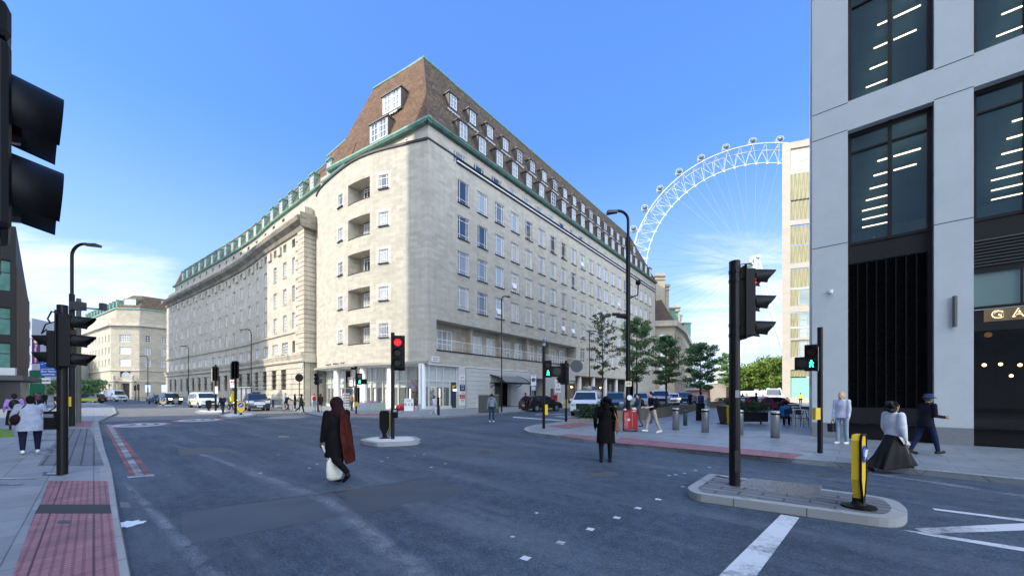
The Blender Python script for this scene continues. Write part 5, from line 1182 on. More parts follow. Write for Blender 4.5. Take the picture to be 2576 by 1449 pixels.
b = MB(); b.box(-.65, .65, 0, .05, z0, z1); b.build('banner_cloth', mat('purple_cloth', (.09, .015, .10), .7), t)
b = MB(); b.cyl((-.65, 0, z1), (-2.2, .5, z1), .04, n=6); b.cyl((-.65, 0, z0), (-2.2, .5, z0), .04, n=6); b.build('bracket', blackm, t)
text('Premier Inn', .62, white, t, (.0, -.02, (z0 + z1) / 2 - .4), (R(90), R(90), 0)); 
b = MB(); b.cyl((0, -.01, z1 - .55), (0, -.04, z1 - .55), .28, n=14); b.build('moon_emblem', mat('moon_yellow', (.7, .6, .3), .5), t)

# ------------------------------------------------------------------ tall offices beyond the left edge of the picture (they throw the shade over the junction)
def offblock(label, a, b, dep, h, fl):
    t = thing('office_tower', label, 'building'); a, b = V2(a), V2(b); d = (b - a).normalized(); n = Vector((-d.y, d.x)) * dep
    mb = MB(); mb.prism([tuple(a), tuple(b), tuple(b + n), tuple(a + n)], 0, h); mb.build('wall', masonry('tower_concrete', (.42, .40, .36), (.38, .36, .33), 3, 3.4, .05, (.2, .2, .2), var=.1), t)
    g_ = MB(); l = (b - a).length
    for (p, q) in ((a, b), (b, b + n), (a + n, a)):
        e = (q - p).normalized(); o_ = Vector((e.y, -e.x)) * .05; 
        for k in range(fl):
            z = 2 + k * h / fl; P0, P1 = p + e * 1 + o_, q - e * 1 + o_; g_.poly([tuple(P0) + (z,), tuple(P1) + (z,), tuple(P1) + (z + 1.7,), tuple(P0) + (z + 1.7,)])
    g_.build('window_bands', glass_dk, t); return t
SHn = V2((-.866, -.5)).normalized(); perp = V2((.5, -.866))
def on_line(c, X): return V2((X, c + .577 * X))
pA = on_line(46.0, -43)
offblock('tall concrete office tower to the left of the junction, out of the photograph', pA, pA + perp * 95, -16, 62, 17)
pB0, pB1 = on_line(80.4, -95), on_line(143, -118)
offblock('second tall concrete office tower farther along the left side, out of the photograph', pB1, pB0, -16, 70, 19)
# ------------------------------------------------------------------ London style observation wheel
WH = thing('observation_wheel', 'giant white observation wheel with glass capsules rising beyond the plaza', 'ferris wheel', (124.3, 199.6, 69.2))
we = Vector((.962, -.272, 0)).normalized(); wm = Vector((.272, .962, 0)).normalized()
wht = mat('wheel_white', (.50, .53, .56), .4); wgr = mat('wheel_rail', (.42, .45, .50), .4)
def wp(t, r, o=0): return we * (math.sin(t) * r) + Vector((0, 0, math.cos(t) * r)) + wm * o
b = MB(); n = 128
b.tube([wp(2 * math.pi * k / n, 51.8) for k in range(n + 1)], .27, 6); b.build('inner_rim', wht, WH)
for o in (-3.2, 3.2):
    b = MB(); b.tube([wp(2 * math.pi * k / n, 60, o) for k in range(n + 1)], .30, 6); b.build('outer_rim', wgr if o > 0 else wht, WH)
b = MB()
for k in range(64):
    t = 2 * math.pi * k / 64; t2 = 2 * math.pi * (k + .5) / 64; t3 = 2 * math.pi * (k + 1) / 64
    for o in (-3.2, 3.2): b.tube([wp(t, 60, o), wp(t2, 51.8)], .12, 4); b.tube([wp(t3, 60, o), wp(t2, 51.8)], .12, 4)
    b.tube([wp(t, 60, -3.2), wp(t, 60, 3.2)], .11, 4); b.tube([wp(t, 60, -3.2), wp(t3, 60, 3.2)], .07, 4); b.ball(wp(t2, 51.3), .5, 6)
b.build('truss', wht, WH)
b = MB()
for k in range(64):
    t = 2 * math.pi * (k + .5) / 64; b.tube([wp(t, 51.8), wp(t + .35 * (1 if k % 2 else -1) * .1, 1.5, 4 if k % 2 else -4)], .055, 3)
b.build('spoke_cables', mat('cable_grey', (.30, .34, .40), .5), WH)
b = MB(); b.tube([wm * -9, wm * 9], 1.3, 12); b.tube([wm * -6.0, wm * -5.0], 2.4, 14); b.tube([wm * 5.0, wm * 6.0], 2.4, 14); b.tube([wm * -12, wm * -9], [.8, 1.2], 10); b.build('hub', wht, WH)
b = MB()
hb = -wm * 9.5
for (x, Y) in ((1842, 178), (2010, 178)):
    q = P(x, Y) - Vector((124.3, 199.6, 70)); b.tube([q, q.lerp(hb, .5), hb], [.95, 1.6, .95], 10)
b.build('support_leg', wht, WH)
b = MB()
for dx in (-9, -5, -1, 4, 8, 12): q = P(1930 + dx * 2, 140) - Vector((124.3, 199.6, 70)); b.tube([q, hb], .10, 4)
b.build('stay_cables', mat('cable_grey', (.3, .34, .4), .5), WH)
cg = mat('capsule_glass', (.12, .17, .17), .08, spec=1.0); cap_g = MB(); cap_g.ball((0, 0, 0), 1.0, 14, sc=(1.45, 2.5, 1.45)); cgm = cap_g.mesh('glass_shell', cg, True)
cf = MB(); cf.ball((0, 0, -.25), 1.0, 12, sc=(1.97, 3.2, 1.75))
cfm = MB(); cfm.lathe((0, 0, 0), [(.2, -1.6), (1.0, -1.4), (1.4, -.95), (1.5, -.55), (1.5, -.4), (1.3, -.4)], 14); cfm.M = None
floor_m = cfm.mesh('capsule_floor', wht, True); rg = MB()
rg.tube([(math.cos(2 * math.pi * k / 20) * 1.6, .9, math.sin(2 * math.pi * k / 20) * 1.6) for k in range(21)], .11, 5); rg.tube([(math.cos(2 * math.pi * k / 20) * 1.6, -.9, math.sin(2 * math.pi * k / 20) * 1.6) for k in range(21)], .13, 5); rgm = rg.mesh('capsule_ring', wht)
yaw = math.atan2(wm.y, wm.x) - math.pi / 2
for k in range(32):
    t = 2 * math.pi * (k + .15) / 32 - .02
    if math.cos(t) < -.2: continue
    o = inst('capsule', cgm, WH, wp(t, 63.3), yaw); inst('capsule_floor', floor_m, o); inst('capsule_ring', rgm, o)
    b = MB(); b.tube([wp(t, 60, -1.2), wp(t, 62.2, -.6)], .2, 4); b.tube([wp(t, 60, 1.2), wp(t, 62.2, .6)], .2, 4); b.build('capsule_mount', wht, WH)

# ------------------------------------------------------------------ poles, signals, lamps
VIS = mat('signal_black', (.005, .005, .006), .5, spec=.2)
def lens_mat(col, on): return mat('lens_%s_%s' % (col, on), {'red': (.03, .003, .003), 'amber': (.02, .012, .003), 'green': (.003, .012, .007)}[col] if not on else {'red': (.5, .01, .01), 'green': (.02, .5, .3)}[col], .25, emit=None if not on else {'red': (1, .004, .006), 'green': (.01, 1, .45)}[col], es=3.5)
BLUNT = [False]
def visor(mb, c, r=.125, dep=.26, th=.006, droop=.05):
    """tunnel hood opening towards -y, longer on top"""
    n = 26; ins = []; out = []
    for k in range(n + 1):
        a = R(-40) + R(260) * k / n; cx_, cz = math.cos(a), math.sin(a); L_ = dep * (.62 + .38 * max(-.3, cz)) if not BLUNT[0] else dep * (.93 + .07 * cz)
        p0 = (c[0] + cx_ * r, c[1], c[2] + cz * r); p1 = (c[0] + cx_ * r * 1.02, c[1] - L_, c[2] + cz * r * 1.02 - droop * .4)
        out.append((mb.V(p0), mb.V(p1))); ins.append((mb.V((c[0] + cx_ * (r - th), c[1], c[2] + cz * (r - th))), mb.V((c[0] + cx_ * (r * 1.02 - th), c[1] - L_, c[2] + cz * (r * 1.02 - th) - droop * .4))))
    for k in range(n):
        (a, b), (c_, d) = out[k], out[k + 1]; mb.face([a, b, d, c_]); (e_, f), (g_, h) = ins[k], ins[k + 1]; mb.face([e_, g_, h, f]); mb.face([b, f, h, d])
def signal_head(parent, loc, rz, on='red', n=3, pitch=.31, w=.30, ped=False, lr=.1, board=True):
    """vehicle head: box, backing board, lenses and hoods; faces -y"""
    h = pitch * n + .06; o = MB(); o.box(-w / 2, w / 2, 0, .20, -h / 2, h / 2)
    if board: o.box(-w / 2 - .06, w / 2 + .06, .17, .20, -h / 2 - .06, h / 2 + .06)
    hd = o.build('signal_head', VIS, parent); hd.location = loc; hd.rotation_euler = (0, 0, rz); bevel(hd, .02)
    cols_ = ['red', 'amber', 'green'] if n == 3 else ['red', 'green']
    for i in range(n):
        z = h / 2 - .03 - pitch * (i + .5); c = cols_[i]; b = MB(); b.cyl((0, .0, z), (0, -.02, z), lr, lr * .96, 16); b.build('lens', lens_mat(c, on == c) if not (ped and on == c) else VIS, hd)
        b = MB(); visor(b, (0, 0, z), lr * 1.18, .24 if not ped else .16); b.build('hood', VIS, hd, True)
        if ped and on == c:
            g_ = MB(); g_.M = Matrix.Translation((0, -.03, z)); q = lambda pts: g_.poly([(x * lr * .9, 0, zz * lr * .9) for x, zz in pts])
            q([(-.14, .95), (.12, .95), (.16, .72), (.0, .62), (-.16, .72)]); q([(-.2, .55), (.2, .58), (.24, -.05), (-.12, -.1)]); q([(-.12, .5), (-.5, .05), (-.4, -.02), (-.05, .3)]); q([(.15, .5), (.55, .1), (.45, .0), (.1, .25)])
            q([(-.12, -.1), (.08, -.1), (-.25, -.9), (-.55, -.9), (-.5, -.8)]); q([(.02, -.1), (.24, -.05), (.5, -.9), (.25, -.9)]); g_.build('green_man', mat('green_man', (.05, .8, .5), .4, emit=(.02, 1, .50), es=5), hd)
    return hd
def pole(parent, h, r=.057, m=blackm, cap=True):
    b = MB(); b.cyl((0, 0, 0), (0, 0, h), r, r, 14); 
    if cap: b.cyl((0, 0, h), (0, 0, h + .02), r * 1.08, r * .9, 14)
    return b.build('pole', m, parent)
def face_cam(p, off=0): return math.atan2(-p.y, -p.x) + math.pi / 2 + off   # local -y looks at the camera
def pushbox(parent, z, rz, col=yellow, out=.1, w=.10, h=.26):
    b = MB(); b.box(-w / 2, w / 2, -out - .04, -out + .05, z - h / 2, z + h / 2); o = b.build('push_button_box', col, parent); o.rotation_euler = (0, 0, rz); return o
def bracket(parent, pts, r=.015): b = MB(); b.tube(pts, r, 6); return b.build('bracket', blackm, parent)
ST = 'signal poles at the junction'
def sig(name, label, p, h, r=.057, group=None): t = thing(name, label, 'traffic signal', p, group=group); pole(t, h, r); return t

# S1: very near head at the left edge; its pole stands just out of the frame
p = Vector((-1.945, 1.14, KH)); t = sig('traffic_signal', 'huge close-up black signal head with two deep hoods cut by the left edge', p, 3.6)
BLUNT[0] = True
hd = signal_head(t, (.30, .12, 2.425), R(143), None, 2, .262, .26, lr=.1, board=False)
for c in hd.children:
    if c.name.startswith('hood'): c.scale = (.97, .46, .97)
BLUNT[0] = False
b = MB(); b.box(-.13, .13, .0, .2, .29, .42); o = b.build('top_cap', VIS, hd); bevel(o, .03)
b = MB(); b.box(-.13, .13, .02, .2, -.42, -.29); o = b.build('bottom_cap', VIS, hd); bevel(o, .03)
# S2: left foreground pole with hoods pointing right
p = G(157, 1193, KH); t = sig('traffic_signal', 'black signal pole on left pavement near the grey cardigan woman, hoods turned right', p, ZP(770, p.y) - KH, .08)
rz2 = R(122); zc_ = ZP(858, p.y) - KH; hd = signal_head(t, (.20, .02, zc_), rz2, None, 3, .33, .30)
for c in hd.children:
    if c.name.startswith('hood'): c.scale = (1.15, 1.35, 1.15)
 
signal_head(t, (-.13, -.10, ZP(880, p.y) - KH), R(-60), None, 2, .33, .32, board=False)
bracket(t, [(-.05, 0, zc_ + .55), (-.22, .0, zc_ + .6), (-.30, 0, zc_ + .45), (-.12, -.1, zc_ + .35)]); bracket(t, [(-.05, 0, zc_ + .42), (-.34, 0, zc_ + .34), (-.42, 0, zc_ + .15), (-.2, -.1, zc_ + .22)], .012)
b = MB(); zb = ZP(1056, p.y) - KH; b.box(-.19, .03, -.16, -.04, zb - .18, zb + .18); o = b.build('push_button_box', VIS, t); b = MB(); b.box(-.17, .01, -.165, -.158, zb + .06, zb + .13); b.build('label_strip', mat('label_blue_grey', (.12, .15, .2), .4), o)
b = MB(); b.box(-.04, .04, .06, .12, ZP(1010, p.y) - KH - .1, ZP(1010, p.y) - KH + .1); b.build('yellow_box', yellow, t)
# S4: mid island
p = G(988, 1104, .13); t = sig('traffic_signal', 'black signal on the middle island showing a red light, stone corner building behind', p, ZP(838, p.y) - .13, .065)
hd = signal_head(t, (.20, -.08, ZP(887, p.y) - .13), face_cam(p, R(-8)), 'red', 3, .36, .34, lr=.12)
b = MB(); zb = ZP(1039, p.y) - .13; b.box(.04, .20, -.13, -.03, zb - .17, zb + .17); b.build('push_button_box', VIS, t); b = MB(); b.box(.06, .18, -.135, -.128, zb + .05, zb + .13); b.build('label_strip', mat('label_pale', (.3, .34, .4), .4), t)
# S5: near right island
p = G(1848, 1220, .13); t = sig('traffic_signal', 'tall near signal on the right-hand island, three hoods pointing right in profile', p, ZP(660, p.y) - .13, .088)
hz = ZP(762, p.y) - .13; hd = signal_head(t, (.34, .05, hz), R(84), 'red', 3, .375, .28, lr=.105, board=True)
for c in hd.children:
    if c.name.startswith('hood'): c.scale = (1.25, 1.6, 1.22)
bracket(t, [(.05, 0, hz + .42), (.14, 0, hz + .42), (.16, 0, hz + .56), (.28, 0, hz + .58)], .016); bracket(t, [(.06, 0, hz + .40), (.10, 0, hz + .68), (.30, 0, hz + .70)], .012); bracket(t, [(.05, 0, hz - .60), (.30, .02, hz - .58)], .012)
b = MB()
for z in (hz + .36, hz + .52, hz - .42, hz - .60): b.cyl((0, 0, z), (0, 0, z + .05), .098, .098, 12)
b.build('clamps', blackm, t)
b = MB(); b.box(-.05, .05, -.096, -.086, .25, .62); b.build('access_door', mat('door_black', (.012, .012, .013), .35), t)
b = MB(); b.box(-.04, .035, -.092, -.088, 1.55, 1.68); b.build('sticker', mat('faded_sticker', (.20, .21, .20), .6), t)
# S6: pedestrian signal by the right building
p = G(2063, 1139, KH); t = thing('pedestrian_signal', 'pedestrian signal with green man beside the pale clad pier, yellow button box', 'pedestrian signal', p); pole(t, ZP(825, p.y) - KH, .062)
z = ZP(900, p.y) - KH; fc = face_cam(p); signal_head(t, (-.29, -.06, z), fc, 'green', 2, .33, .30, ped=True, lr=.115, board=False)
b = MB(); b.box(-.16, .16, 0, .14, -.17, .17); o = b.build('countdown_box', VIS, t); o.location = (-.60, -.13, z - .16); o.rotation_euler = (0, 0, fc); b = MB(); b.cyl((0, 0, 0), (0, -.015, 0), .12, n=18); b.build('countdown_face', mat('dead_display', (.02, .022, .022), .25), o)
bracket(t, [(0, 0, z + .30), (-.29, 0, z + .28)]); bracket(t, [(0, 0, z - .36), (-.29, 0, z - .34)]); b = MB(); b.box(-.02, .0, -.02, .02, z - .36, z + .30); o = b.build('backplate', grey, t); o.location = (-.09, -.05, 0)
b = MB(); zb = ZP(1040, p.y) - KH; b.box(-.19, -.06, -.09, .03, zb - .16, zb + .16); b.build('push_button_box', yellow, t)
# S7 at the plaza tip
p = G(1368, 1077, KH); t = thing('pedestrian_signal', 'pedestrian signal with green man at the tip of the plaza pavement, camera dome on top', 'pedestrian signal', p); pole(t, ZP(870, p.y) - KH, .07)
z = ZP(928, p.y) - KH; fc = face_cam(p); signal_head(t, (.19, -.1, z), fc, 'green', 2, .37, .33, ped=True, lr=.13, board=False)
b = MB(); b.box(-.25, .25, 0, .14, -.25, .25); o = b.build('countdown_box', VIS, t); o.location = (.60, -.08, z - .12); o.rotation_euler = (0, 0, fc); b = MB(); b.cyl((0, 0, 0), (0, -.015, 0), .19, n=18); b.build('countdown_face', mat('dead_display', (.02, .022, .022), .25), o)
b = MB(); zt_ = ZP(870, p.y) - KH; b.cyl((0, 0, zt_), (0, 0, zt_ + .12), .09, n=12); b.ball((.05, 0, zt_ + .28), .12, 10); b.cyl((.05, 0, zt_ + .3), (.05, 0, zt_ + .45), .07, .05, 10); b.build('camera_dome', mat('camera_grey', (.25, .27, .29), .35), t)
b = MB(); zb = ZP(1030, p.y) - KH; b.box(.05, .18, -.1, .04, zb - .24, zb + .24); b.build('push_button_box', yellow, t)
# S8
p = G(1424, 1060, KH); t = sig('traffic_signal', 'black signal head seen from behind with round sign on an arm, by the plaza planter', p, ZP(908, p.y) - KH, .075)
z = ZP(940, p.y) - KH; signal_head(t, (-.12, .2, z), R(190), None, 3, .36, .42); signal_head(t, (-.35, .1, z - .1), R(215), None, 2, .4, .34, board=False)
b = MB(); z2 = ZP(921, p.y) - KH; b.tube([(0, 0, z2), (.5, 0, z2)], .02, 6); b.cyl((.62, -.02, z2), (.62, .02, z2), .36, n=24); b.build('round_sign', mat('sign_back_grey', (.05, .06, .07), .5), t)
pushbox(t, ZP(1015, p.y) - KH, 0, mat('box_dark_yellow', (.35, .28, .05), .5), .02, .2, .5)
# S15, S16, S17
p = G(800, 1035, KH); t = sig('traffic_signal', 'black signal on the sunlit pavement in front of the curved corner, round disc beside it', p, ZP(935, p.y) - KH, .07)
z = ZP(953, p.y) - KH; signal_head(t, (-.15, 0, z), face_cam(p, R(-40)), None, 3, .34, .36, board=False); b = MB(); b.cyl((.18, -.05, z + .38), (.18, 0, z + .38), .24, n=18); b.box(.0, .38, -.03, .03, z - .4, z); b.build('side_sign', darkgrey, t); pushbox(t, ZP(1003, p.y) - KH, 0, yellow, .02, .2, .3)
p = G(753, 1033, KH); t = thing('round_sign_post', 'dark post with round black sign in front of the rusticated pier', 'sign', p); pole(t, ZP(952, p.y) - KH, .05, mat('rust_post', (.12, .05, .04), .6)); b = MB(); z = ZP(950, p.y) - KH; b.cyl((0, -.05, z), (0, 0, z), .38, n=24); b.build('sign_disc', VIS, t)
p = G(896, 1041, KH); t = thing('pedestrian_signal', 'pedestrian signal showing green in front of the shop door, small camera on top', 'pedestrian signal', p); pole(t, ZP(930, p.y) - KH, .065)
z = ZP(953, p.y) - KH; fc = face_cam(p); signal_head(t, (.30, -.05, z), fc, 'green', 2, .42, .40, ped=True, lr=.15, board=False); b = MB(); b.box(.45, .85, -.1, .1, z - .42, z - .02); b.build('countdown_box', VIS, t)
b = MB(); zt_ = ZP(928, p.y) - KH; b.box(-.4, -.05, -.1, .1, zt_ - .05, zt_ + .12); b.box(-.1, .08, -.06, .06, zt_, zt_ + .2); b.build('camera_unit', VIS, t); pushbox(t, ZP(1016, p.y) - KH, 0, yellow, .02, .2, .35)
p = G(1103, 1044, KH); t = thing('bollard_post', 'thin black post at the kerb beside the person in white', 'post', p); pole(t, 1.35, .10)
# S18
for (x, yb, yt, lab, side) in ((542.5, 1033, 918, 'signal seen from behind on the far island, pale backing board, near the white minibus', -1), (592.5, 1041, 908, 'signal seen from behind on the nearer small island beside the yellow bollard', 1)):
    p = G(x, yb, .13); t = sig('traffic_signal', lab, p, ZP(yt, p.y) - .13, .09); z = ZP(yt + 22, p.y) - .13
    hd = signal_head(t, (0, .12, z), R(180), None, 3, .40, .42); b = MB(); b.box(-.42 if side < 0 else -.40, -.15, .0, .06, z - .72, z + .55); b.build('backing_board', mat('pale_green_board', (.42, .43, .33), .6) if side < 0 else mat('dark_green_board', (.03, .04, .035), .6), t)
    b = MB(); 
    if side < 0: b.box(.02, .28, -.12, -.08, z - 1.9, z - 1.2); b.build('notice_plate', white, t)
    else: b.box(-.24, -.06, -.14, .05, z - 2.6, z - 1.8); b.build('push_button_box', yellow, t)
# distant signals on the left
for (x, yb, yt, on, lab) in ((1060 * .4831 * 0 + 341, 1008, 967, None, 'distant pair-mate signal before the stone office block, nearer the portal'), (349, 1009, 965, None, 'distant signal with slim head just right of its neighbour by the portal'), (243, 1003, 962, None, 'distant dark signal on curved arm beside the stone office block'), (212, 1006, 960, 'green', 'distant signal glowing green behind the twin sign posts'), (46, 1012, 958, 'green', 'distant signal glowing green in front of the green hoarding')):
    p = G(x, yb, 0); t = sig('traffic_signal', lab, p, max(2.8, ZP(yt, p.y)), .08); signal_head(t, (0, -.1, ZP(yt + 9, p.y)), face_cam(p), on, 3, .42, .42, lr=.16, board=False)
# street lamps
def lamp(label, x, yb, ytop, xarm, r=.085, thick_to=None, z0=KH, Y=None, ang=None):
    p = G(x, yb, z0) if Y is None else P(x, Y, z0); H = ZP(ytop, p.y) - z0; a = (xarm - x) / F * p.y
    t = thing('street_lamp', label, 'street lamp', p, group='street lamps along the road'); b = MB()
    zt_ = (ZP(thick_to, p.y) - z0) if thick_to else H * .3
    b.cyl((0, 0, 0), (0, 0, zt_), r, r * .95, 12); s = 1 if a > 0 else -1; rr = min(.75, abs(a) * .45)
    pts = [(0, 0, zt_), (0, 0, H - rr)] + [(s * rr * (1 - math.cos(t_)), 0, H - rr + rr * math.sin(t_)) for t_ in [math.pi / 2 * k / 6 for k in range(1, 7)]] + [(a * .55, 0, H)]
    b.tube(pts, [r * .6] * len(pts), 10); b.build('column', blackm, t)
    b = MB(); x0, x1 = a * .5, a * 1.0; ys = .16
    b.poly([(x0, -ys * .5, H + .02), (x0, ys * .5, H + .02), (x1, ys, H - .02), (x1, -ys, H - .02)]); b.poly([(x0, -ys * .5, H - .09), (x1, -ys, H - .14), (x1, ys, H - .14), (x0, ys * .5, H - .09)])
    for (i, j) in (((x0, -ys * .5), (x1, -ys)), ((x1, -ys), (x1, ys)), ((x1, ys), (x0, ys * .5)), ((x0, ys * .5), (x0, -ys * .5))):
        h0, h1 = ((H + .02, H - .09) if i[0] == x0 else (H - .02, H - .14)), ((H + .02, H - .09) if j[0] == x0 else (H - .02, H - .14)); b.poly([(*i, h0[1]), (*j, h1[1]), (*j, h1[0]), (*i, h0[0])])
    b.build('lantern', darkgrey, t); return t
lp = lamp('tall black street lamp with camera arms right of the corner building, lantern leftwards', 1580, 1078, 531, 1527, .105, 597)
p = lp.location; zc2 = lambda y: ZP(y, p.y) - KH
b = MB(); b.tube([(.0, 0, zc2(752)), (.45, 0, zc2(742)), (.47, 0, zc2(718))], .035, 6); b.ball((.47, 0, zc2(711)), .13, 8); b.build('camera', VIS, lp)
b = MB(); b.tube([(.0, 0, zc2(801)), (-.55, 0, zc2(797))], .04, 6); b.tube([(-.5, 0, zc2(797)), (-.5, 0, zc2(793))], .03, 6); b.cbox((-.56, 0, zc2(791)), (.34, .14, .12)); b.build('camera', VIS, lp)
b = MB(); b.tube([(-.22, 0, zc2(799)), (-.22, 0, zc2(795))], .03, 6); b.cbox((-.24, 0, zc2(793.5)), (.30, .16, .14)); b.build('camera', VIS, lp)
b = MB(); b.box(-.17, .12, -.14, -.115, zc2(972), zc2(959)); o = b.build('hydrant_sign', mat('cream_sign', (.7, .65, .45), .5), lp); text('H', .26, ink, o, (-.025, -.145, zc2(965.5)))
b = MB(); b.cyl((.03, -.12, zc2(1000 + 0)), (.03, -.14, zc2(1000)), .12, n=16); b.build('round_sticker', white, lp)
lamp('slim black street lamp at the kerb before the entrance canopy, arm to the right', 1262, 1036, 745, 1283, .075)
lamp('black street lamp before the crescent facade behind the taxi, arm to the left', 632, None, 828, 604, .09, Y=50)
lamp('black street lamp at the far half of the crescent, arm to the left', 474, None, 870, 455, .09, Y=66)
lamp('distant street lamp before the stone office block, arm to the left', 372, None, 895, 352, .1, Y=84)
lamp('thin street lamp behind the bare tree beside the right-hand face', 1483, None, 832, 1500, .08, Y=47)
lp2 = lamp('black street lamp on left pavement behind the signal, lantern to the right', 181, 1072, 614, 248, .11, 740)
p = lp2.location; b = MB(); b.tube([(0, 0, ZP(772, p.y) - KH), (1.6, 0, ZP(779, p.y) - KH)], .035, 6); b.cbox((1.55, 0, ZP(772, p.y) - KH), (.2, .2, .35)); b.cbox((.3, 0, ZP(770, p.y) - KH), (.5, .35, .4)); b.build('camera_arm', darkgrey, lp2)
p = G(198, 1064, KH); t = thing('sign_pole', 'tall second pole beside the left street lamp carrying the blue sign', 'pole', p); pole(t, ZP(752, p.y) - KH, .10, mat('weathered_pole', (.10, .10, .08), .7))
p = G(187, 1070, KH); t = thing('direction_sign', 'blue road direction sign with white writing and arrow plate between the twin poles', 'sign', p); pole(t, 3.2, .05, grey)
b = MB(); z0, z1 = ZP(949, p.y) - KH, ZP(909, p.y) - KH; b.box(-.48, .36, -1.04, -1.01, z0, z1); b.tube([(0, 0, z1 - .1), (0, -1.02, z1 - .1)], .02, 5); o = b.build('sign_face', bluesign, t); b = MB(); zz = z0 + (z1 - z0) * .42; b.box(-.44, .32, -1.05, -1.04, zz, zz + .02); b.build('sign_rule', white, o)
text('River Thames', .13, white, o, (-.06, -1.05, z0 + .24)); text('Lambeth Bridge', .10, white, o, (-.06, -1.05, z0 + .10))
b = MB()
for k in range(4): b.cbox((-.36 + k * .14, -1.048, z1 - .22 + k * .05), (.09, .01, .03))
b.build('sign_dashes', white, o)
b = MB(); b.box(-.4, .0, -1.04, -1.01, ZP(966, p.y) - KH, ZP(953, p.y) - KH); o = b.build('arrow_plate', white, t); text('COACHES >', .1, ink, o, (-.2, -1.05, ZP(959.5, p.y) - KH))
# shield bollards
def shield(label, p, rz, H=1.0, w=.36, col=yellow, disc=True, dark_back=True, group='shield-shaped keep-left bollards'):
    t = thing('keep_left_bollard', label, 'bollard', p, rz, group); th = .10
    b = MB(); prof = [(-w / 2, .28 * H), (w / 2, .28 * H), (w / 2, H * .93), (w * .38, H), (-w * .38, H), (-w / 2, H * .93)]; prof = [(-w / 2, .40 * H), (-.045, .10 * H), (.045, .10 * H), (w / 2, .40 * H), (w / 2, H * .93), (w * .38, H), (-w * .38, H), (-w / 2, H * .93)]
    n = len(prof)
    for yy, s in ((-th / 2, 1), (th / 2, -1)): ids = [b.V((x, yy, z)) for x, z in prof]; b.face(ids if s > 0 else ids[::-1], 0 if s > 0 else 1)
    for i in range(n): j = (i + 1) % n; b.face([i, i + n, j + n, j], 0 if (.35 * H < prof[i][1] or .35 * H < prof[j][1]) else 1)
    b.build('body', [col, VIS if dark_back else col], t)
    b = MB(); b.lathe((0, 0, 0), [(.20, 0), (.20, .03), (.09, .05), (.05, .12 * H)], 14); b.box(-.06, .06, -.06, .06, .05, .16 * H); b.build('foot', VIS, t)
    b = MB(); e = .018
    for i in range(n):
        (x0, z0), (x1, z1) = prof[i], prof[(i + 1) % n]; b.tube([(x0, -th / 2, z0), (x1, -th / 2, z1)], e, 4)
    b.build('rim', VIS, t)
    if disc:
        b = MB(); b.cyl((0, -th / 2 - .005, H * .74), (0, -th / 2 - .02, H * .74), w * .36, n=20); o = b.build('blue_disc', mat('disc_blue', (.02, .07, .35), .35), t)
        b = MB(); y = -th / 2 - .03; a = w * .2; b.poly([(-a, y, H * .74 - a), (-a * .2, y, H * .74 - a * .9), (-a * .9, y, H * .74 - a * .1)]); b.tube([(-a * .6, y, H * .74 - a * .6), (a * .8, y, H * .74 + a * .8)], w * .05, 4); b.build('arrow', white, o)
    return t
p = G(2160, 1276, .13); shield('yellow and black shield bollard seen edge-on at the right end of the near island', p, face_cam(p, R(80)), 1.04, .33)
p = G(968, 1102, .13); shield('black back of a shield bollard on the middle island left of the red signal', p, face_cam(p, R(165)), 1.0, .36)
p = G(606, 1043, .13); shield('yellow shield bollard with blue disc on the small island before the taxi', p, face_cam(p), 1.02, .52)
p = G(525, 1033, .13); shield('dark shield bollard seen from behind in front of the white minibus', p, face_cam(p, R(180)), 1.0, .42)
p = G(410, 1020, .13); shield('distant yellow and white keep-left bollard before the black taxi', p, face_cam(p), 1.1, .7, mat('pale_yellow', (.65, .55, .3), .5))
# bus stop flag and shelter
p = P(670 - 6, 46, KH); p = P(676, 47, KH)
p = P(665, 47, KH)
p = P(578, 48, KH); t = thing('bus_stop_sign', 'white bus stop flag with red roundel on a pale post before the crescent building', 'sign', p); pole(t, ZP(952, 48) - KH, .04, grey)
b = MB(); b.box(.05, .75, -.03, .03, ZP(967, 48) - KH, ZP(955, 48) - KH); o = b.build('flag', white, t); b = MB(); zc3 = ZP(961, 48) - KH
b.tube([(.4 + .2 * math.cos(a_ * math.pi / 8), -.04, zc3 + .2 * math.sin(a_ * math.pi / 8)) for a_ in range(17)], .03, 4); b.box(.12, .68, -.06, -.035, zc3 - .04, zc3 + .04); b.build('roundel', mat('roundel_red', (.6, .02, .03), .4), o)
b = MB(); b.box(.08, .72, -.03, .03, ZP(975, 48) - KH, ZP(968, 48) - KH); b.build('flag_lower', white, t)
p = P(620, 46, KH); t = thing('bus_shelter', 'glass bus shelter with grey flat roof behind the taxi', 'bus shelter', p, math.atan2(.61, -.79)); b = MB(); b.box(-3.6, 1.2, -.8, .8, 2.3, 2.42); b.build('roof', mat('shelter_grey', (.30, .32, .33), .5), t)
for xx in (-3.5, -1.9, -.4, 1.1): b = MB(); b.box(xx - .05, xx + .05, .6, .7, 0, 2.3); b.build('post', darkgrey, t)
b = MB(); b.box(-3.4, 1.0, .62, .64, .3, 2.2); b.build('back_glass', mat('shelter_glass', (.5, .6, .6), .05, alpha=.25), t)
b = MB(); b.box(-1.9, -.8, .5, .58, .5, 2.1); b.build('poster', mat('pink_poster', (.55, .30, .50), .5, var=.3, vscale=2), t)
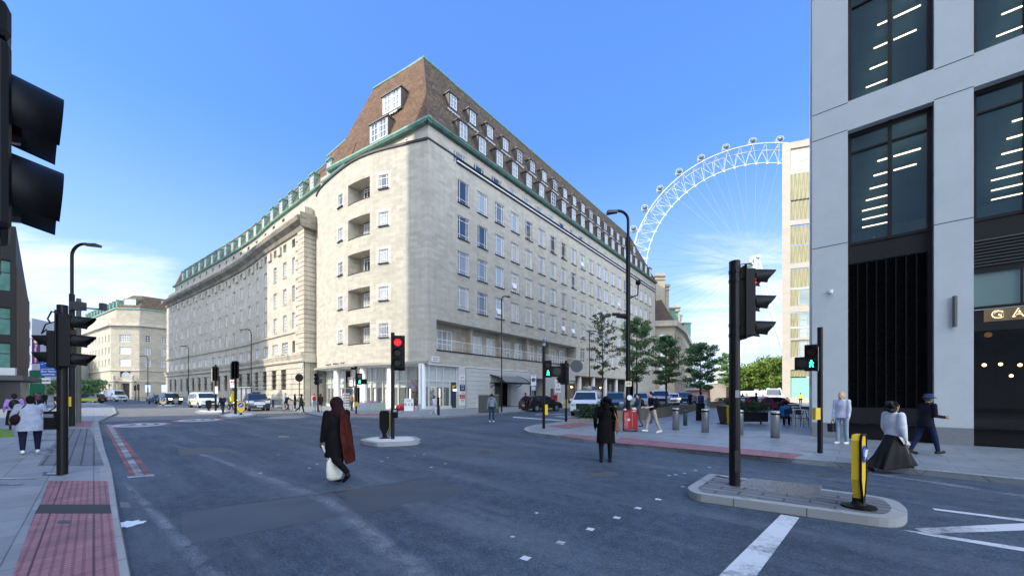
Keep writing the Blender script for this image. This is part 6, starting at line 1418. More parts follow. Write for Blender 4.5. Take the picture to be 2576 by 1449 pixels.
# parking zone sign
p = P(1342, 41, KH); t = thing('parking_zone_sign', 'white parking sign with blue circle on a post beside the dark hatchback', 'sign', p); pole(t, ZP(945, 41) - KH, .04, grey); z0, z1 = ZP(970, 41) - KH, ZP(943, 41) - KH
b = MB(); b.box(-.28, .28, -.06, -.03, z0, z1); o = b.build('sign_face', white, t); b = MB(); b.cyl((0, -.07, (z0 + z1) / 2 + .05), (0, -.09, (z0 + z1) / 2 + .05), .22, n=18); b.build('blue_circle', mat('circle_blue', (.05, .05, .30), .4), o)
b = MB(); b.box(-.22, .22, -.06, -.03, z0 - .5, z0 - .08); b.build('lower_plate', mat('pale_blue_plate', (.45, .58, .68), .5), t); text('ZONE', .14, ink, o, (0, -.07, z1 - .1))
# pillar box
p = P(1396, 44.5, KH); t = thing('pillar_box', 'red cylindrical post box on the pavement right of the dark hatchback', 'post box', p); b = MB(); b.lathe((0, 0, 0), [(.31, 0), (.31, .35), (.29, .36), (.29, 1.35), (.36, 1.38), (.36, 1.46), (.30, 1.50), (.1, 1.58)], 20, 0); b.build('body', mat('post_red', (.55, .03, .03), .3), t, True)
b = MB(); b.lathe((0, 0, 0), [(.33, 0), (.33, .32), (.2, .33)], 20); b.build('plinth', VIS, t); b = MB(); b.box(-.14, .14, -.30, -.27, 1.18, 1.24); b.build('slot', VIS, t)
# kerbside cabinet
p = G(1230, 1040, KH); t = thing('utility_cabinet', 'dark grey street cabinet behind the man in the grey hoodie', 'cabinet', (p.x - .1, p.y + 1.2, KH), .15); b = MB(); b.box(-.85, .85, -.28, .28, 0, 1.5); o = b.build('body', mat('cabinet_grey', (.045, .055, .055), .55, var=.15), t); bevel(o, .03)
b = MB(); b.box(-.88, .88, -.30, .30, 1.5, 1.54); b.box(-.01, .01, -.29, -.28, .1, 1.45); b.build('lid', grey, t)
# steel bollards on the plaza
bs = MB(); bs.lathe((0, 0, 0), [(.145, 0), (.145, .84), (.145, .845)], 20); bsm = bs.mesh('shaft', steel, True); bd_ = MB(); bd_.lathe((0, 0, 0), [(.142, .84), (.142, .92)], 20); bdm = bd_.mesh('dark_band', VIS); bc = MB(); bc.lathe((0, 0, 0), [(.152, .92), (.152, .965), (.13, .985)], 20); bcm = bc.mesh('cap', mat('polished_cap', (.6, .6, .6), .25, metal=.6))
def sbol(label, x, yb, s=1.0): 
    p = G(x, yb, KH); t = thing('steel_bollard', label, 'bollard', p, 0, 'steel bollards on the plaza'); t.scale = (s, s, s); inst('shaft', bsm, t); inst('dark_band', bdm, t); inst('cap', bcm, t)
sbol('steel bollard just right of the man reading his phone', 1700, 1081); sbol('steel bollard in front of the standing woman in grey, left of the yellow bin', 1774, 1087); sbol('steel bollard half hidden by the near signal pole', 1860, 1093); sbol('largest steel bollard, in front of the seated person in blue', 1950, 1101); sbol('steel bollard hidden behind the legs of the man with the phone', 1634, 1064); 
p = G(1782, 1020, KH); sbol('small distant grey bollard behind the person in purple', 1782, 1022, 1.25)
p = G(1724, 1070, KH); t = thing('green_bollard', 'small dark green bollard between two steel bollards', 'bollard', p); b = MB(); b.lathe((0, 0, 0), [(.10, 0), (.10, .68), (.09, .70), (.10, .72), (.10, .78), (.05, .80)], 16); b.build('post', mat('bottle_green', (.04, .08, .07), .5), t, True)
b = MB(); b.lathe((0, 0, 0), [(.104, .66), (.104, .70)], 16); b.build('band', VIS, t)
for (x, yb) in ((1762, 1057),):
    p = G(x, yb, KH); t = thing('black_post', 'tall thick black bollard in front of the person in purple', 'bollard', p); b = MB(); b.lathe((0, 0, 0), [(.26, 0), (.24, 1.05), (.2, 1.08)], 14); b.build('post', VIS, t)
# yellow and black angular bin
p = G(1824, 1066, KH); t = thing('litter_bin', 'tapered yellow and black litter bin left of the near signal pole', 'litter bin', p, .1); b = MB(); 
for (x0, x1, xb0, xb1, m, nm) in ((-.32, -.12, -.12, -.02, mat('bin_dark', (.05, .03, .02), .5), 'dark_side'), (-.12, .36, -.02, .30, mat('bin_yellow', (.55, .42, .0), .45), 'yellow_front')):
    b = MB(); b.poly([(xb0, -.2, 0), (xb1, -.2, 0), (x1, -.28, .98), (x0, -.28, .98)]); b.poly([(xb1, -.2, 0), (xb1, .25, 0), (x1, .3, .98), (x1, -.28, .98)]); b.poly([(x0, -.28, .98), (x1, -.28, .98), (x1, .3, .98), (x0, .3, .98)]); b.poly([(xb0, .25, 0), (xb0, -.2, 0), (x0, -.28, .98), (x0, .3, .98)]); b.build(nm, m, t)
b = MB(); b.cyl((-.15, 0, 0), (-.15, 0, .03), .28, n=16); b.build('foot', VIS, t)
# red trolley
p = G(1585, 1084, KH); t = thing('mail_trolley', 'red wheeled trolley covered in stickers beside the big street lamp', 'trolley', p, -.15); t.scale = (.88, .88, .88); b = MB(); b.box(-.30, .30, -.28, .28, .14, .98); o = b.build('body', mat('trolley_red', (.38, .01, .015), .3), t); bevel(o, .03)
b = MB(); b.box(-.31, -.13, -.295, -.285, .16, .92); b.build('sticker_panel', mat('stickers', (.45, .12, .12), .5, var=.9, vscale=9), t)
b = MB(); b.cyl((-.11, -.29, .58), (-.11, -.30, .58), .07, n=14); b.box(.06, .07, -.295, -.288, .25, .95); b.build('round_label', mat('pale_label', (.6, .55, .5), .5), t)
b = MB(); b.box(-.33, .33, -.31, .31, .12, .15); b.tube([(-.35, -.3, 1.0), (-.2, -.3, 1.05), (.2, -.3, 1.05), (.35, -.3, 1.0)], .02, 6)
for sx in (-.3, .3):
    for sy in (-.26, .26): b.cyl((sx, sy, .98), (sx, sy, .06), .02, n=6)
b.build('frame', mat('trolley_red', (.38, .01, .015), .3), t)
for sx in (-.28, .28):
    for sy in (-.24, .24): b = MB(); b.cyl((sx - .02, sy, .045), (sx + .02, sy, .045), .045, n=12); b.build('wheel', rubber, t)
b = MB(); b.box(.08, .26, -.2, .1, .98, 1.17); b.build('white_bundle', white, t); b = MB(); b.ball((-.24, 0, 1.05), .07); b.build('paper_cup', white, t)
# ------------------------------------------------------------------ shop-front goods
def Gp(x, y): return G(x, y, KH)
p = Gp(1065 * 0 + 1052, 1033); 
p = P(1036, 36.6, KH); t = thing('sandwich_board', 'white A-board with currency signs outside the shop', 'sandwich board', P(1030 - 1, 36.6, KH), .1)
for s in (-1, 1): b = MB(); b.M = Matrix.Rotation(R(13) * s, 4, 'X'); b.box(-.42, .42, -.02, .02, .0, 1.2); o = b.build('panel', white, t); o.location = (0, .25 * s, 0)
text('MONEY', .15, navy, t, (0, -.13, .95), (R(77), 0, 0)); text('€ £ $', .34, navy, t, (0, -.20, .62), (R(77), 0, 0))
for i, (x, lab) in enumerate(((1012 + 498, ''),)): pass
t = thing('red_bags', 'pile of bulging red bags on the pavement by the shop window', 'bags', P(1010 + 14, 37.3, KH) if 0 else P(1524 * .4831 * 0 + 1025, 37.3, KH))
t.location = P(1012 + 3, 37.2, KH)
rb = mat('red_bag', (.50, .02, .03), .35)
for (dx, dz, r_) in ((-.45, .28, .3), (-.05, .32, .34), (.35, .25, .27)): b = MB(); b.ball((dx, 0, dz), r_, 10, sc=(1, .8, 1)); b.build('bag', rb, t, True)
for (x, lab, cols3) in ((923, 'left souvenir table with draped grey cloth before the shop window', [(.35, .36, .40), (.2, .2, .25)]), (952, 'right souvenir table with coloured goods before the shop window', [(.3, .36, .33), (.45, .25, .6)])):
    t = thing('souvenir_table', lab, 'table', P(x, 36.6, KH), .1); b = MB(); b.box(-.75, .75, -.35, .35, .72, .76); b.build('table_top', grey, t)
    b = MB()
    for k in range(8): b.poly([(-.75 + k * .1875, -.36 - (k % 2) * .05, .02), (-.75 + (k + 1) * .1875, -.36 - ((k + 1) % 2) * .05, .02), (-.75 + (k + 1) * .1875, -.36, .76), (-.75 + k * .1875, -.36, .76)])
    b.build('cloth', mat('cloth%d' % x, cols3[0], .8), t)
    rr_ = random.Random(x)
    for k in range(9): b = MB(); b.cbox((rr_.uniform(-.65, .65), rr_.uniform(-.25, .25), .76 + .09), (.16, .16, .18)); b.build('goods', mat('goods%d' % (k % 5), [(.5, .1, .1), (.2, .3, .5), (.6, .55, .4), (.4, .2, .5), (.6, .6, .6)][k % 5], .6), t)
t = thing('postcard_rack', 'revolving postcard rack at the shop door', 'rack', P(872, 36.8, KH)); b = MB(); b.cyl((0, 0, 0), (0, 0, 1.75), .03, n=6); b.build('stand', darkgrey, t)
for k in range(6): b = MB(); b.cbox((0, 0, .35 + k * .25), (.5, .5, .16), 0, .3); b.build('card_tray', mat('cards', (.6, .58, .55), .6, var=.5, vscale=12), t)
t = thing('merchandise_boxes', 'low cardboard display of small goods between the two right-hand white columns', 'boxes', P(1042, 37.6, KH))
for k in range(4): b = MB(); b.cbox((-.6 + k * .38, 0, .22 + .08 * (k % 2)), (.3, .3, .44 + .16 * (k % 2)), 0, .2 * k); b.build('box', mat('carton%d' % k, [(.5, .38, .25), (.45, .5, .6), (.6, .3, .35), (.3, .45, .5)][k], .7), t)
# ------------------------------------------------------------------ plaza planters
pst = masonry('planter_stone', (.26, .235, .17), (.22, .20, .15), .9, .6, .01, (.1, .09, .07), var=.15)
foliage_mats = {}
def leafmat(name, c, var=.5):
    m = mat(name, c, .6, var=var, vscale=2.5); m.node_tree.nodes['Principled BSDF'].inputs['Subsurface Weight'].default_value = 0; return m
def leaves(mb, c, r, n, size, rnd, sc=(1, 1, 1), m=0, shell=.35):
    for _ in range(n):
        while True:
            v = Vector((rnd.uniform(-1, 1), rnd.uniform(-1, 1), rnd.uniform(-1, 1)))
            if shell < v.length < 1: break
        p = Vector(c) + Vector((v.x * r * sc[0], v.y * r * sc[1], v.z * r * sc[2]))
        a = Vector((rnd.uniform(-1, 1), rnd.uniform(-1, 1), rnd.uniform(-.4, .9))).normalized(); u = a.orthogonal().normalized() * size * rnd.uniform(.6, 1.2); w = a.cross(u).normalized() * size * rnd.uniform(.35, .7)
        mb.poly([p - u, p + w - u * .1, p + u, p - w - u * .1], m, [(0, 0), (1, 0), (1, 1), (0, 1)])
def planter(label, pts, h, plant=None, seed=1, dens=500, hh=.5):
    c = sum((V2(q) for q in pts), Vector((0, 0))) / len(pts); t = thing('stone_planter', label, 'planter', (c.x, c.y, KH)); rel_ = [tuple(V2(q) - c) for q in pts]
    b = MB(); b.prism(rel_, 0, h); b.build('wall', pst, t); i_ = inset(rel_, .12); b = MB(); b.poly([tuple(q) + (h + .003,) for q in i_]); o = b.build('soil', mat('soil', (.03, .025, .02), .9), t)
    if plant:
        rnd = random.Random(seed); b = MB(); xs = [q[0] for q in rel_]; ys = [q[1] for q in rel_]
        for k in range(16):
            f = rnd.random(); e = rel_[0][0] * (1 - f) + rel_[1][0] * f, rel_[0][1] * (1 - f) + rel_[1][1] * f; g = rnd.uniform(.15, .85); e2 = rel_[3][0] * (1 - f) + rel_[2][0] * f, rel_[3][1] * (1 - f) + rel_[2][1] * f
            x, y = e[0] * (1 - g) + e2[0] * g, e[1] * (1 - g) + e2[1] * g; leaves(b, (x, y, h + hh * .45), hh * .6, dens // 16, .07, rnd, (1.4, 1.2, .9))
        b.build('shrubs', plant, t)
    return t
def quadline(x0, y0, x1, y1, dep=1.6): a, b = Gp(x0, y0), Gp(x1, y1); n = Vector((.78, .62)) * 0 + dR * dep; return [(a.x, a.y), (b.x, b.y), (b.x + n.x * .8, b.y + n.y), (a.x + n.x * .8, a.y + n.y)]
yew = leafmat('yew_leaf', (.022, .050, .022)); 
planter('low raised bed in front of the white van at the plaza corner', quadline(1428, 1060, 1458, 1060, 1.4), .16)
planter('raised bed with dark evergreen shrub in front of the white van', quadline(1459, 1060, 1497, 1060, 1.4), .18, yew, 3, 3400, .85)
planter('long stone planter wall behind the two people with backpacks', quadline(1497, 1060, 1612, 1056, 3) , .62, leafmat('planter_leaf', (.04, .08, .03)), 4, 500, .2)
planter('stone planter behind the man reading his phone', [tuple(G(1612, 1056, KH)[:2]), tuple(G(1706, 1044, KH)[:2]), (G(1706, 1044, KH) + Vector((2, 4, 0)))[:2], (G(1612, 1056, KH) + Vector((2, 4, 0)))[:2]], .68, leafmat('planter_leaf', (.04, .08, .03)), 5, 500, .2)
planter('stone planter left of the walking couple', [tuple(G(1706, 1043, KH)[:2]), tuple(G(1752, 1032, KH)[:2]), (G(1752, 1032, KH) + Vector((2.4, 4, 0)))[:2], (G(1706, 1043, KH) + Vector((2.4, 4, 0)))[:2]], .62)
planter('distant stone planter right of the person in purple with green plants', [tuple(G(1785, 1026, KH)[:2]), tuple(G(1845, 1024, KH)[:2]), (G(1845, 1024, KH) + Vector((3, 4, 0)))[:2], (G(1785, 1026, KH) + Vector((3, 4, 0)))[:2]], .7, leafmat('planter_leaf', (.04, .08, .03)), 6, 900, .5)
# cafe planter on wheels
def wplanter(label, p, w, seed):
    t = thing('cafe_planter', label, 'planter', p, -.1); b = MB(); b.box(-w / 2, w / 2, -.3, .3, .14, .66); b.build('trough', mat('trough_black', (.012, .012, .013), .5), t)
    for sx in (-w * .42, w * .3): b = MB(); b.cyl((sx - .02, -.2, .06), (sx + .02, -.2, .06), .06, n=10); b.box(sx - .03, sx + .03, -.22, -.18, .08, .16); b.build('castor', rubber, t)
    rnd = random.Random(seed); b = MB()
    for k in range(10): leaves(b, (-w / 2 + w * (k + .5) / 10, rnd.uniform(-.15, .15), .82 + rnd.uniform(0, .22)), .28, 130, .06, rnd)
    for k in range(40):
        x = rnd.uniform(-w / 2, w / 2); d = Vector((rnd.uniform(-.35, .35), rnd.uniform(-.3, .3), rnd.uniform(.3, .65))); b.tube([(x, 0, .66), Vector((x, 0, .66)) + d], [.012, .002], 3)
    b.build('foliage', leafmat('cafe_leaf', (.06, .11, .05)), t)
wplanter('black wheeled trough planter with leafy plants between two steel bollards', G(1885, 1066, KH), 1.6, 1); wplanter('further black trough planter with grey-green plants behind the cafe tables', G(1975, 1030, KH) + Vector((0, 2.0, 0)), 3.4, 2)
wplanter('small planter with bush left of the cafe tables behind the near signal pole', G(1846, 1040, KH), 1.2, 5)
# cafe tables, chairs
def cafe_table(label, p, rz=0, top=mat('pale_table', (.70, .72, .74), .3)):
    t = thing('cafe_table', label, 'table', p, rz, 'cafe tables on the plaza'); b = MB(); b.box(-.55, .55, -.35, .35, .72, .75); b.build('table_top', top, t)
    for sx in (-.48, .48): b = MB(); b.tube([(sx, -.3, 0), (sx, -.05, .72)], .015, 6); b.tube([(sx, .3, 0), (sx, .05, .72)], .015, 6); b.build('trestle', darkgrey, t)
def cafe_chair(label, p, rz=0, m=None):
    m = m or mat('chair_frame', (.04, .042, .05), .4); t = thing('cafe_chair', label, 'chair', p, rz, 'cafe chairs on the plaza'); b = MB(); b.box(-.21, .21, -.2, .2, .43, .455); b.build('seat', m, t); b = MB(); b.box(-.2, .2, .17, .2, .60, .85); b.build('backrest', m, t)
    for sx in (-.19, .19):
        b = MB(); b.cyl((sx, -.18, 0), (sx, -.18, .43), .012, n=5); b.build('leg', m, t); b = MB(); b.cyl((sx, .19, 0), (sx, .19, .85), .012, n=5); b.build('leg', m, t)
cafe_table('cafe table in front of the person in the blue vest', G(2003, 1064, KH), .05); cafe_table('cafe table behind the wheeled planter', G(1868, 1052, KH) + Vector((0, .2, 0)), 0)
cafe_table('cafe table where the man in the dark suit sits', G(2004, 1052, KH) + Vector((.2, .9, 0)), .05); cafe_table('cafe table before the red car', G(1900, 1045, KH) + Vector((0, 1, 0)), 0); cafe_table('cafe table farthest back by the pale wall', G(2020, 1040, KH) + Vector((-.2, .6, 0)), 0)
cafe_chair('cafe chair at the right end of the nearest table', G(2018, 1074, KH), .4); cafe_chair('cafe chair facing the camera beside the pale wall', G(2022, 1058, KH), 2.8); cafe_chair('empty cafe chair left of the suited man', G(1940, 1050, KH) + Vector((0, .8, 0)), 3.0); cafe_chair('red cafe chair before the red car', G(1925, 1042, KH) + Vector((0, .6, 0)), 1.5, redm)
t = thing('menu_stand', 'white upright menu stand behind the near signal pole', 'sign', G(1866, 1042, KH)); b = MB(); b.box(-.22, .22, -.02, .02, .45, 1.25); b.build('board', white, t); b = MB(); b.box(-.2, .2, -.04, .0, 0, .45); b.build('stand', mat('brown_wood', (.12, .07, .04), .6), t)
for k in range(5): b = MB(); b.box(-.1, .1, -.03, -.02, .6 + k * .11, .64 + k * .11); b.build('menu_lines', ink, t)
# street posters etc far right-centre: low pavilion and bridge
t = thing('station_pavilion', 'low pinkish shop pavilion with awning beyond the plaza trees', 'building', P(1795, 120)); b = MB(); b.box(-12, 9, 0, 6, 0, 3.4); b.build('wall', mat('pavilion_pink', (.42, .30, .28), .7, var=.3, vscale=.6), t); b = MB(); b.box(-12.5, 9.5, -1.5, 0, 2.9, 3.3); b.build('awning', mat('awning_pink', (.6, .35, .42), .6), t); b = MB(); b.box(-12, 9, -.1, 6.2, 3.4, 4.6); b.build('roof_band', mat('teal_band', (.18, .34, .30), .6), t)
t = thing('stone_pier', 'beige stone gate pier right of the plaza tree', 'pier', P(1812, 66, KH)); b = MB(); b.box(-1.0, 1.0, 0, 1.5, 0, 3.2); b.build('pier', beige, t)
t = thing('brick_kiosk', 'small red brick kiosk behind the vans', 'kiosk', P(1860, 105)); b = MB(); b.box(-6, 4, 0, 5, 0, 4.0); b.build('wall', mat('kiosk_brick', (.30, .12, .08), .8, var=.2), t); b = MB(); b.box(-6.3, 4.3, -.4, 5.3, 4.0, 4.5); b.build('roof', white, t)
t = thing('distant_government_block', 'pale distant building with green roof under the wheel', 'building', P(1925, 330)); b = MB(); b.box(-35, 25, 0, 20, 0, ZP(925, 330)); b.build('wall', mat('far_cream', (.52, .48, .38), .8), t); b = MB(); b.box(-12, 24, -.5, 20, ZP(925, 330), ZP(917, 330)); b.build('roof', mat('far_green', (.25, .40, .28), .7), t)
b = MB()
for k in range(8): b.box(-32 + k * 7, -30 + k * 7, -.3, 0, 16, 19)
b.build('windows', glass_dk, t)
t = thing('footbridge_truss', 'white V-shaped footbridge struts below the wheel', 'bridge', P(1852, 215)); b = MB(); zq = lambda y: ZP(y, 215)
for (x0, y0, x1, y1) in ((1804, 975, 1822, 940), (1822, 940, 1838, 975), (1822, 940, 1848, 968), (1838, 975, 1862, 940), (1862, 940, 1884, 972), (1862, 940, 1850, 970)): b.tube([((x0 - 1852) / F * 215, 0, zq(y0)), ((x1 - 1852) / F * 215, 0, zq(y1))], .45, 5)
b.tube([(-12, 0, zq(939)), (18, 0, zq(939))], .5, 5); b.build('truss', wht, t)
# flag masts far off
t = thing('leaning_mast', 'thin white mast with small flag below the wheel', 'mast', P(1898, 180)); b = MB(); b.cyl((0, 0, 0), (.5, 0, ZP(932, 180)), .12, n=5); b.build('mast', wht, t); b = MB(); b.box(.3, 2.4, 0, .05, ZP(936, 180), ZP(932, 180)); b.build('flag', grey, t)
# guard rail at far left
t = thing('guard_railing', 'dark pedestrian guard railing before the stone office block', 'railing', P(330, 78)); b = MB()
for k in range(34): b.cyl((-7 + k * .45, k * .1, 0), (-7 + k * .45, k * .1, 1.05), .03, n=4)
b.tube([(-7, 0, 1.05), (8, 3.3, 1.05)], .04, 4); b.build('rails', darkgrey, t)
# pigeons on the ledges
pig = MB(); pig.ball((0, 0, .10), .085, 8, sc=(1.5, .8, .8)); pig.ball((.12, 0, .18), .045, 6); pig.poly([(-.1, -.04, .1), (-.1, .04, .1), (-.24, .03, .06), (-.24, -.03, .06)]); pigm = pig.mesh('pigeon', mat('pigeon_grey', (.05, .05, .055), .7), True)
for k, (x, cv, zz) in enumerate([(x, cL_, 5.12) for x in (826, 830, 835, 843, 847, 851, 855, 862, 868)] + [(x, cC, 7.08) for x in (705, 712, 716, 741)]):
    u = u_at(cv, x, 0, 30); loc, rz = place(cv, u, zz, .2); o = inst('pigeon', pigm, None, loc, rz + k); side_ = 'canopy slab above the shop columns' if cv is cL_ else 'string course of the crescent building'
    tag(o, 'pigeon perched on the %s' % side_, 'bird', 'pigeons on the ' + side_)
# ------------------------------------------------------------------ vehicles
carglass = mat('car_glass', (.012, .02, .028), .04, spec=1.0); blacktrim = mat('black_trim', (.015, .015, .016), .5); chrome = mat('bright_trim', (.6, .6, .6), .2, metal=.8)
headl = mat('headlamp', (.75, .77, .8), .15, spec=1.0); headon = mat('headlamp_lit', (1, 1, .9), .2, emit=(1, .93, .75), es=6); tail = mat('tail_lamp', (.35, .01, .01), .25)
plate_w = mat('plate_white', (.7, .7, .68), .4); plate_y = mat('plate_yellow', (.7, .5, .05), .4)
def carpaint(name, c, rough=.22, met=0.): return mat(name, c, rough, metal=met, coat=.6, spec=.6)
PROF = {
 'taxi': ([(-2.25, .30), (-2.28, .9), (-2.1, 1.08), (-1.88, 1.66), (-1.5, 1.80), (.15, 1.81), (.50, 1.72), (1.02, 1.15), (1.98, 1.02), (2.24, .86), (2.27, .30)], 6, 1.12, [[(-1.78, 1.16), (-1.62, 1.62), (-1.0, 1.68), (-1.0, 1.16)], [(-.9, 1.16), (-.9, 1.68), (-.1, 1.70), (-.1, 1.16)], [(0, 1.16), (0, 1.70), (.36, 1.66), (.80, 1.16)]], (1.36, -1.42), .33),
 'van': ([(-2.5, .32), (-2.5, 1.80), (-2.38, 1.95), (.62, 1.97), (.92, 1.90), (1.62, 1.22), (2.28, 1.05), (2.46, .78), (2.5, .32)], 4, 1.2, [[(.0, 1.18), (.05, 1.75), (.72, 1.72), (1.25, 1.22)]], (1.62, -1.45), .34),
 'tallvan': ([(-2.9, .35), (-2.9, 2.42), (-2.75, 2.56), (1.15, 2.60), (1.5, 2.42), (2.02, 1.42), (2.72, 1.18), (2.9, .85), (2.92, .35)], 4, 1.4, [[(.55, 1.35), (.55, 1.95), (1.35, 1.95), (1.72, 1.42)]], (1.95, -1.6), .35),
 'suv': ([(-2.1, .32), (-2.18, .82), (-2.08, 1.0), (-1.72, 1.44), (-1.35, 1.56), (.2, 1.57), (.52, 1.48), (1.12, 1.02), (1.92, .90), (2.14, .72), (2.18, .32)], 6, 1.0, [[(-1.62, 1.06), (-1.4, 1.42), (-.75, 1.48), (-.75, 1.06)], [(-.68, 1.05), (-.68, 1.48), (.16, 1.48), (.45, 1.40), (.90, 1.05)]], (1.32, -1.30), .34),
 'mpv': ([(-2.35, .32), (-2.40, 1.15), (-2.22, 1.78), (-1.95, 1.90), (.35, 1.92), (.72, 1.82), (1.52, 1.16), (2.16, .98), (2.38, .74), (2.4, .32)], 5, 1.15, [[(-2.1, 1.2), (-1.98, 1.7), (-1.1, 1.74), (-1.1, 1.2)], [(-1.0, 1.2), (-1.0, 1.74), (0, 1.74), (0, 1.2)], [(.1, 1.2), (.1, 1.74), (.6, 1.72), (1.15, 1.2)]], (1.5, -1.45), .33),
}
def vehicle(name, label, cat, loc, rz, kind, paint_, W=1.85, H=None, group='road traffic at the junction', lit=False, grille=blacktrim, sc=1., lamps=headl):
    prof, wi, belt, sides, wx, wr = PROF[kind]; Hm = max(p[1] for p in prof); L0, L1 = prof[0][0], prof[-1][0]; t = thing(name, label, cat, loc, rz, group); t.scale = (sc, sc, sc)
    hw = lambda z: W / 2 * (1 if z <= belt else 1 - .17 * (z - belt) / (Hm - belt)) * (.985 if z < .4 else 1)
    b = MB(); n = len(prof); L_ = [b.V((x, -hw(z), z)) for x, z in prof]; R_ = [b.V((x, hw(z), z)) for x, z in prof]; nf = [(x - (.10 if x > L1 - .3 else 0)) for x, z in prof]
    for i in range(n - 1): b.face([L_[i], R_[i], R_[i + 1], L_[i + 1]])
    b.face([L_[-1], R_[-1], R_[0], L_[0]]); b.face(L_); b.face(R_[::-1]); body = b.build('body', paint_, t); bevel(body, .07, 3)
    for q in body.data.polygons: q.use_smooth = True
    # windscreen and rear glass
    def seg(i, nm, k0=.08, k1=.92):
        (x0, z0), (x1, z1) = prof[i], prof[i + 1]; d = Vector((z1 - z0, 0, -(x1 - x0))).normalized()
        if d.z < 0: d = -d
        q = []
        for k, s in ((k0, -1), (k0, 1), (k1, 1), (k1, -1)): x, z = x0 + (x1 - x0) * k, z0 + (z1 - z0) * k; q.append((x + d.x * .02, s * (hw(z) - .10), z + d.z * .02))
        g_ = MB(); g_.poly(q); g_.build(nm, carglass, t)
    seg(next(i for i in range(n - 1) if prof[i][1] > 1.4 and prof[i + 1][1] < prof[i][1] - .3), 'windscreen')
    if kind in ('suv', 'taxi', 'mpv'): seg(2 if kind != 'mpv' else 1, 'rear_window')
    for s in (-1, 1):
        for w in sides: g_ = MB(); q = [(x, s * (hw(z) + .008), z) for x, z in w]; g_.poly(q if s > 0 else q[::-1]); g_.build('side_window', carglass, t)
        b = MB(); b.cbox((sides[-1][-1][0] - .05, s * (hw(1.1) + .12), belt + .06), (.12, .22, .2)); b.build('mirror', paint_, t)
    for x in wx:
        for s in (-1, 1):
            b = MB(); y = s * W / 2; b.cyl((x, y - s * .24, wr), (x, y + s * .012, wr), wr, n=18); w_ = b.build('wheel', rubber, t); b = MB(); b.cyl((x, y + s * .012, wr), (x, y + s * .02, wr), wr * .62, n=14); b.build('rim', mat('wheel_rim', (.35, .35, .36), .35, metal=.5), w_)
            b = MB(); b.cyl((x, y - s * .2, wr + .03), (x, y + s * .006, wr + .03), wr + .07, n=20); b.build('wheel_arch', blacktrim, t)
    zl = prof[-3][1] - .12 if kind != 'van' else .98
    for s in (-1, 1):
        b = MB(); b.cbox((L1 - .05, s * (W / 2 - .24), zl), (.12, .38, .20 if kind != 'taxi' else .24)); o = b.build('headlight', headon if lit else lamps, t); bevel(o, .03)
        b = MB(); b.cbox((L0 + .03, s * (W / 2 - .14), 1.0 if kind != 'suv' else .88), (.1, .22, .34 if kind != 'suv' else .18)); b.build('tail_light', tail, t)
    b = MB(); b.box(L1 - .04, L1 + .02, -W * .26, W * .26, zl - .26, zl + .02); b.build('grille', grille, t)
    b = MB(); b.box(L1 - .04, L1 + .04, -W * .47, W * .47, .28, .42); b.build('front_bumper', blacktrim, t); b = MB(); b.box(L0 - .04, L0 + .04, -W * .47, W * .47, .28, .5); b.build('rear_bumper', blacktrim, t)
    b = MB(); b.box(L1 + .02, L1 + .05, -.26, .26, .42, .53); b.build('number_plate', plate_w, t); b = MB(); b.box(L0 - .06, L0 - .04, -.26, .26, .55, .67); b.build('number_plate', plate_y, t)
    return t
hdg = math.atan2(-.67, .74)          # towards the camera along the main road
black_p = carpaint('cab_black', (.008, .009, .012)); blue_p = carpaint('cab_dark_blue', (.015, .03, .07)); white_p = carpaint('van_white', (.72, .74, .76)); silver_p = carpaint('van_silver', (.50, .54, .60)); navy_p = carpaint('van_navy', (.02, .05, .13)); darkr = carpaint('hatch_dark', (.012, .011, .014)); green_p = carpaint('cab_yellow_green', (.30, .36, .04)); dred = carpaint('car_dark_red', (.22, .005, .015))
def gp(x, y, z=0): v = G(x, y, z); return (v.x, v.y, z)
t = vehicle('taxi', 'dark blue-black cab with bright grille waiting behind the yellow shield bollard', 'taxi', gp(645, 1032), hdg - .12, 'taxi', blue_p, 1.85, grille=chrome)
b = MB(); b.box(-.1, .15, -.35, .35, 1.80, 1.93); b.build('roof_sign', blacktrim, t)
t = vehicle('minibus', 'white people carrier with green and yellow checks behind the far island', 'minibus', gp(512, 1025), hdg + .12, 'mpv', white_p, 2.0)
for k in range(8):
    b = MB(); b.box(-1.9 + k * .32, -1.58 + k * .32, -1.015, -1.005, .72 + .12 * (k % 2), .84 + .12 * (k % 2)); b.build('check_marking', mat('check_green', (.45, .5, .02), .4), t)
t = vehicle('taxi', 'black cab with both headlights lit, beyond the small far bollard', 'taxi', gp(428, 1017), hdg + .2, 'taxi', black_p, 1.85, lit=True, grille=chrome); b = MB(); b.box(-.1, .15, -.35, .35, 1.80, 1.93); b.build('roof_sign', mat('lit_roof_sign', (.9, .9, .9), .4), t)
vehicle('parked_car', 'dark blue car half hidden behind the black cab with lit headlights', 'car', gp(398, 1015.5), hdg + .25, 'suv', navy_p)
vehicle('delivery_van', 'silver-blue high-roofed van in front of the stone office block portal', 'van', gp(290, 1009.5), hdg + .35, 'tallvan', silver_p, 2.0)
t = vehicle('taxi', 'cab with yellow-green lower body crossing at the far left', 'taxi', gp(222, 1014), hdg + math.pi + .9, 'taxi', black_p, 1.85); b = MB(); b.box(-2.2, .9, -.94, -.93, .4, .95); b.box(-2.2, .9, .93, .94, .4, .95); b.build('green_panel', green_p, t)
vehicle('parked_car', 'white car between the yellow-green cab and the silver-blue van', 'car', gp(258, 1008), hdg + math.pi + .8, 'suv', white_p)
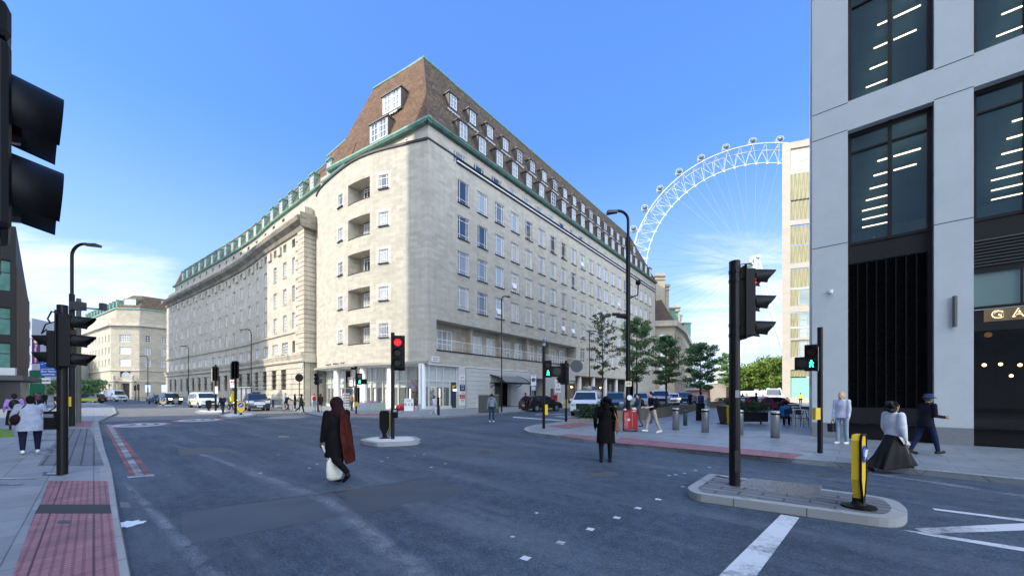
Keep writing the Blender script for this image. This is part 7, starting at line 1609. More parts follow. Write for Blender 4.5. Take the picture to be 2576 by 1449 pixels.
# right: dark hatchback seen from behind, white van, queue of vehicles
ang_c = math.atan2(.7888, .6147)
t = vehicle('hatchback', 'dark hatchback with yellow number plate parked at the kerb by the canopy', 'car', gp(1360, 1034), ang_c - .25, 'suv', darkr, 1.85, 1.6)
t = vehicle('work_van', 'white work van with loaded roof rack behind the low shrub bed', 'van', gp(1478, 1043), ang_c + math.pi + .32, 'van', white_p, 2.0, lit=False)
b = MB(); b.tube([(-2.2, -.75, 2.03), (.6, -.75, 2.03)], .025, 5); b.tube([(-2.2, .75, 2.03), (.6, .75, 2.03)], .025, 5)
for x in (-1.9, -1.0, 0, .5): b.tube([(x, -.8, 2.05), (x, .8, 2.05)], .025, 5)
b.build('roof_rack', chrome, t)
for k, (x, y, c) in enumerate(((-1.6, -.3, (.10, .14, .22)), (-.9, .3, (.12, .13, .2)), (-.2, -.2, (.25, .28, .22)), (.35, .2, (.45, .46, .4)), (-1.3, .4, (.15, .16, .2)))): b = MB(); b.ball((x, y, 2.2), .24, 8, sc=(1.4, 1, .8)); b.build('roof_load', mat('load%d' % k, c, .8), t, True)
b = MB(); b.box(2.505, 2.52, -.5, .5, .62, .84); b.build('grille_panel', blacktrim, t)
vehicle('people_carrier', 'blue people carrier behind the white work van, windscreen towards the camera', 'car', gp(1549, 1032), ang_c + math.pi + .32, 'mpv', carpaint('mpv_blue', (.08, .14, .26)), 1.95)
vehicle('parked_car', 'silver car behind the two people with backpacks', 'car', gp(1612, 1025), ang_c + math.pi + .30, 'mpv', silver_p, 1.9)
vehicle('delivery_van', 'white high-roofed van behind the plaza tree with the man and phone', 'van', gp(1662, 1023), ang_c + math.pi + .30, 'van', white_p, 2.0, sc=1.12)
vehicle('parked_car', 'white car between the white van and the dark blue van', 'car', gp(1693, 1018), ang_c + math.pi + .3, 'mpv', white_p, 1.9, sc=.95)
vehicle('work_van', 'dark blue van left of the walking couple', 'van', gp(1720, 1018), ang_c + math.pi + .3, 'van', navy_p, 2.0, lamps=mat('orange_lamp', (.7, .3, .1), .3, emit=(1, .4, .15), es=3))
t = vehicle('delivery_van', 'large white van with lit headlights facing the camera beside the beige tower', 'van', gp(1945, 1019), math.atan2(-.8, -.5), 'tallvan', carpaint('van_pale_blue', (.62, .68, .78)), 2.1, lit=True)
b = MB(); b.box(1.2, 1.5, -.5, .5, 2.45, 2.58); b.build('roof_vent', mat('roof_spoiler', (.12, .16, .28), .4), t)
t = vehicle('flatbed_van', 'white van with open cab door left of the large white van', 'van', gp(1905, 1018), math.atan2(-.3, .95), 'tallvan', white_p, 2.0, sc=.85)
b = MB(); b.box(.5, 1.6, -1.9, -1.85, .6, 2.1); b.build('open_door', white_p, t)
vehicle('red_car', 'dark red car parked behind the cafe tables', 'car', gp(1912, 1032), math.atan2(0, 1), 'suv', dred, 1.8, sc=.95)
vehicle('red_car', 'second dark red car to the right, in front of the large white van', 'car', gp(1948, 1034), math.atan2(0, 1), 'suv', dred, 1.8, sc=.9)
# bicycle and motorcycle
def bicycle(name, label, p, rz):
    t = thing(name, label, 'bicycle', p, rz); fm = mat('bike_silver', (.5, .5, .5), .3, metal=.5)
    for x in (-.52, .52):
        b = MB(); b.tube([(x + .33 * math.cos(a), 0, .34 + .33 * math.sin(a)) for a in [2 * math.pi * k / 20 for k in range(21)]], .022, 5); w = b.build('wheel', rubber, t); b = MB()
        for k in range(10): a = 2 * math.pi * k / 10; b.tube([(x, 0, .34), (x + .32 * math.cos(a), 0, .34 + .32 * math.sin(a))], .004, 3)
        b.build('spokes', fm, w)
    b = MB()
    for q in (((-.52, .34), (-.12, .30)), ((-.12, .30), (-.2, .85)), ((-.2, .78), (.36, .82)), ((-.12, .30), (.38, .72)), ((.34, .92), (.52, .34)), ((-.52, .34), (-.2, .78))): b.tube([(q[0][0], 0, q[0][1]), (q[1][0], 0, q[1][1])], .02, 6)
    b.build('frame', fm, t); b = MB(); b.tube([(.36, -.26, .98), (.34, 0, .96), (.36, .26, .98)], .015, 5); b.build('handlebar', blacktrim, t); b = MB(); b.cbox((-.22, 0, .9), (.24, .14, .05)); b.build('saddle', blacktrim, t)
    return t
def motorcycle(label, p, rz):
    t = thing('motorcycle', label, 'motorcycle', p, rz)
    for x in (-.7, .72):
        b = MB(); b.tube([(x + .28 * math.cos(a), 0, .32 + .28 * math.sin(a)) for a in [2 * math.pi * k / 18 for k in range(19)]], .06, 6); w = b.build('wheel', rubber, t); b = MB(); b.cyl((x, -.03, .32), (x, .03, .32), .16, n=12); b.build('rim', grey, w)
    b = MB(); b.ball((.05, 0, .62), .3, 10, sc=(1.5, .7, .8)); b.build('engine_and_frame', blacktrim, t, True); b = MB(); b.ball((.25, 0, .88), .24, 10, sc=(1.2, .8, .7)); b.build('fuel_tank', blacktrim, t, True); b = MB(); b.ball((-.45, 0, .86), .3, 8, sc=(1.4, .6, .35)); b.build('seat', blacktrim, t, True)
    b = MB(); b.tube([(.72, -.08, .32), (.45, -.08, .98)], .03, 6); b.tube([(.72, .08, .32), (.45, .08, .98)], .03, 6); b.tube([(.4, -.36, 1.05), (.46, 0, 1.0), (.4, .36, 1.05)], .02, 6); b.build('fork', chrome, t)
    b = MB(); b.ball((.58, 0, .92), .13, 10); b.build('headlight', headon, t)
    for s in (-1, 1): b = MB(); b.cbox((-.62, s * .32, .72), (.45, .22, .34)); b.build('pannier', mat('pannier_white', (.6, .62, .6), .4), t)
# ------------------------------------------------------------------ people
def cap(mb, p0, p1, r0, r1, n=12, fy=1.0):
    mb.tube([p0, p1], [r0, r1], n); mb.ball(p0, r0 * .995, n); mb.ball(p1, r1 * .995, n)
def ell(mb, secs, n=18, rip=0):
    prev = None
    for s in secs:
        z, rx, ry = s[:3]; cx = s[3] if len(s) > 3 else 0; cy = s[4] if len(s) > 4 else 0
        rp = [1 + rip * (.95 - z) * (math.sin(k * 2 * math.pi * 6 / n) + .6 * math.sin(k * 2 * math.pi * 11 / n + 1)) for k in range(n)]; rg = [mb.V((cx + math.cos(2 * math.pi * k / n) * rx * rp[k], cy + math.sin(2 * math.pi * k / n) * ry * rp[k], z + (rip * .35 * math.sin(k * 2 * math.pi * 2 / n) if s is secs[0] else 0))) for k in range(n)]
        if prev:
            for k in range(n): mb.face([prev[k], prev[(k + 1) % n], rg[(k + 1) % n], rg[k]])
        else: mb.face(rg[::-1])
        prev = rg
    mb.face(prev)
def rm(o, v):
    m = o.modifiers.new('remesh', 'REMESH'); m.mode = 'VOXEL'; m.voxel_size = v; m.use_smooth_shade = True
    s = o.modifiers.new('smooth', 'SMOOTH'); s.factor = .5; s.iterations = 3 if v < .02 else 1; return o
CM = {}
def cm(c, rough=.85): return mat('cloth_%.2f_%.2f_%.2f' % c, c, rough, spec=.15, var=.25, vscale=7, bump=.15, bscale=30)
def person(label, p, rz, H=1.7, skin=skin_l, top=(.1, .1, .1), bottom=(.05, .05, .06), shoes=(.02, .02, .02), hair=(.02, .015, .01), hairlen=0, legs=((0, 0), (0, 0)), arms=((5, 6, 10), (5, 6, 10)), lean=0, girth=1., sleeves=True, skirt=None, coat=None, hood=None, vox=.022, group=None, sit=False, headturn=0, hat=None, fingers=False, extras=(), barelegs=False, cat='person'):
    s = H / 1.72; t = thing('person', label, cat, p, rz, group)
    lz = R(lean)
    hips = [Vector((sx * .095 * girth, 0, .92)) for sx in (-1, 1)]; LG = []
    for h, (a, k) in zip(hips, legs):
        a, k = R(a), R(k); kn = h + Vector((0, -math.sin(a), -math.cos(a))) * .43; an = kn + Vector((0, -math.sin(a - k), -math.cos(a - k))) * .41
        pitch = (a - k) * .75 if abs(a - k) > .15 else 0
        toe = an + Vector((0, -.155 * math.cos(pitch), -.05 - .155 * math.sin(-pitch)) ); heel = an + Vector((0, .045, -.045)); LG.append((h, kn, an, toe, heel))
    low = min(min(l[3].z, l[4].z, l[2].z - .05) for l in LG) - .035; up = Vector((0, 0, -low)) if not sit else Vector((0, 0, -.47 + .0))
    LG = [tuple(q + up for q in l) for l in LG]
    def tr(v):   # torso leans about the hips
        v = Vector(v); d = v - Vector((0, 0, .92)); return Vector((v.x, d.y * math.cos(lz) - d.z * math.sin(lz), .92 + d.z * math.cos(lz) + d.y * math.sin(lz))) + up
    AR = []
    for sx, (a, ab, e) in zip((-1, 1), arms):
        a, ab, e = R(a), R(ab), R(e); sh = tr((sx * .175 * (girth ** .6), 0, 1.40)); d1 = Vector((sx * math.sin(ab), -math.sin(a) * math.cos(ab), -math.cos(a) * math.cos(ab))); el = sh + d1 * .29
        d2 = Vector((sx * math.sin(ab) * .5 * (1 if e < .6 else -.3), -math.sin(a + e), -math.cos(a + e))).normalized(); wr = el + d2 * .25; AR.append((sh, el, wr, d2))
    hc = tr((0, -.02, 1.585)); g = girth
    M_ = Matrix.Scale(s, 4)
    # --- body, one continuous surface
    b = MB(); b.M = M_
    b.ball(hc, .1, 16, sc=(.80, .98, 1.17)); b.ball(hc + Vector((0, -.035, -.055)), .062, 12, sc=(.9, 1, 1)); b.ball(hc + Vector((0, -.108, -.015)), .017, 8, sc=(.8, 1.1, 1.5))
    for sx in (-1, 1): b.ball(hc + Vector((sx * .082, .01, -.01)), .024, 8, sc=(.45, .8, 1.2))
    b.ball(hc + Vector((0, -.095, -.062)), .018, 8, sc=(1.4, .6, .6)); b.ball(hc + Vector((0, -.085, .022)), .03, 8, sc=(2, .5, .5))
    cap(b, tr((0, .01, 1.40)), hc + Vector((0, .02, -.06)), .056, .052)
    secs = [(1.0, .12 * g, .09 * g), (1.2, .13 * g, .09 * g), (1.38, .13 * g, .085), (1.44, .05, .05)]
    old = len(b.v); ell(b, [(z, rx, ry) for z, rx, ry in secs], 12)
    for i in range(old, len(b.v)): v = b.v[i] / s; b.v[i] = M_ @ tr(v)
    for (sh, el, wr, d) in AR:
        cap(b, sh, el, .046 * g ** .6, .038 * g ** .5); cap(b, el, wr, .036 * g ** .4, .025)
        pc = wr + d * .05; side = Vector((1, 0, 0)) if abs(d.x) < .8 else Vector((0, 1, 0)); w_ = (side - d * side.dot(d)).normalized(); nrm = d.cross(w_)
        b.ball(pc, .036, 8, sc=(.75, .75, 1.1)); cap(b, wr, pc, .025, .03, 8)
        if fingers:
            for f in range(4):
                off = nrm * (.028 - .018 * f); k0 = pc + off + d * .028; ln = (.036, .042, .040, .030)[f]; k1 = k0 + d * ln; k2 = k1 + (d * .7 + w_ * (-.7 if sh.x > 0 else .7)) * .028; cap(b, k0, k1, .0095, .009, 6); cap(b, k1, k2, .009, .008, 6)
            th = pc + nrm * .033; cap(b, th, th + (d * .7 + nrm * .7) * .035, .011, .010, 6); cap(b, th + (d * .7 + nrm * .7) * .035, th + d * .05 + nrm * .03, .010, .009, 6)
        else: cap(b, pc, pc + d * .06, .028, .014, 6)
    for (h, kn, an, toe, heel) in LG: cap(b, h, kn, .082 * g ** .7, .053 * g ** .6); cap(b, kn, an, .052 * g ** .6, .034); cap(b, an, toe, .033, .022, 8)
    b.ball(Vector((0, 0, .93)) + up, .13 * g, 10, sc=(1.15, .8, .8))
    rm(b.build('body', skin, t), max(vox * .7, .009 if fingers else .014))
    fm = mat('eye_dark', (.02, .015, .012), .3)
    if vox < .02:
        for sx in (-1, 1): e_ = MB(); e_.M = M_; e_.ball(hc + Vector((sx * .032, -.088, .012)), .011, 8, sc=(1.3, .5, .7)); e_.build('eye', fm, t, True)
    # --- top
    b = MB(); b.M = M_; tl = coat if coat else .93
    if tl < .9: sec = [(tl, .185 * g * (1.08 if coat else 1), .15 * g), (.92, .185 * g, .135 * g), (1.08, .155 * g, .115 * g), (1.28, .178 * g ** .8, .122 * g ** .8), (1.39, .175, .095), (1.45, .085, .07), (1.475, .06, .058)]
    else: sec = [(tl, .178 * g, .128 * g), (1.08, .152 * g, .112 * g), (1.28, .178 * g ** .8, .122 * g ** .8), (1.39, .175, .095), (1.45, .085, .07), (1.475, .06, .058)]
    old = len(b.v); ell(b, sec)
    for i in range(old, len(b.v)): v = b.v[i] / s; b.v[i] = M_ @ (tr(v) if v.z > .92 else Vector(v) + up)
    for (sh, el, wr, d) in AR:
        cap(b, sh, el, .064 * g ** .6, .052 * g ** .6)
        if sleeves is True: cap(b, el, wr - d * .01, .050 * g ** .5, .040)
        elif sleeves == 'puff': cap(b, sh, el, .075, .085); cap(b, el, wr - d * .02, .085, .052)
    rm(b.build('coat' if coat else 'top', cm(top) if isinstance(top, tuple) else top, t), vox)
    # --- bottom
    if skirt:
        b = MB(); b.M = M_; z0, fl, fw_ = skirt; ell(b, [(z0, .17 * fl * g, .13 * fl * fw_), (z0 * .5 + .46, .18 * (1 + (fl - 1) * .5) * g, .14 * (1 + (fl * fw_ - 1) * .5)), (.95, .165 * g, .125 * g), (1.05, .14 * g, .105 * g)], 60, .17 if fw_ > 1.5 else .05)
        for i in range(len(b.v)): b.v[i] = b.v[i] + M_ @ up
        rm(b.build('skirt', cm(bottom), t), vox)
    if not barelegs:
        b = MB(); b.M = M_; k = 1.0 if not skirt else .8
        b.ball(Vector((0, 0, .94)) + up, .14 * g, 12, sc=(1.2, .85, .85))
        for (h, kn, an, toe, heel) in LG: cap(b, h, kn, .094 * g ** .7 * k, .066 * g ** .6 * k); cap(b, kn, an + Vector((0, 0, .02)), .066 * g ** .6 * k, .052 * k)
        rm(b.build('trousers' if not skirt else 'tights', cm(bottom), t), vox)
    for (h, kn, an, toe, heel) in LG:
        b = MB(); b.M = M_; cap(b, heel, toe, .046, .040, 10); cap(b, an, heel, .044, .042, 8); rm(b.build('shoe', cm(shoes, .5), t), vox)
    # --- hair / headwear
    if hair:
        b = MB(); b.M = M_; b.ball(hc + Vector((0, .022, .028)), .107, 14, sc=(.86, .95, 1.06))
        if hairlen: cap(b, hc + Vector((0, .045, .0)), hc + Vector((0, .075, -hairlen)), .088, .075 if hairlen < .25 else .10, 12)
        if hairlen and hairlen > .2: cap(b, hc + Vector((-.05, .03, .0)), hc + Vector((-.06, .05, -hairlen * .8)), .05, .05); cap(b, hc + Vector((.05, .03, .0)), hc + Vector((.06, .05, -hairlen * .8)), .05, .05)
        rm(b.build('hair', mat('hair_%.2f' % hair[0] + '_%.2f' % hair[2], hair, .8, spec=.12, var=.5, vscale=25, bump=.5, bscale=60), t), vox)
    if hat: 
        b = MB(); b.M = M_; T = Matrix.Translation(hc + Vector((0, 0, .05))); b.M = M_ @ T; b.lathe((0, 0, 0), [(.175, -.03), (.105, .01), (.10, .08), (.06, .10)], 16); b.build('hat', cm(hat), t, True)
    if hood: b = MB(); b.M = M_; b.ball(tr((0, .09, 1.44)), .10, 10, sc=(1.2, .6, .8)); rm(b.build('hood', cm(hood), t), vox)
    return t, {'arms': [[M_ @ q for q in a[:3]] for a in AR], 'head': M_ @ hc, 's': s, 'tr': lambda v: M_ @ tr(v), 'LG': LG}
def carried(name, label, cat, t, mbf, m, smooth=True, v=None):
    """held or worn object: top-level, placed in the person's frame"""
    o = mbf.build(name, m, None, smooth); o.location = t.location; o.rotation_euler = t.rotation_euler; tag(o, label, cat)
    if v: rm(o, v)
    return o
def backpack(label, t, I, col):
    b = MB(); q = I['tr']((0, .19, 1.22)); b.ball(q, .19, 12, sc=(.85, .62, 1.2)); b.ball(q + Vector((0, .09, -.07)), .11, 10, sc=(1, .6, .9)); return carried('backpack', label, 'backpack', t, b, cm(col), True, .02)
fc = face_cam; BACK = math.pi; RIGHT = math.pi / 2; LEFT = -math.pi / 2
# P1 woman in black with rust shawl and white tote
p = G(850, 1216); t, I = person('person in black with dark headscarf walking away left, rust shawl over the shoulder', p, fc(p) + R(212), 1.70, skin_d, (.004, .004, .005), (.004, .004, .005), (.01, .01, .012), None, legs=((16, 6), (-18, 42)), arms=((12, 8, 18), (4, 9, 8)), lean=4, girth=1.3, coat=.56, vox=.013, fingers=True)
b = MB(); b.M = Matrix.Scale(I['s'], 4); h_ = I['head'] / I['s']; b.ball(h_ + Vector((0, .02, .015)), .125, 14, sc=(.98, 1.05, 1.14)); cap(b, h_ + Vector((0, .05, -.05)), h_ + Vector((0, .09, -.20)), .11, .14); b.ball(h_ + Vector((0, .02, -.20)), .16, 12, sc=(1.3, .9, .6)); o = b.build('headscarf', cm((.018, .006, .008)), t); rm(o, .013)
b = MB(); b.M = Matrix.Scale(I['s'], 4)      # shawl hanging in folds down the back
rs = random.Random(4); prevr = None
sec = [(1.45, .02, .10, .12, .13), (1.35, -.06, .19, .18, .16), (1.15, -.10, .24, .24, .17), (.95, -.11, .27, .26, .18), (.75, -.09, .29, .28, .19), (.55, -.07, .32, .29, .21), (.40, -.02, .33, .30, .23)]
N_ = 26
for z, x0, x1, y_, d_ in sec:
    rg = []
    for k in range(N_):
        f = k / (N_ - 1); fold_ = .014 * math.sin(f * 26 + z * 1.5) * (1.5 - z); a = f; rg.append(b.V((x0 + (x1 - x0) * a, y_ * (1 - .75 * a * a) + fold_, z)))
    for k in range(N_): f = 1 - k / (N_ - 1); fold_ = .014 * math.sin(f * 26 + z * 1.5) * (1.5 - z); rg.append(b.V((x0 + (x1 - x0) * f, y_ * (1 - .75 * f * f) + fold_ - .02, z)))
    if prevr:
        for k in range(2 * N_): b.face([prevr[k], prevr[(k + 1) % (2 * N_)], rg[(k + 1) % (2 * N_)], rg[k]])
    prevr = rg
o = b.build('shawl', mat('rust_shawl', (.055, .012, .008), .9, spec=.1, var=.85, vscale=4, bump=.3), t, True); o.location.z = .02; o.scale = (-1, 1, 1)
def tote(label, t, hand, w, h, drop, m, sh=.45):
    b = MB(); x, y, z = hand; zt_ = z - drop; n = 10; prev = None
    for (f, k) in ((0, .85), (.12, 1), (.5, 1.05), (.85, 1.0), (1, .8)):
        zz = zt_ - h * f; rg = [b.V((x + math.cos(2 * math.pi * i / 16) * w / 2 * k * (1.0 if abs(math.cos(2 * math.pi * i / 16)) > .5 else .95), y + math.sin(2 * math.pi * i / 16) * w * .2 * (1.3 if f > .4 else .7), zz + (.02 * math.sin(i * 2.1) if f == 0 else 0))) for i in range(16)]
        if prev:
            for i in range(16): b.face([prev[i], rg[i], rg[(i + 1) % 16], prev[(i + 1) % 16]])
        else: b.face(rg)
        prev = rg
    b.face(prev[::-1]); o = carried('tote_bag', label, 'bag', t, b, m)
    s_ = MB()
    for sx in (-.32, .32):
        for sy in (-.05, .05): s_.tube([(x + .16, y - .16, z - .02), (x + sx * w, y + sy, zt_)], .011, 5)
    s_.build('handle', m, o); return o
tote('white cloth tote bag hanging from the hand of the person in black', t, I['arms'][1][2] + Vector((-.16, .16, -.05)), .31, .38, .30, mat('tote_white', (.62, .62, .56), .8, var=.12, vscale=6, bump=.5, bscale=8))
# P2 woman with long dark hair and brown shoulder bag
p = G(1524, 1162); t, I = person('person with long dark curly hair in a short black dress walking away, brown shoulder bag', p, fc(p) + BACK + R(8), 1.68, skin_d, (.004, .004, .005), (.012, .009, .008), (.01, .01, .01), (.006, .005, .005), .26, legs=((7, 8), (2, 4)), arms=((-2, 12, 6), (-14, 16, 45)), girth=1.22, coat=.50, vox=.013, fingers=True)
b = MB(); rs = random.Random(2); h_ = I['head']
for k in range(70): a = rs.uniform(-1, 1); zz = rs.uniform(-.36, .05); b.ball(h_ + Vector((a * (.14 + .22 * -zz), .07 + rs.uniform(-.03, .07), zz * 1.15)), rs.uniform(.03, .055), 6)
rm(b.build('hair_curls', mat('hair_curls_black', (.004, .003, .003), .85, spec=.1, var=.5, vscale=30), t), .016)
b = MB(); q = I['tr']((-.27, .02, .98)); b.M = Matrix.Translation(q) @ Matrix.Rotation(R(90), 4, 'Z'); b.xprism([(-.07, -.16), (.07, -.16), (.045, .14), (-.045, .14)], -.17, .17); o = carried('shoulder_bag', 'brown leather shoulder bag on the person with long dark hair', 'bag', t, b, mat('bag_brown', (.20, .085, .045), .55, var=.2), False); bevel(o, .03)
b = MB(); b.tube([q + Vector((0, -.13, .13)), I['tr']((-.17, -.03, 1.42)), I['tr']((-.15, .05, 1.44)), q + Vector((0, .13, .13))], .014, 5); b.build('strap', mat('bag_tan', (.38, .18, .08), .6), o)
# left pavement pair
p = G(76, 1141, KH); t, I = person('person in a pale grey cardigan and dark leggings walking away on the left pavement', p, fc(p) + BACK, 1.58, skin_d, (.30, .33, .42), (.010, .010, .03), (.65, .68, .70), (.01, .008, .008), .05, legs=((9, 6), (-8, 14)), arms=((6, 22, 55), (4, 20, 25)), girth=1.45, coat=.66, vox=.016, lean=12)
b = MB(); q = I['tr']((.26, -.02, 1.0)); b.ball(q, .19, 12, sc=(.6, 1.1, .8)); o = carried('shoulder_bag', 'large dark shoulder bag carried by the person in the grey cardigan', 'bag', t, b, cm((.02, .012, .012)), True, .02); b = MB(); b.tube([q + Vector((0, .05, .1)), I['tr']((.12, .10, 1.38)), I['tr']((.05, 0, 1.47))], .014, 5); b.build('strap', cm((.05, .02, .02)), o)
p = G(36, 1083, KH); t, I = person('person in a lilac shirt and long black skirt at the left edge of the pavement', p, fc(p) + BACK, 1.62, skin_m, (.36, .24, .62), (.012, .010, .010), (.02, .02, .02), (.02, .012, .010), .05, legs=((6, 4), (-4, 6)), arms=((5, 12, 30), (8, 14, 25)), girth=1.2, skirt=(.25, 1.25, 1.1), vox=.02); backpack('black bag on the back of the person in the lilac shirt', t, I, (.01, .01, .012))
# cyclist-like man behind the left pole
p = G(141, 1042, KH); t, I = person('person in black t-shirt stepping across the left pavement behind the signal pole', p, fc(p) + R(60), 1.75, skin_l, (.012, .012, .014), (.03, .07, .08), (.5, .5, .5), (.12, .10, .09), 0, legs=((28, 18), (-22, 30)), arms=((10, 10, 12), (-10, 12, 20)), sleeves=False, vox=.022)
# right-hand walkers
p = G(2247, 1189); t, I = person('person in a white cropped sweater and wide black skirt striding right, orange hair clip', p, RIGHT + R(2), 1.66, skin_m, (.62, .65, .68), (.005, .005, .006), (.01, .01, .01), (.012, .008, .010), .06, legs=((28, 6), (-30, 16)), arms=((-4, 8, 14), (8, 8, 18)), sleeves='puff', skirt=(.22, 1.3, 2.9), vox=.012, fingers=True, headturn=0)
b = MB(); rs = random.Random(5); h_ = I['head']
for k in range(46): a = rs.uniform(0, 6.28); rr_ = rs.uniform(.3, 1); b.ball(h_ + Vector((math.cos(a) * .09 * rr_, .075 + rs.uniform(-.05, .07), math.sin(a) * .12 * rr_ - .01)), rs.uniform(.025, .04), 6)
rm(b.build('hair_curls', mat('hair_curls_dark', (.012, .008, .010), .75, var=.5, vscale=30), t), .014)
b = MB(); b.cbox(h_ + Vector((.075, -.03, .085)), (.02, .03, .05)); b.build('hair_clip', mat('coral_clip', (.75, .13, .08), .5), t)
b = MB(); q = I['arms'][0][2]; b.poly([q + Vector(v) for v in ((0, .14, .06), (0, .02, -.10), (-.03, -.10, -.12), (-.02, -.02, .02))]); b.poly([q + Vector(v) for v in ((.0, -.02, -.04), (.03, -.12, -.06), (.02, -.06, -.14), (.0, .04, -.1))]); carried('crumpled_bag', 'crumpled white bag in the hand of the person in the white sweater', 'bag', t, b, white, False)
p = G(2328, 1143, KH); t, I = person('person in a dark jacket and blue bucket hat looking at a phone by the pier', p, RIGHT + R(-4), 1.62, skin_m, (.010, .010, .018), (.015, .022, .06), (.01, .02, .018), (.1, .09, .08), 0, legs=((20, 8), (-14, 12)), arms=((2, 6, 78), (4, 6, 78)), lean=6, girth=1.1, coat=.78, hat=(.03, .05, .12), vox=.014, fingers=True)
b = MB(); q = (I['arms'][0][2] + I['arms'][1][2]) / 2; b.cbox(q + Vector((-.05, -.11, .03)), (.07, .14, .01)); carried('phone', 'phone held by the person in the bucket hat', 'phone', t, b, blackp, False)
p = G(2118, 1117, KH); t, I = person('person with long blonde hair in a white shirt and pale jeans by the grey pier', p, RIGHT + R(205), 1.70, skin_l, (.58, .60, .72), (.28, .38, .48), (.7, .7, .7), (.55, .42, .24), .30, legs=((5, 3), (-4, 4)), arms=((4, 6, 8), (6, 7, 12)), vox=.014, coat=.86, fingers=True)
b = MB(); q = I['arms'][0][2] + Vector((0, 0, -.34)); b.xprism([(q.y - .16, q.z - .13), (q.y + .16, q.z - .13), (q.y + .19, q.z + .13), (q.y - .19, q.z + .13)], q.x - .07, q.x + .07); o = carried('basket_bag', 'dark basket bag held by the blonde person', 'bag', t, b, mat('basket', (.015, .015, .025), .8, bump=.6, bscale=40), False); b = MB(); b.tube([q + Vector((0, -.12, .12)), q + Vector((0, 0, .32)), q + Vector((0, .12, .12))], .01, 5); b.build('handle', mat('basket', (.015, .015, .025)), o)
# plaza people
p = G(1606, 1073, KH); t, I = person('person in a grey-green top and grey jeans walking left with a black backpack', p, fc(p) + R(118) + math.pi, 1.60, skin_l, (.06, .09, .09), (.09, .10, .11), (.01, .01, .01), (.02, .015, .012), .12, legs=((12, 6), (-4, 12)), arms=((20, 8, 45), (10, 8, 30)), vox=.018); backpack('black backpack on the person in grey jeans', t, I, (.008, .008, .009))
p = G(1642, 1089, KH); t, I = person('person in a black t-shirt and beige trousers walking left, reading a phone', p, LEFT + R(5), 1.72, skin_l, (.010, .010, .020), (.42, .36, .29), (.7, .7, .72), (.012, .010, .010), 0, legs=((22, 10), (-14, 10)), arms=((-6, 8, 84), (-4, 8, 84)), lean=7, sleeves=False, vox=.014, fingers=True); backpack('dark backpack on the person reading a phone', t, I, (.012, .012, .02))
b = MB(); q = I['arms'][1][2]; b.cbox(q + Vector((-.05, -.1, .05)), (.14, .08, .01)); carried('phone', 'phone held by the person in beige trousers', 'phone', t, b, blackp, False)
p = G(1738, 1031, KH); person('person in a dark coat walking towards the camera beside the person in grey', p, fc(p), 1.76, skin_m, (.012, .012, .016), (.02, .02, .03), legs=((8, 4), (-8, 8)), coat=.7)
p = G(1747, 1032, KH); person('person in a grey jacket and blue jeans walking beside the dark coat', p, fc(p) - .1, 1.68, skin_l, (.16, .17, .20), (.03, .06, .12), hair=(.3, .26, .2), hairlen=.08, legs=((10, 5), (-10, 10)))
p = G(1763, 1036, KH); person('person in a purple and orange top with back turned behind the thick black bollard', p, fc(p) + BACK, 1.74, skin_m, (.05, .04, .18), (.02, .02, .03), legs=((4, 2), (-4, 4)))
sitl = ((86, 84), (84, 80))
p = G(1976, 1070, KH); t, I = person('seated person in a bright blue vest with back to the camera', p, fc(p) + BACK + R(-6), 1.74, skin_m, (.02, .20, .48), (.012, .012, .02), (.05, .03, .02), (.02, .015, .012), 0, legs=sitl, arms=((20, 10, 60), (20, 10, 60)), lean=8, sit=True, girth=1.1, vox=.018, sleeves=False)
cafe_chair('stool under the seated person in the blue vest', p, BACK)
p = G(2004, 1056, KH) + Vector((.2, 1.5, 0)); person('seated person in a dark suit with pale shirt facing the camera', p, fc(p), 1.8, skin_d, (.008, .008, .014), (.01, .01, .015), (.02, .02, .02), (.01, .01, .01), 0, legs=sitl, arms=((28, 10, 50), (28, 10, 50)), lean=6, sit=True, girth=1.1, vox=.02); cafe_chair('chair under the seated person in the dark suit', p, 0)
p = G(1894, 1052, KH) + Vector((0, 1.5, 0)); person('seated person in navy with back to the camera left of the trough planter', p, fc(p) + BACK, 1.78, skin_d, (.008, .012, .045), (.01, .01, .015), (.02, .02, .02), (.01, .01, .01), 0, legs=sitl, arms=((20, 12, 50), (20, 12, 50)), lean=8, sit=True, girth=1.15, vox=.022); cafe_chair('chair under the seated person in navy', p, BACK)
p = G(1902, 1034, KH); person('standing person in dark navy behind the seated person in navy', p, fc(p) + R(100), 1.72, skin_d, (.012, .016, .05), (.01, .01, .02))
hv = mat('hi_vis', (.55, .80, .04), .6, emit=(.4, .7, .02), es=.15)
p = G(2014, 1018, KH); person('person in a yellow high-visibility jacket before the mint green hoarding', p, fc(p) + BACK, 1.75, skin_d, hv, (.02, .02, .03))
p = G(1879, 1018, KH); person('distant person in a yellow high-visibility top by the open van door', p, fc(p), 1.7, skin_m, hv, (.02, .02, .03)); p = G(1868, 1019, KH); person('distant person in dark clothes beside the white menu stand', p, fc(p), 1.7, skin_d, (.01, .01, .015), (.01, .01, .02))
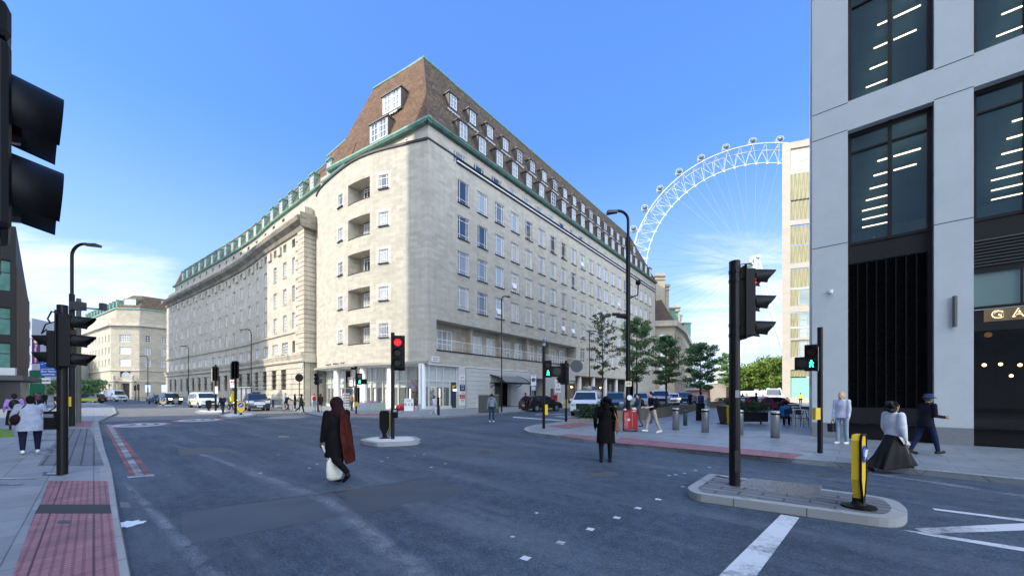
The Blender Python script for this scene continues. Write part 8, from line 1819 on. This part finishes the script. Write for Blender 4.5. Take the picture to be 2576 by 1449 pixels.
# crossing people and shopfront people
p = G(1093, 1046); person('person in a white tracksuit walking right at the kerb', p, RIGHT + R(-20), 1.62, skin_m, (.60, .60, .72), (.62, .62, .72), (.75, .75, .8), (.03, .015, .012), .12, legs=((18, 6), (-20, 18)), arms=((10, 8, 40), (-10, 10, 30)), girth=1.1, vox=.018)
p = G(1237, 1062); t, I = person('person in a grey hoodie and blue jeans walking away across the side street', p, fc(p) + BACK + R(-10), 1.74, skin_l, (.22, .25, .30), (.018, .045, .085), (.65, .68, .70), (.03, .02, .015), 0, legs=((7, 4), (-7, 10)), arms=((10, 16, 12), (-6, 14, 20)), hood=(.20, .22, .28), vox=.016, fingers=False)
p = G(1322, 1033, KH); person('person in dark red standing behind the dark hatchback', p, fc(p) + R(80), 1.72, skin_m, (.04, .012, .014), (.012, .012, .014), hair=(.01, .01, .01))
p = G(560, 1043); t, I = person('person with blonde hair and dark backpack on the small island', p, fc(p) + BACK + R(30), 1.68, skin_l, (.02, .02, .035), (.07, .07, .075), (.05, .05, .05), (.50, .38, .20), .22, legs=((6, 4), (-10, 12)), arms=((8, 10, 30), (8, 10, 20)), coat=.8); backpack('dark backpack on the blonde person at the island', t, I, (.02, .03, .06))
p = G(758, 1040); t, I = person('person in a green jacket and black trousers crossing before the rusticated pier', p, RIGHT + R(35), 1.76, skin_d, (.035, .045, .03), (.012, .012, .013), (.6, .6, .6), (.01, .01, .01), 0, legs=((16, 8), (-20, 26)), arms=((10, 12, 25), (-10, 12, 20)), coat=.75); backpack('pale grey backpack on the person in the green jacket', t, I, (.25, .28, .28))
p = G(742, 1028, KH); person('person in a long black robe on the sunlit pavement', p, fc(p) + R(70), 1.62, skin_m, (.015, .015, .018), (.05, .02, .015), hair=(.01, .01, .01), hairlen=.12, coat=.4)
p = G(790, 1034, KH); t, I = person('person in pale clothes with a red backpack by the kerb signal', p, fc(p) + BACK, 1.66, skin_l, (.55, .52, .56), (.35, .42, .52), hair=(.25, .15, .08)); backpack('red backpack on the person in pale clothes', t, I, (.40, .02, .03))
p = G(806, 1036, KH); person('person with long brown hair in black with bare legs right of the kerb signal', p, fc(p) + BACK, 1.64, skin_l, (.02, .02, .022), (.02, .02, .022), hair=(.08, .04, .02), hairlen=.25, legs=((12, 6), (-12, 16)), barelegs=True, skirt=(.62, 1.05, 1.1))
p = P(864, 38, KH); person('person in pale top near the shop entrance, partly behind the person in black', p, fc(p), 1.68, skin_l, (.5, .48, .45), (.1, .1, .12), hair=(.35, .25, .15)); p = P(885, 37.5, KH); person('person with orange-brown top browsing by the postcard rack', p, fc(p) + 1, 1.66, skin_m, (.45, .22, .12), (.05, .06, .1), hair=(.05, .03, .02))
p = P(730, 41, KH)
p = G(722, 1034.5, 0); bicycle('bicycle', 'silver bicycle ridden along the kerb toward the right', p, math.atan2(-.45, .89)); t, I = person('cyclist in black top and white helmet riding right beside the stone pier', p + Vector((-.15, .05, .0)), RIGHT - R(25), 1.74, skin_l, (.012, .012, .016), (.02, .02, .025), (.02, .02, .02), None, legs=((68, 50), (40, 70)), arms=((55, 10, 15), (55, 10, 15)), lean=28, sit=True); t.location.z = .42
b = MB(); b.ball(I['head'] + Vector((0, .0, .05)), .125, 12, sc=(.9, 1.1, .8)); b.build('helmet', white, t, True)
p = P(718, 42, KH); person('person in a pale blue long coat walking behind the cyclist', p, RIGHT, 1.72, skin_l, (.35, .45, .60), (.1, .1, .12), hair=(.1, .07, .05), coat=.6)
p = G(583, 1031, 0); motorcycle('police-style motorcycle with lit headlight waiting left of the cab', p, hdg + .15); t, I = person('motorcyclist in yellow-green jacket and white helmet waiting left of the cab', p, fc(p) + R(30), 1.78, skin_l, hv, (.012, .012, .014), (.01, .01, .01), None, legs=((50, 45), (50, 45)), arms=((45, 15, 20), (45, 15, 20)), lean=10, sit=True); t.location.z = .38
b = MB(); b.ball(I['head'] + Vector((0, 0, .02)), .15, 12, sc=(.95, 1.1, 1)); b.build('helmet', white, t, True)
b = MB(); b.ball(I['head'] + Vector((0, -.085, .01)), .10, 10, sc=(1, .8, .6)); b.build('visor', carglass, t, True)
p = P(700, 40, KH)
p = P(687, 46, KH); person('person in white cap behind the bonnet of the cab', p, LEFT, 1.7, skin_l, (.5, .5, .5), (.05, .06, .1), hair=(.6, .6, .6))
rs = random.Random(11)
for k, (x, y, lab, c) in enumerate(((88, 1024, 'in maroon standing among the group beyond the cardigan', (.12, .03, .05)), (97, 1026, 'in dark plum, second from right in the far group', (.10, .05, .09)), (104, 1023, 'in navy at the right end of the far group', (.02, .03, .06)), (113, 1022, 'in black just left of the signal pole, far off', (.01, .01, .012)), (58, 1022, 'in black left of the far group', (.015, .012, .012)), (70, 1021, 'in grey with a pale face in the far group', (.2, .2, .22)), (48, 1020, 'in cream nearest the dark framed building', (.5, .42, .35)), (167, 1024, 'in dark clothes between the two sign poles', (.03, .03, .04)), (317, 1008, 'in dark clothes before the portal columns', (.02, .02, .03)), (387, 1010, 'in black left of the distant cab', (.015, .015, .02)), (395, 1010, 'in grey directly beside the distant cab', (.12, .12, .14)), (448, 1015, 'in dark coat right of the distant cab', (.03, .02, .02)))):
    p = G(x, y, KH); person('distant person ' + lab, p, fc(p) + rs.uniform(-1, 4), 1.68 + rs.uniform(-.05, .1), skin_m, c, (.02, .02, .03), vox=.04, legs=((8, 4), (-8, 6)), group=None)
# ------------------------------------------------------------------ trees
bark = mat('bark', (.075, .06, .048), .9, var=.3, vscale=8, bump=.5)
def tree(label, base, H, cr, trunk_h, n, leaf, size=.11, seed=1, sparse=False, r0=.11, shape=1.0, cat='tree', clumps=46):
    rnd = random.Random(seed); t = thing('tree', label, cat, base, rnd.uniform(0, 6)); b = MB(); tips = []
    pts = [(0, 0, 0)]; x = y = 0
    for k in range(1, 9): x += rnd.uniform(-.04, .04); y += rnd.uniform(-.04, .04); pts.append((x, y, H * .93 * k / 8))
    b.tube(pts, [r0 * (1 - .88 * k / 8) for k in range(9)], 8)
    def lerp(z):
        k = min(7, int(z / (H * .93) * 8)); f = z / (H * .93) * 8 - k; return Vector(pts[k]).lerp(Vector(pts[k + 1]), f)
    nb = 26 if not sparse else 30
    for k in range(nb):
        f = (k + rnd.random() * .6) / nb; z = trunk_h + (H * .9 - trunk_h) * f; a = k * 2.4 + rnd.uniform(-.4, .4)
        rad = cr * (math.sin(math.pi * (.12 + .84 * f)) ** .7) * shape * rnd.uniform(.7, 1.1); p0 = lerp(min(z, H * .92)); d = Vector((math.cos(a), math.sin(a), .35 + .5 * f)); p1 = p0 + Vector((d.x * rad * .55, d.y * rad * .55, rad * .28)); p2 = p0 + Vector((d.x * rad, d.y * rad, rad * (.30 + .35 * f)))
        b.tube([p0, p1, p2], [r0 * .30 * (1.2 - f), r0 * .16 * (1.2 - f), .008], 5); tips.append((p1, p0)); tips.append((p2, p1)); tips.append((p1.lerp(p2, .5), p1)); 
        for q in range(3):
            s = p1.lerp(p2, rnd.uniform(-.6, .7)); e = s + Vector((rnd.uniform(-1, 1), rnd.uniform(-1, 1), rnd.uniform(-.3, .8))) * rad * .32; b.tube([s, e], [.012, .004], 4); tips.append((e, s))
    b.build('trunk', bark, t)
    c = MB(); per = n // len(tips)
    for (p_, q_) in tips:
        k = per * (rnd.uniform(.2, 1.9)); rr_ = (cr * .21 if not sparse else cr * .12) * rnd.uniform(.7, 1.3); leaves(c, p_, rr_, int(k), size, rnd, (1.25, 1.25, .62), 0, 0)
    c.build('crown', leaf, t); return t
lf1 = leafmat('maple_leaf', (.11, .22, .085), .5); lf2 = leafmat('maple_leaf_light', (.14, .25, .085), .5); lf3 = leafmat('sparse_leaf', (.07, .10, .035), .6); lf4 = leafmat('sunlit_leaf', (.13, .22, .035), .45)
p = P(1515, 38, KH); tree('half-bare tree with sparse leaves between the white van and the corner building', p, ZP(765, 38) - KH, 1.9, 3.2, 1900, lf3, .11, 3, True, .10)
p = P(1601, 42, KH); tree('full green tree directly behind the big street lamp', p, ZP(787, 42) - KH, 2.15, 2.8, 7500, lf2, .11, 8, r0=.12)
p = P(1676, 46, KH); tree('dense dark green tree behind the man reading his phone', p, ZP(832, 46) - KH, 1.95, 2.6, 8500, lf1, .115, 12, r0=.13)
p = P(1763, 50, KH); tree('dense dark green tree above the person in purple', p, ZP(855, 50) - KH, 2.3, 2.0, 9500, lf1, .125, 15, r0=.13)
p = P(1829, 66, KH); tree('lighter green tree left of the near signal pole', p, ZP(878, 66) - KH, 1.6, 2.2, 3400, lf2, .17, 22, r0=.12)
p = P(1722, 75, KH); 
for k, (x, y, Y, cr) in enumerate(((1888, 930, 100, 5.0), (1912, 920, 104, 5.5), (1938, 915, 96, 6.0), (1968, 905, 92, 6.0), (1868, 945, 118, 4.5), (1842, 955, 125, 4.0))):
    tree(['sunlit yellow-green tree, leftmost of the row under the wheel hub', 'sunlit yellow-green tree second in the row under the wheel', 'sunlit yellow-green tree behind the large white van', 'sunlit yellow-green tree against the beige tower', 'small sunlit tree behind the open-door van', 'small distant tree behind the menu stand'][k], P(x, Y, 0), ZP(y, Y), cr, 2.5, 4200, lf4, .34, 40 + k, r0=.2)
for k, (x, y, Y) in enumerate(((225, 962, 105), (120, 965, 95), (205, 968, 112))):
    tree(['dark green tree beside the green distant signal', 'dark green tree beyond the green hoarding', 'small dark tree behind the sign poles'][k], P(x, Y, 0), ZP(y, Y) * 1.1, 3.4, 1.2, 2600, lf1, .3, 60 + k, r0=.16)
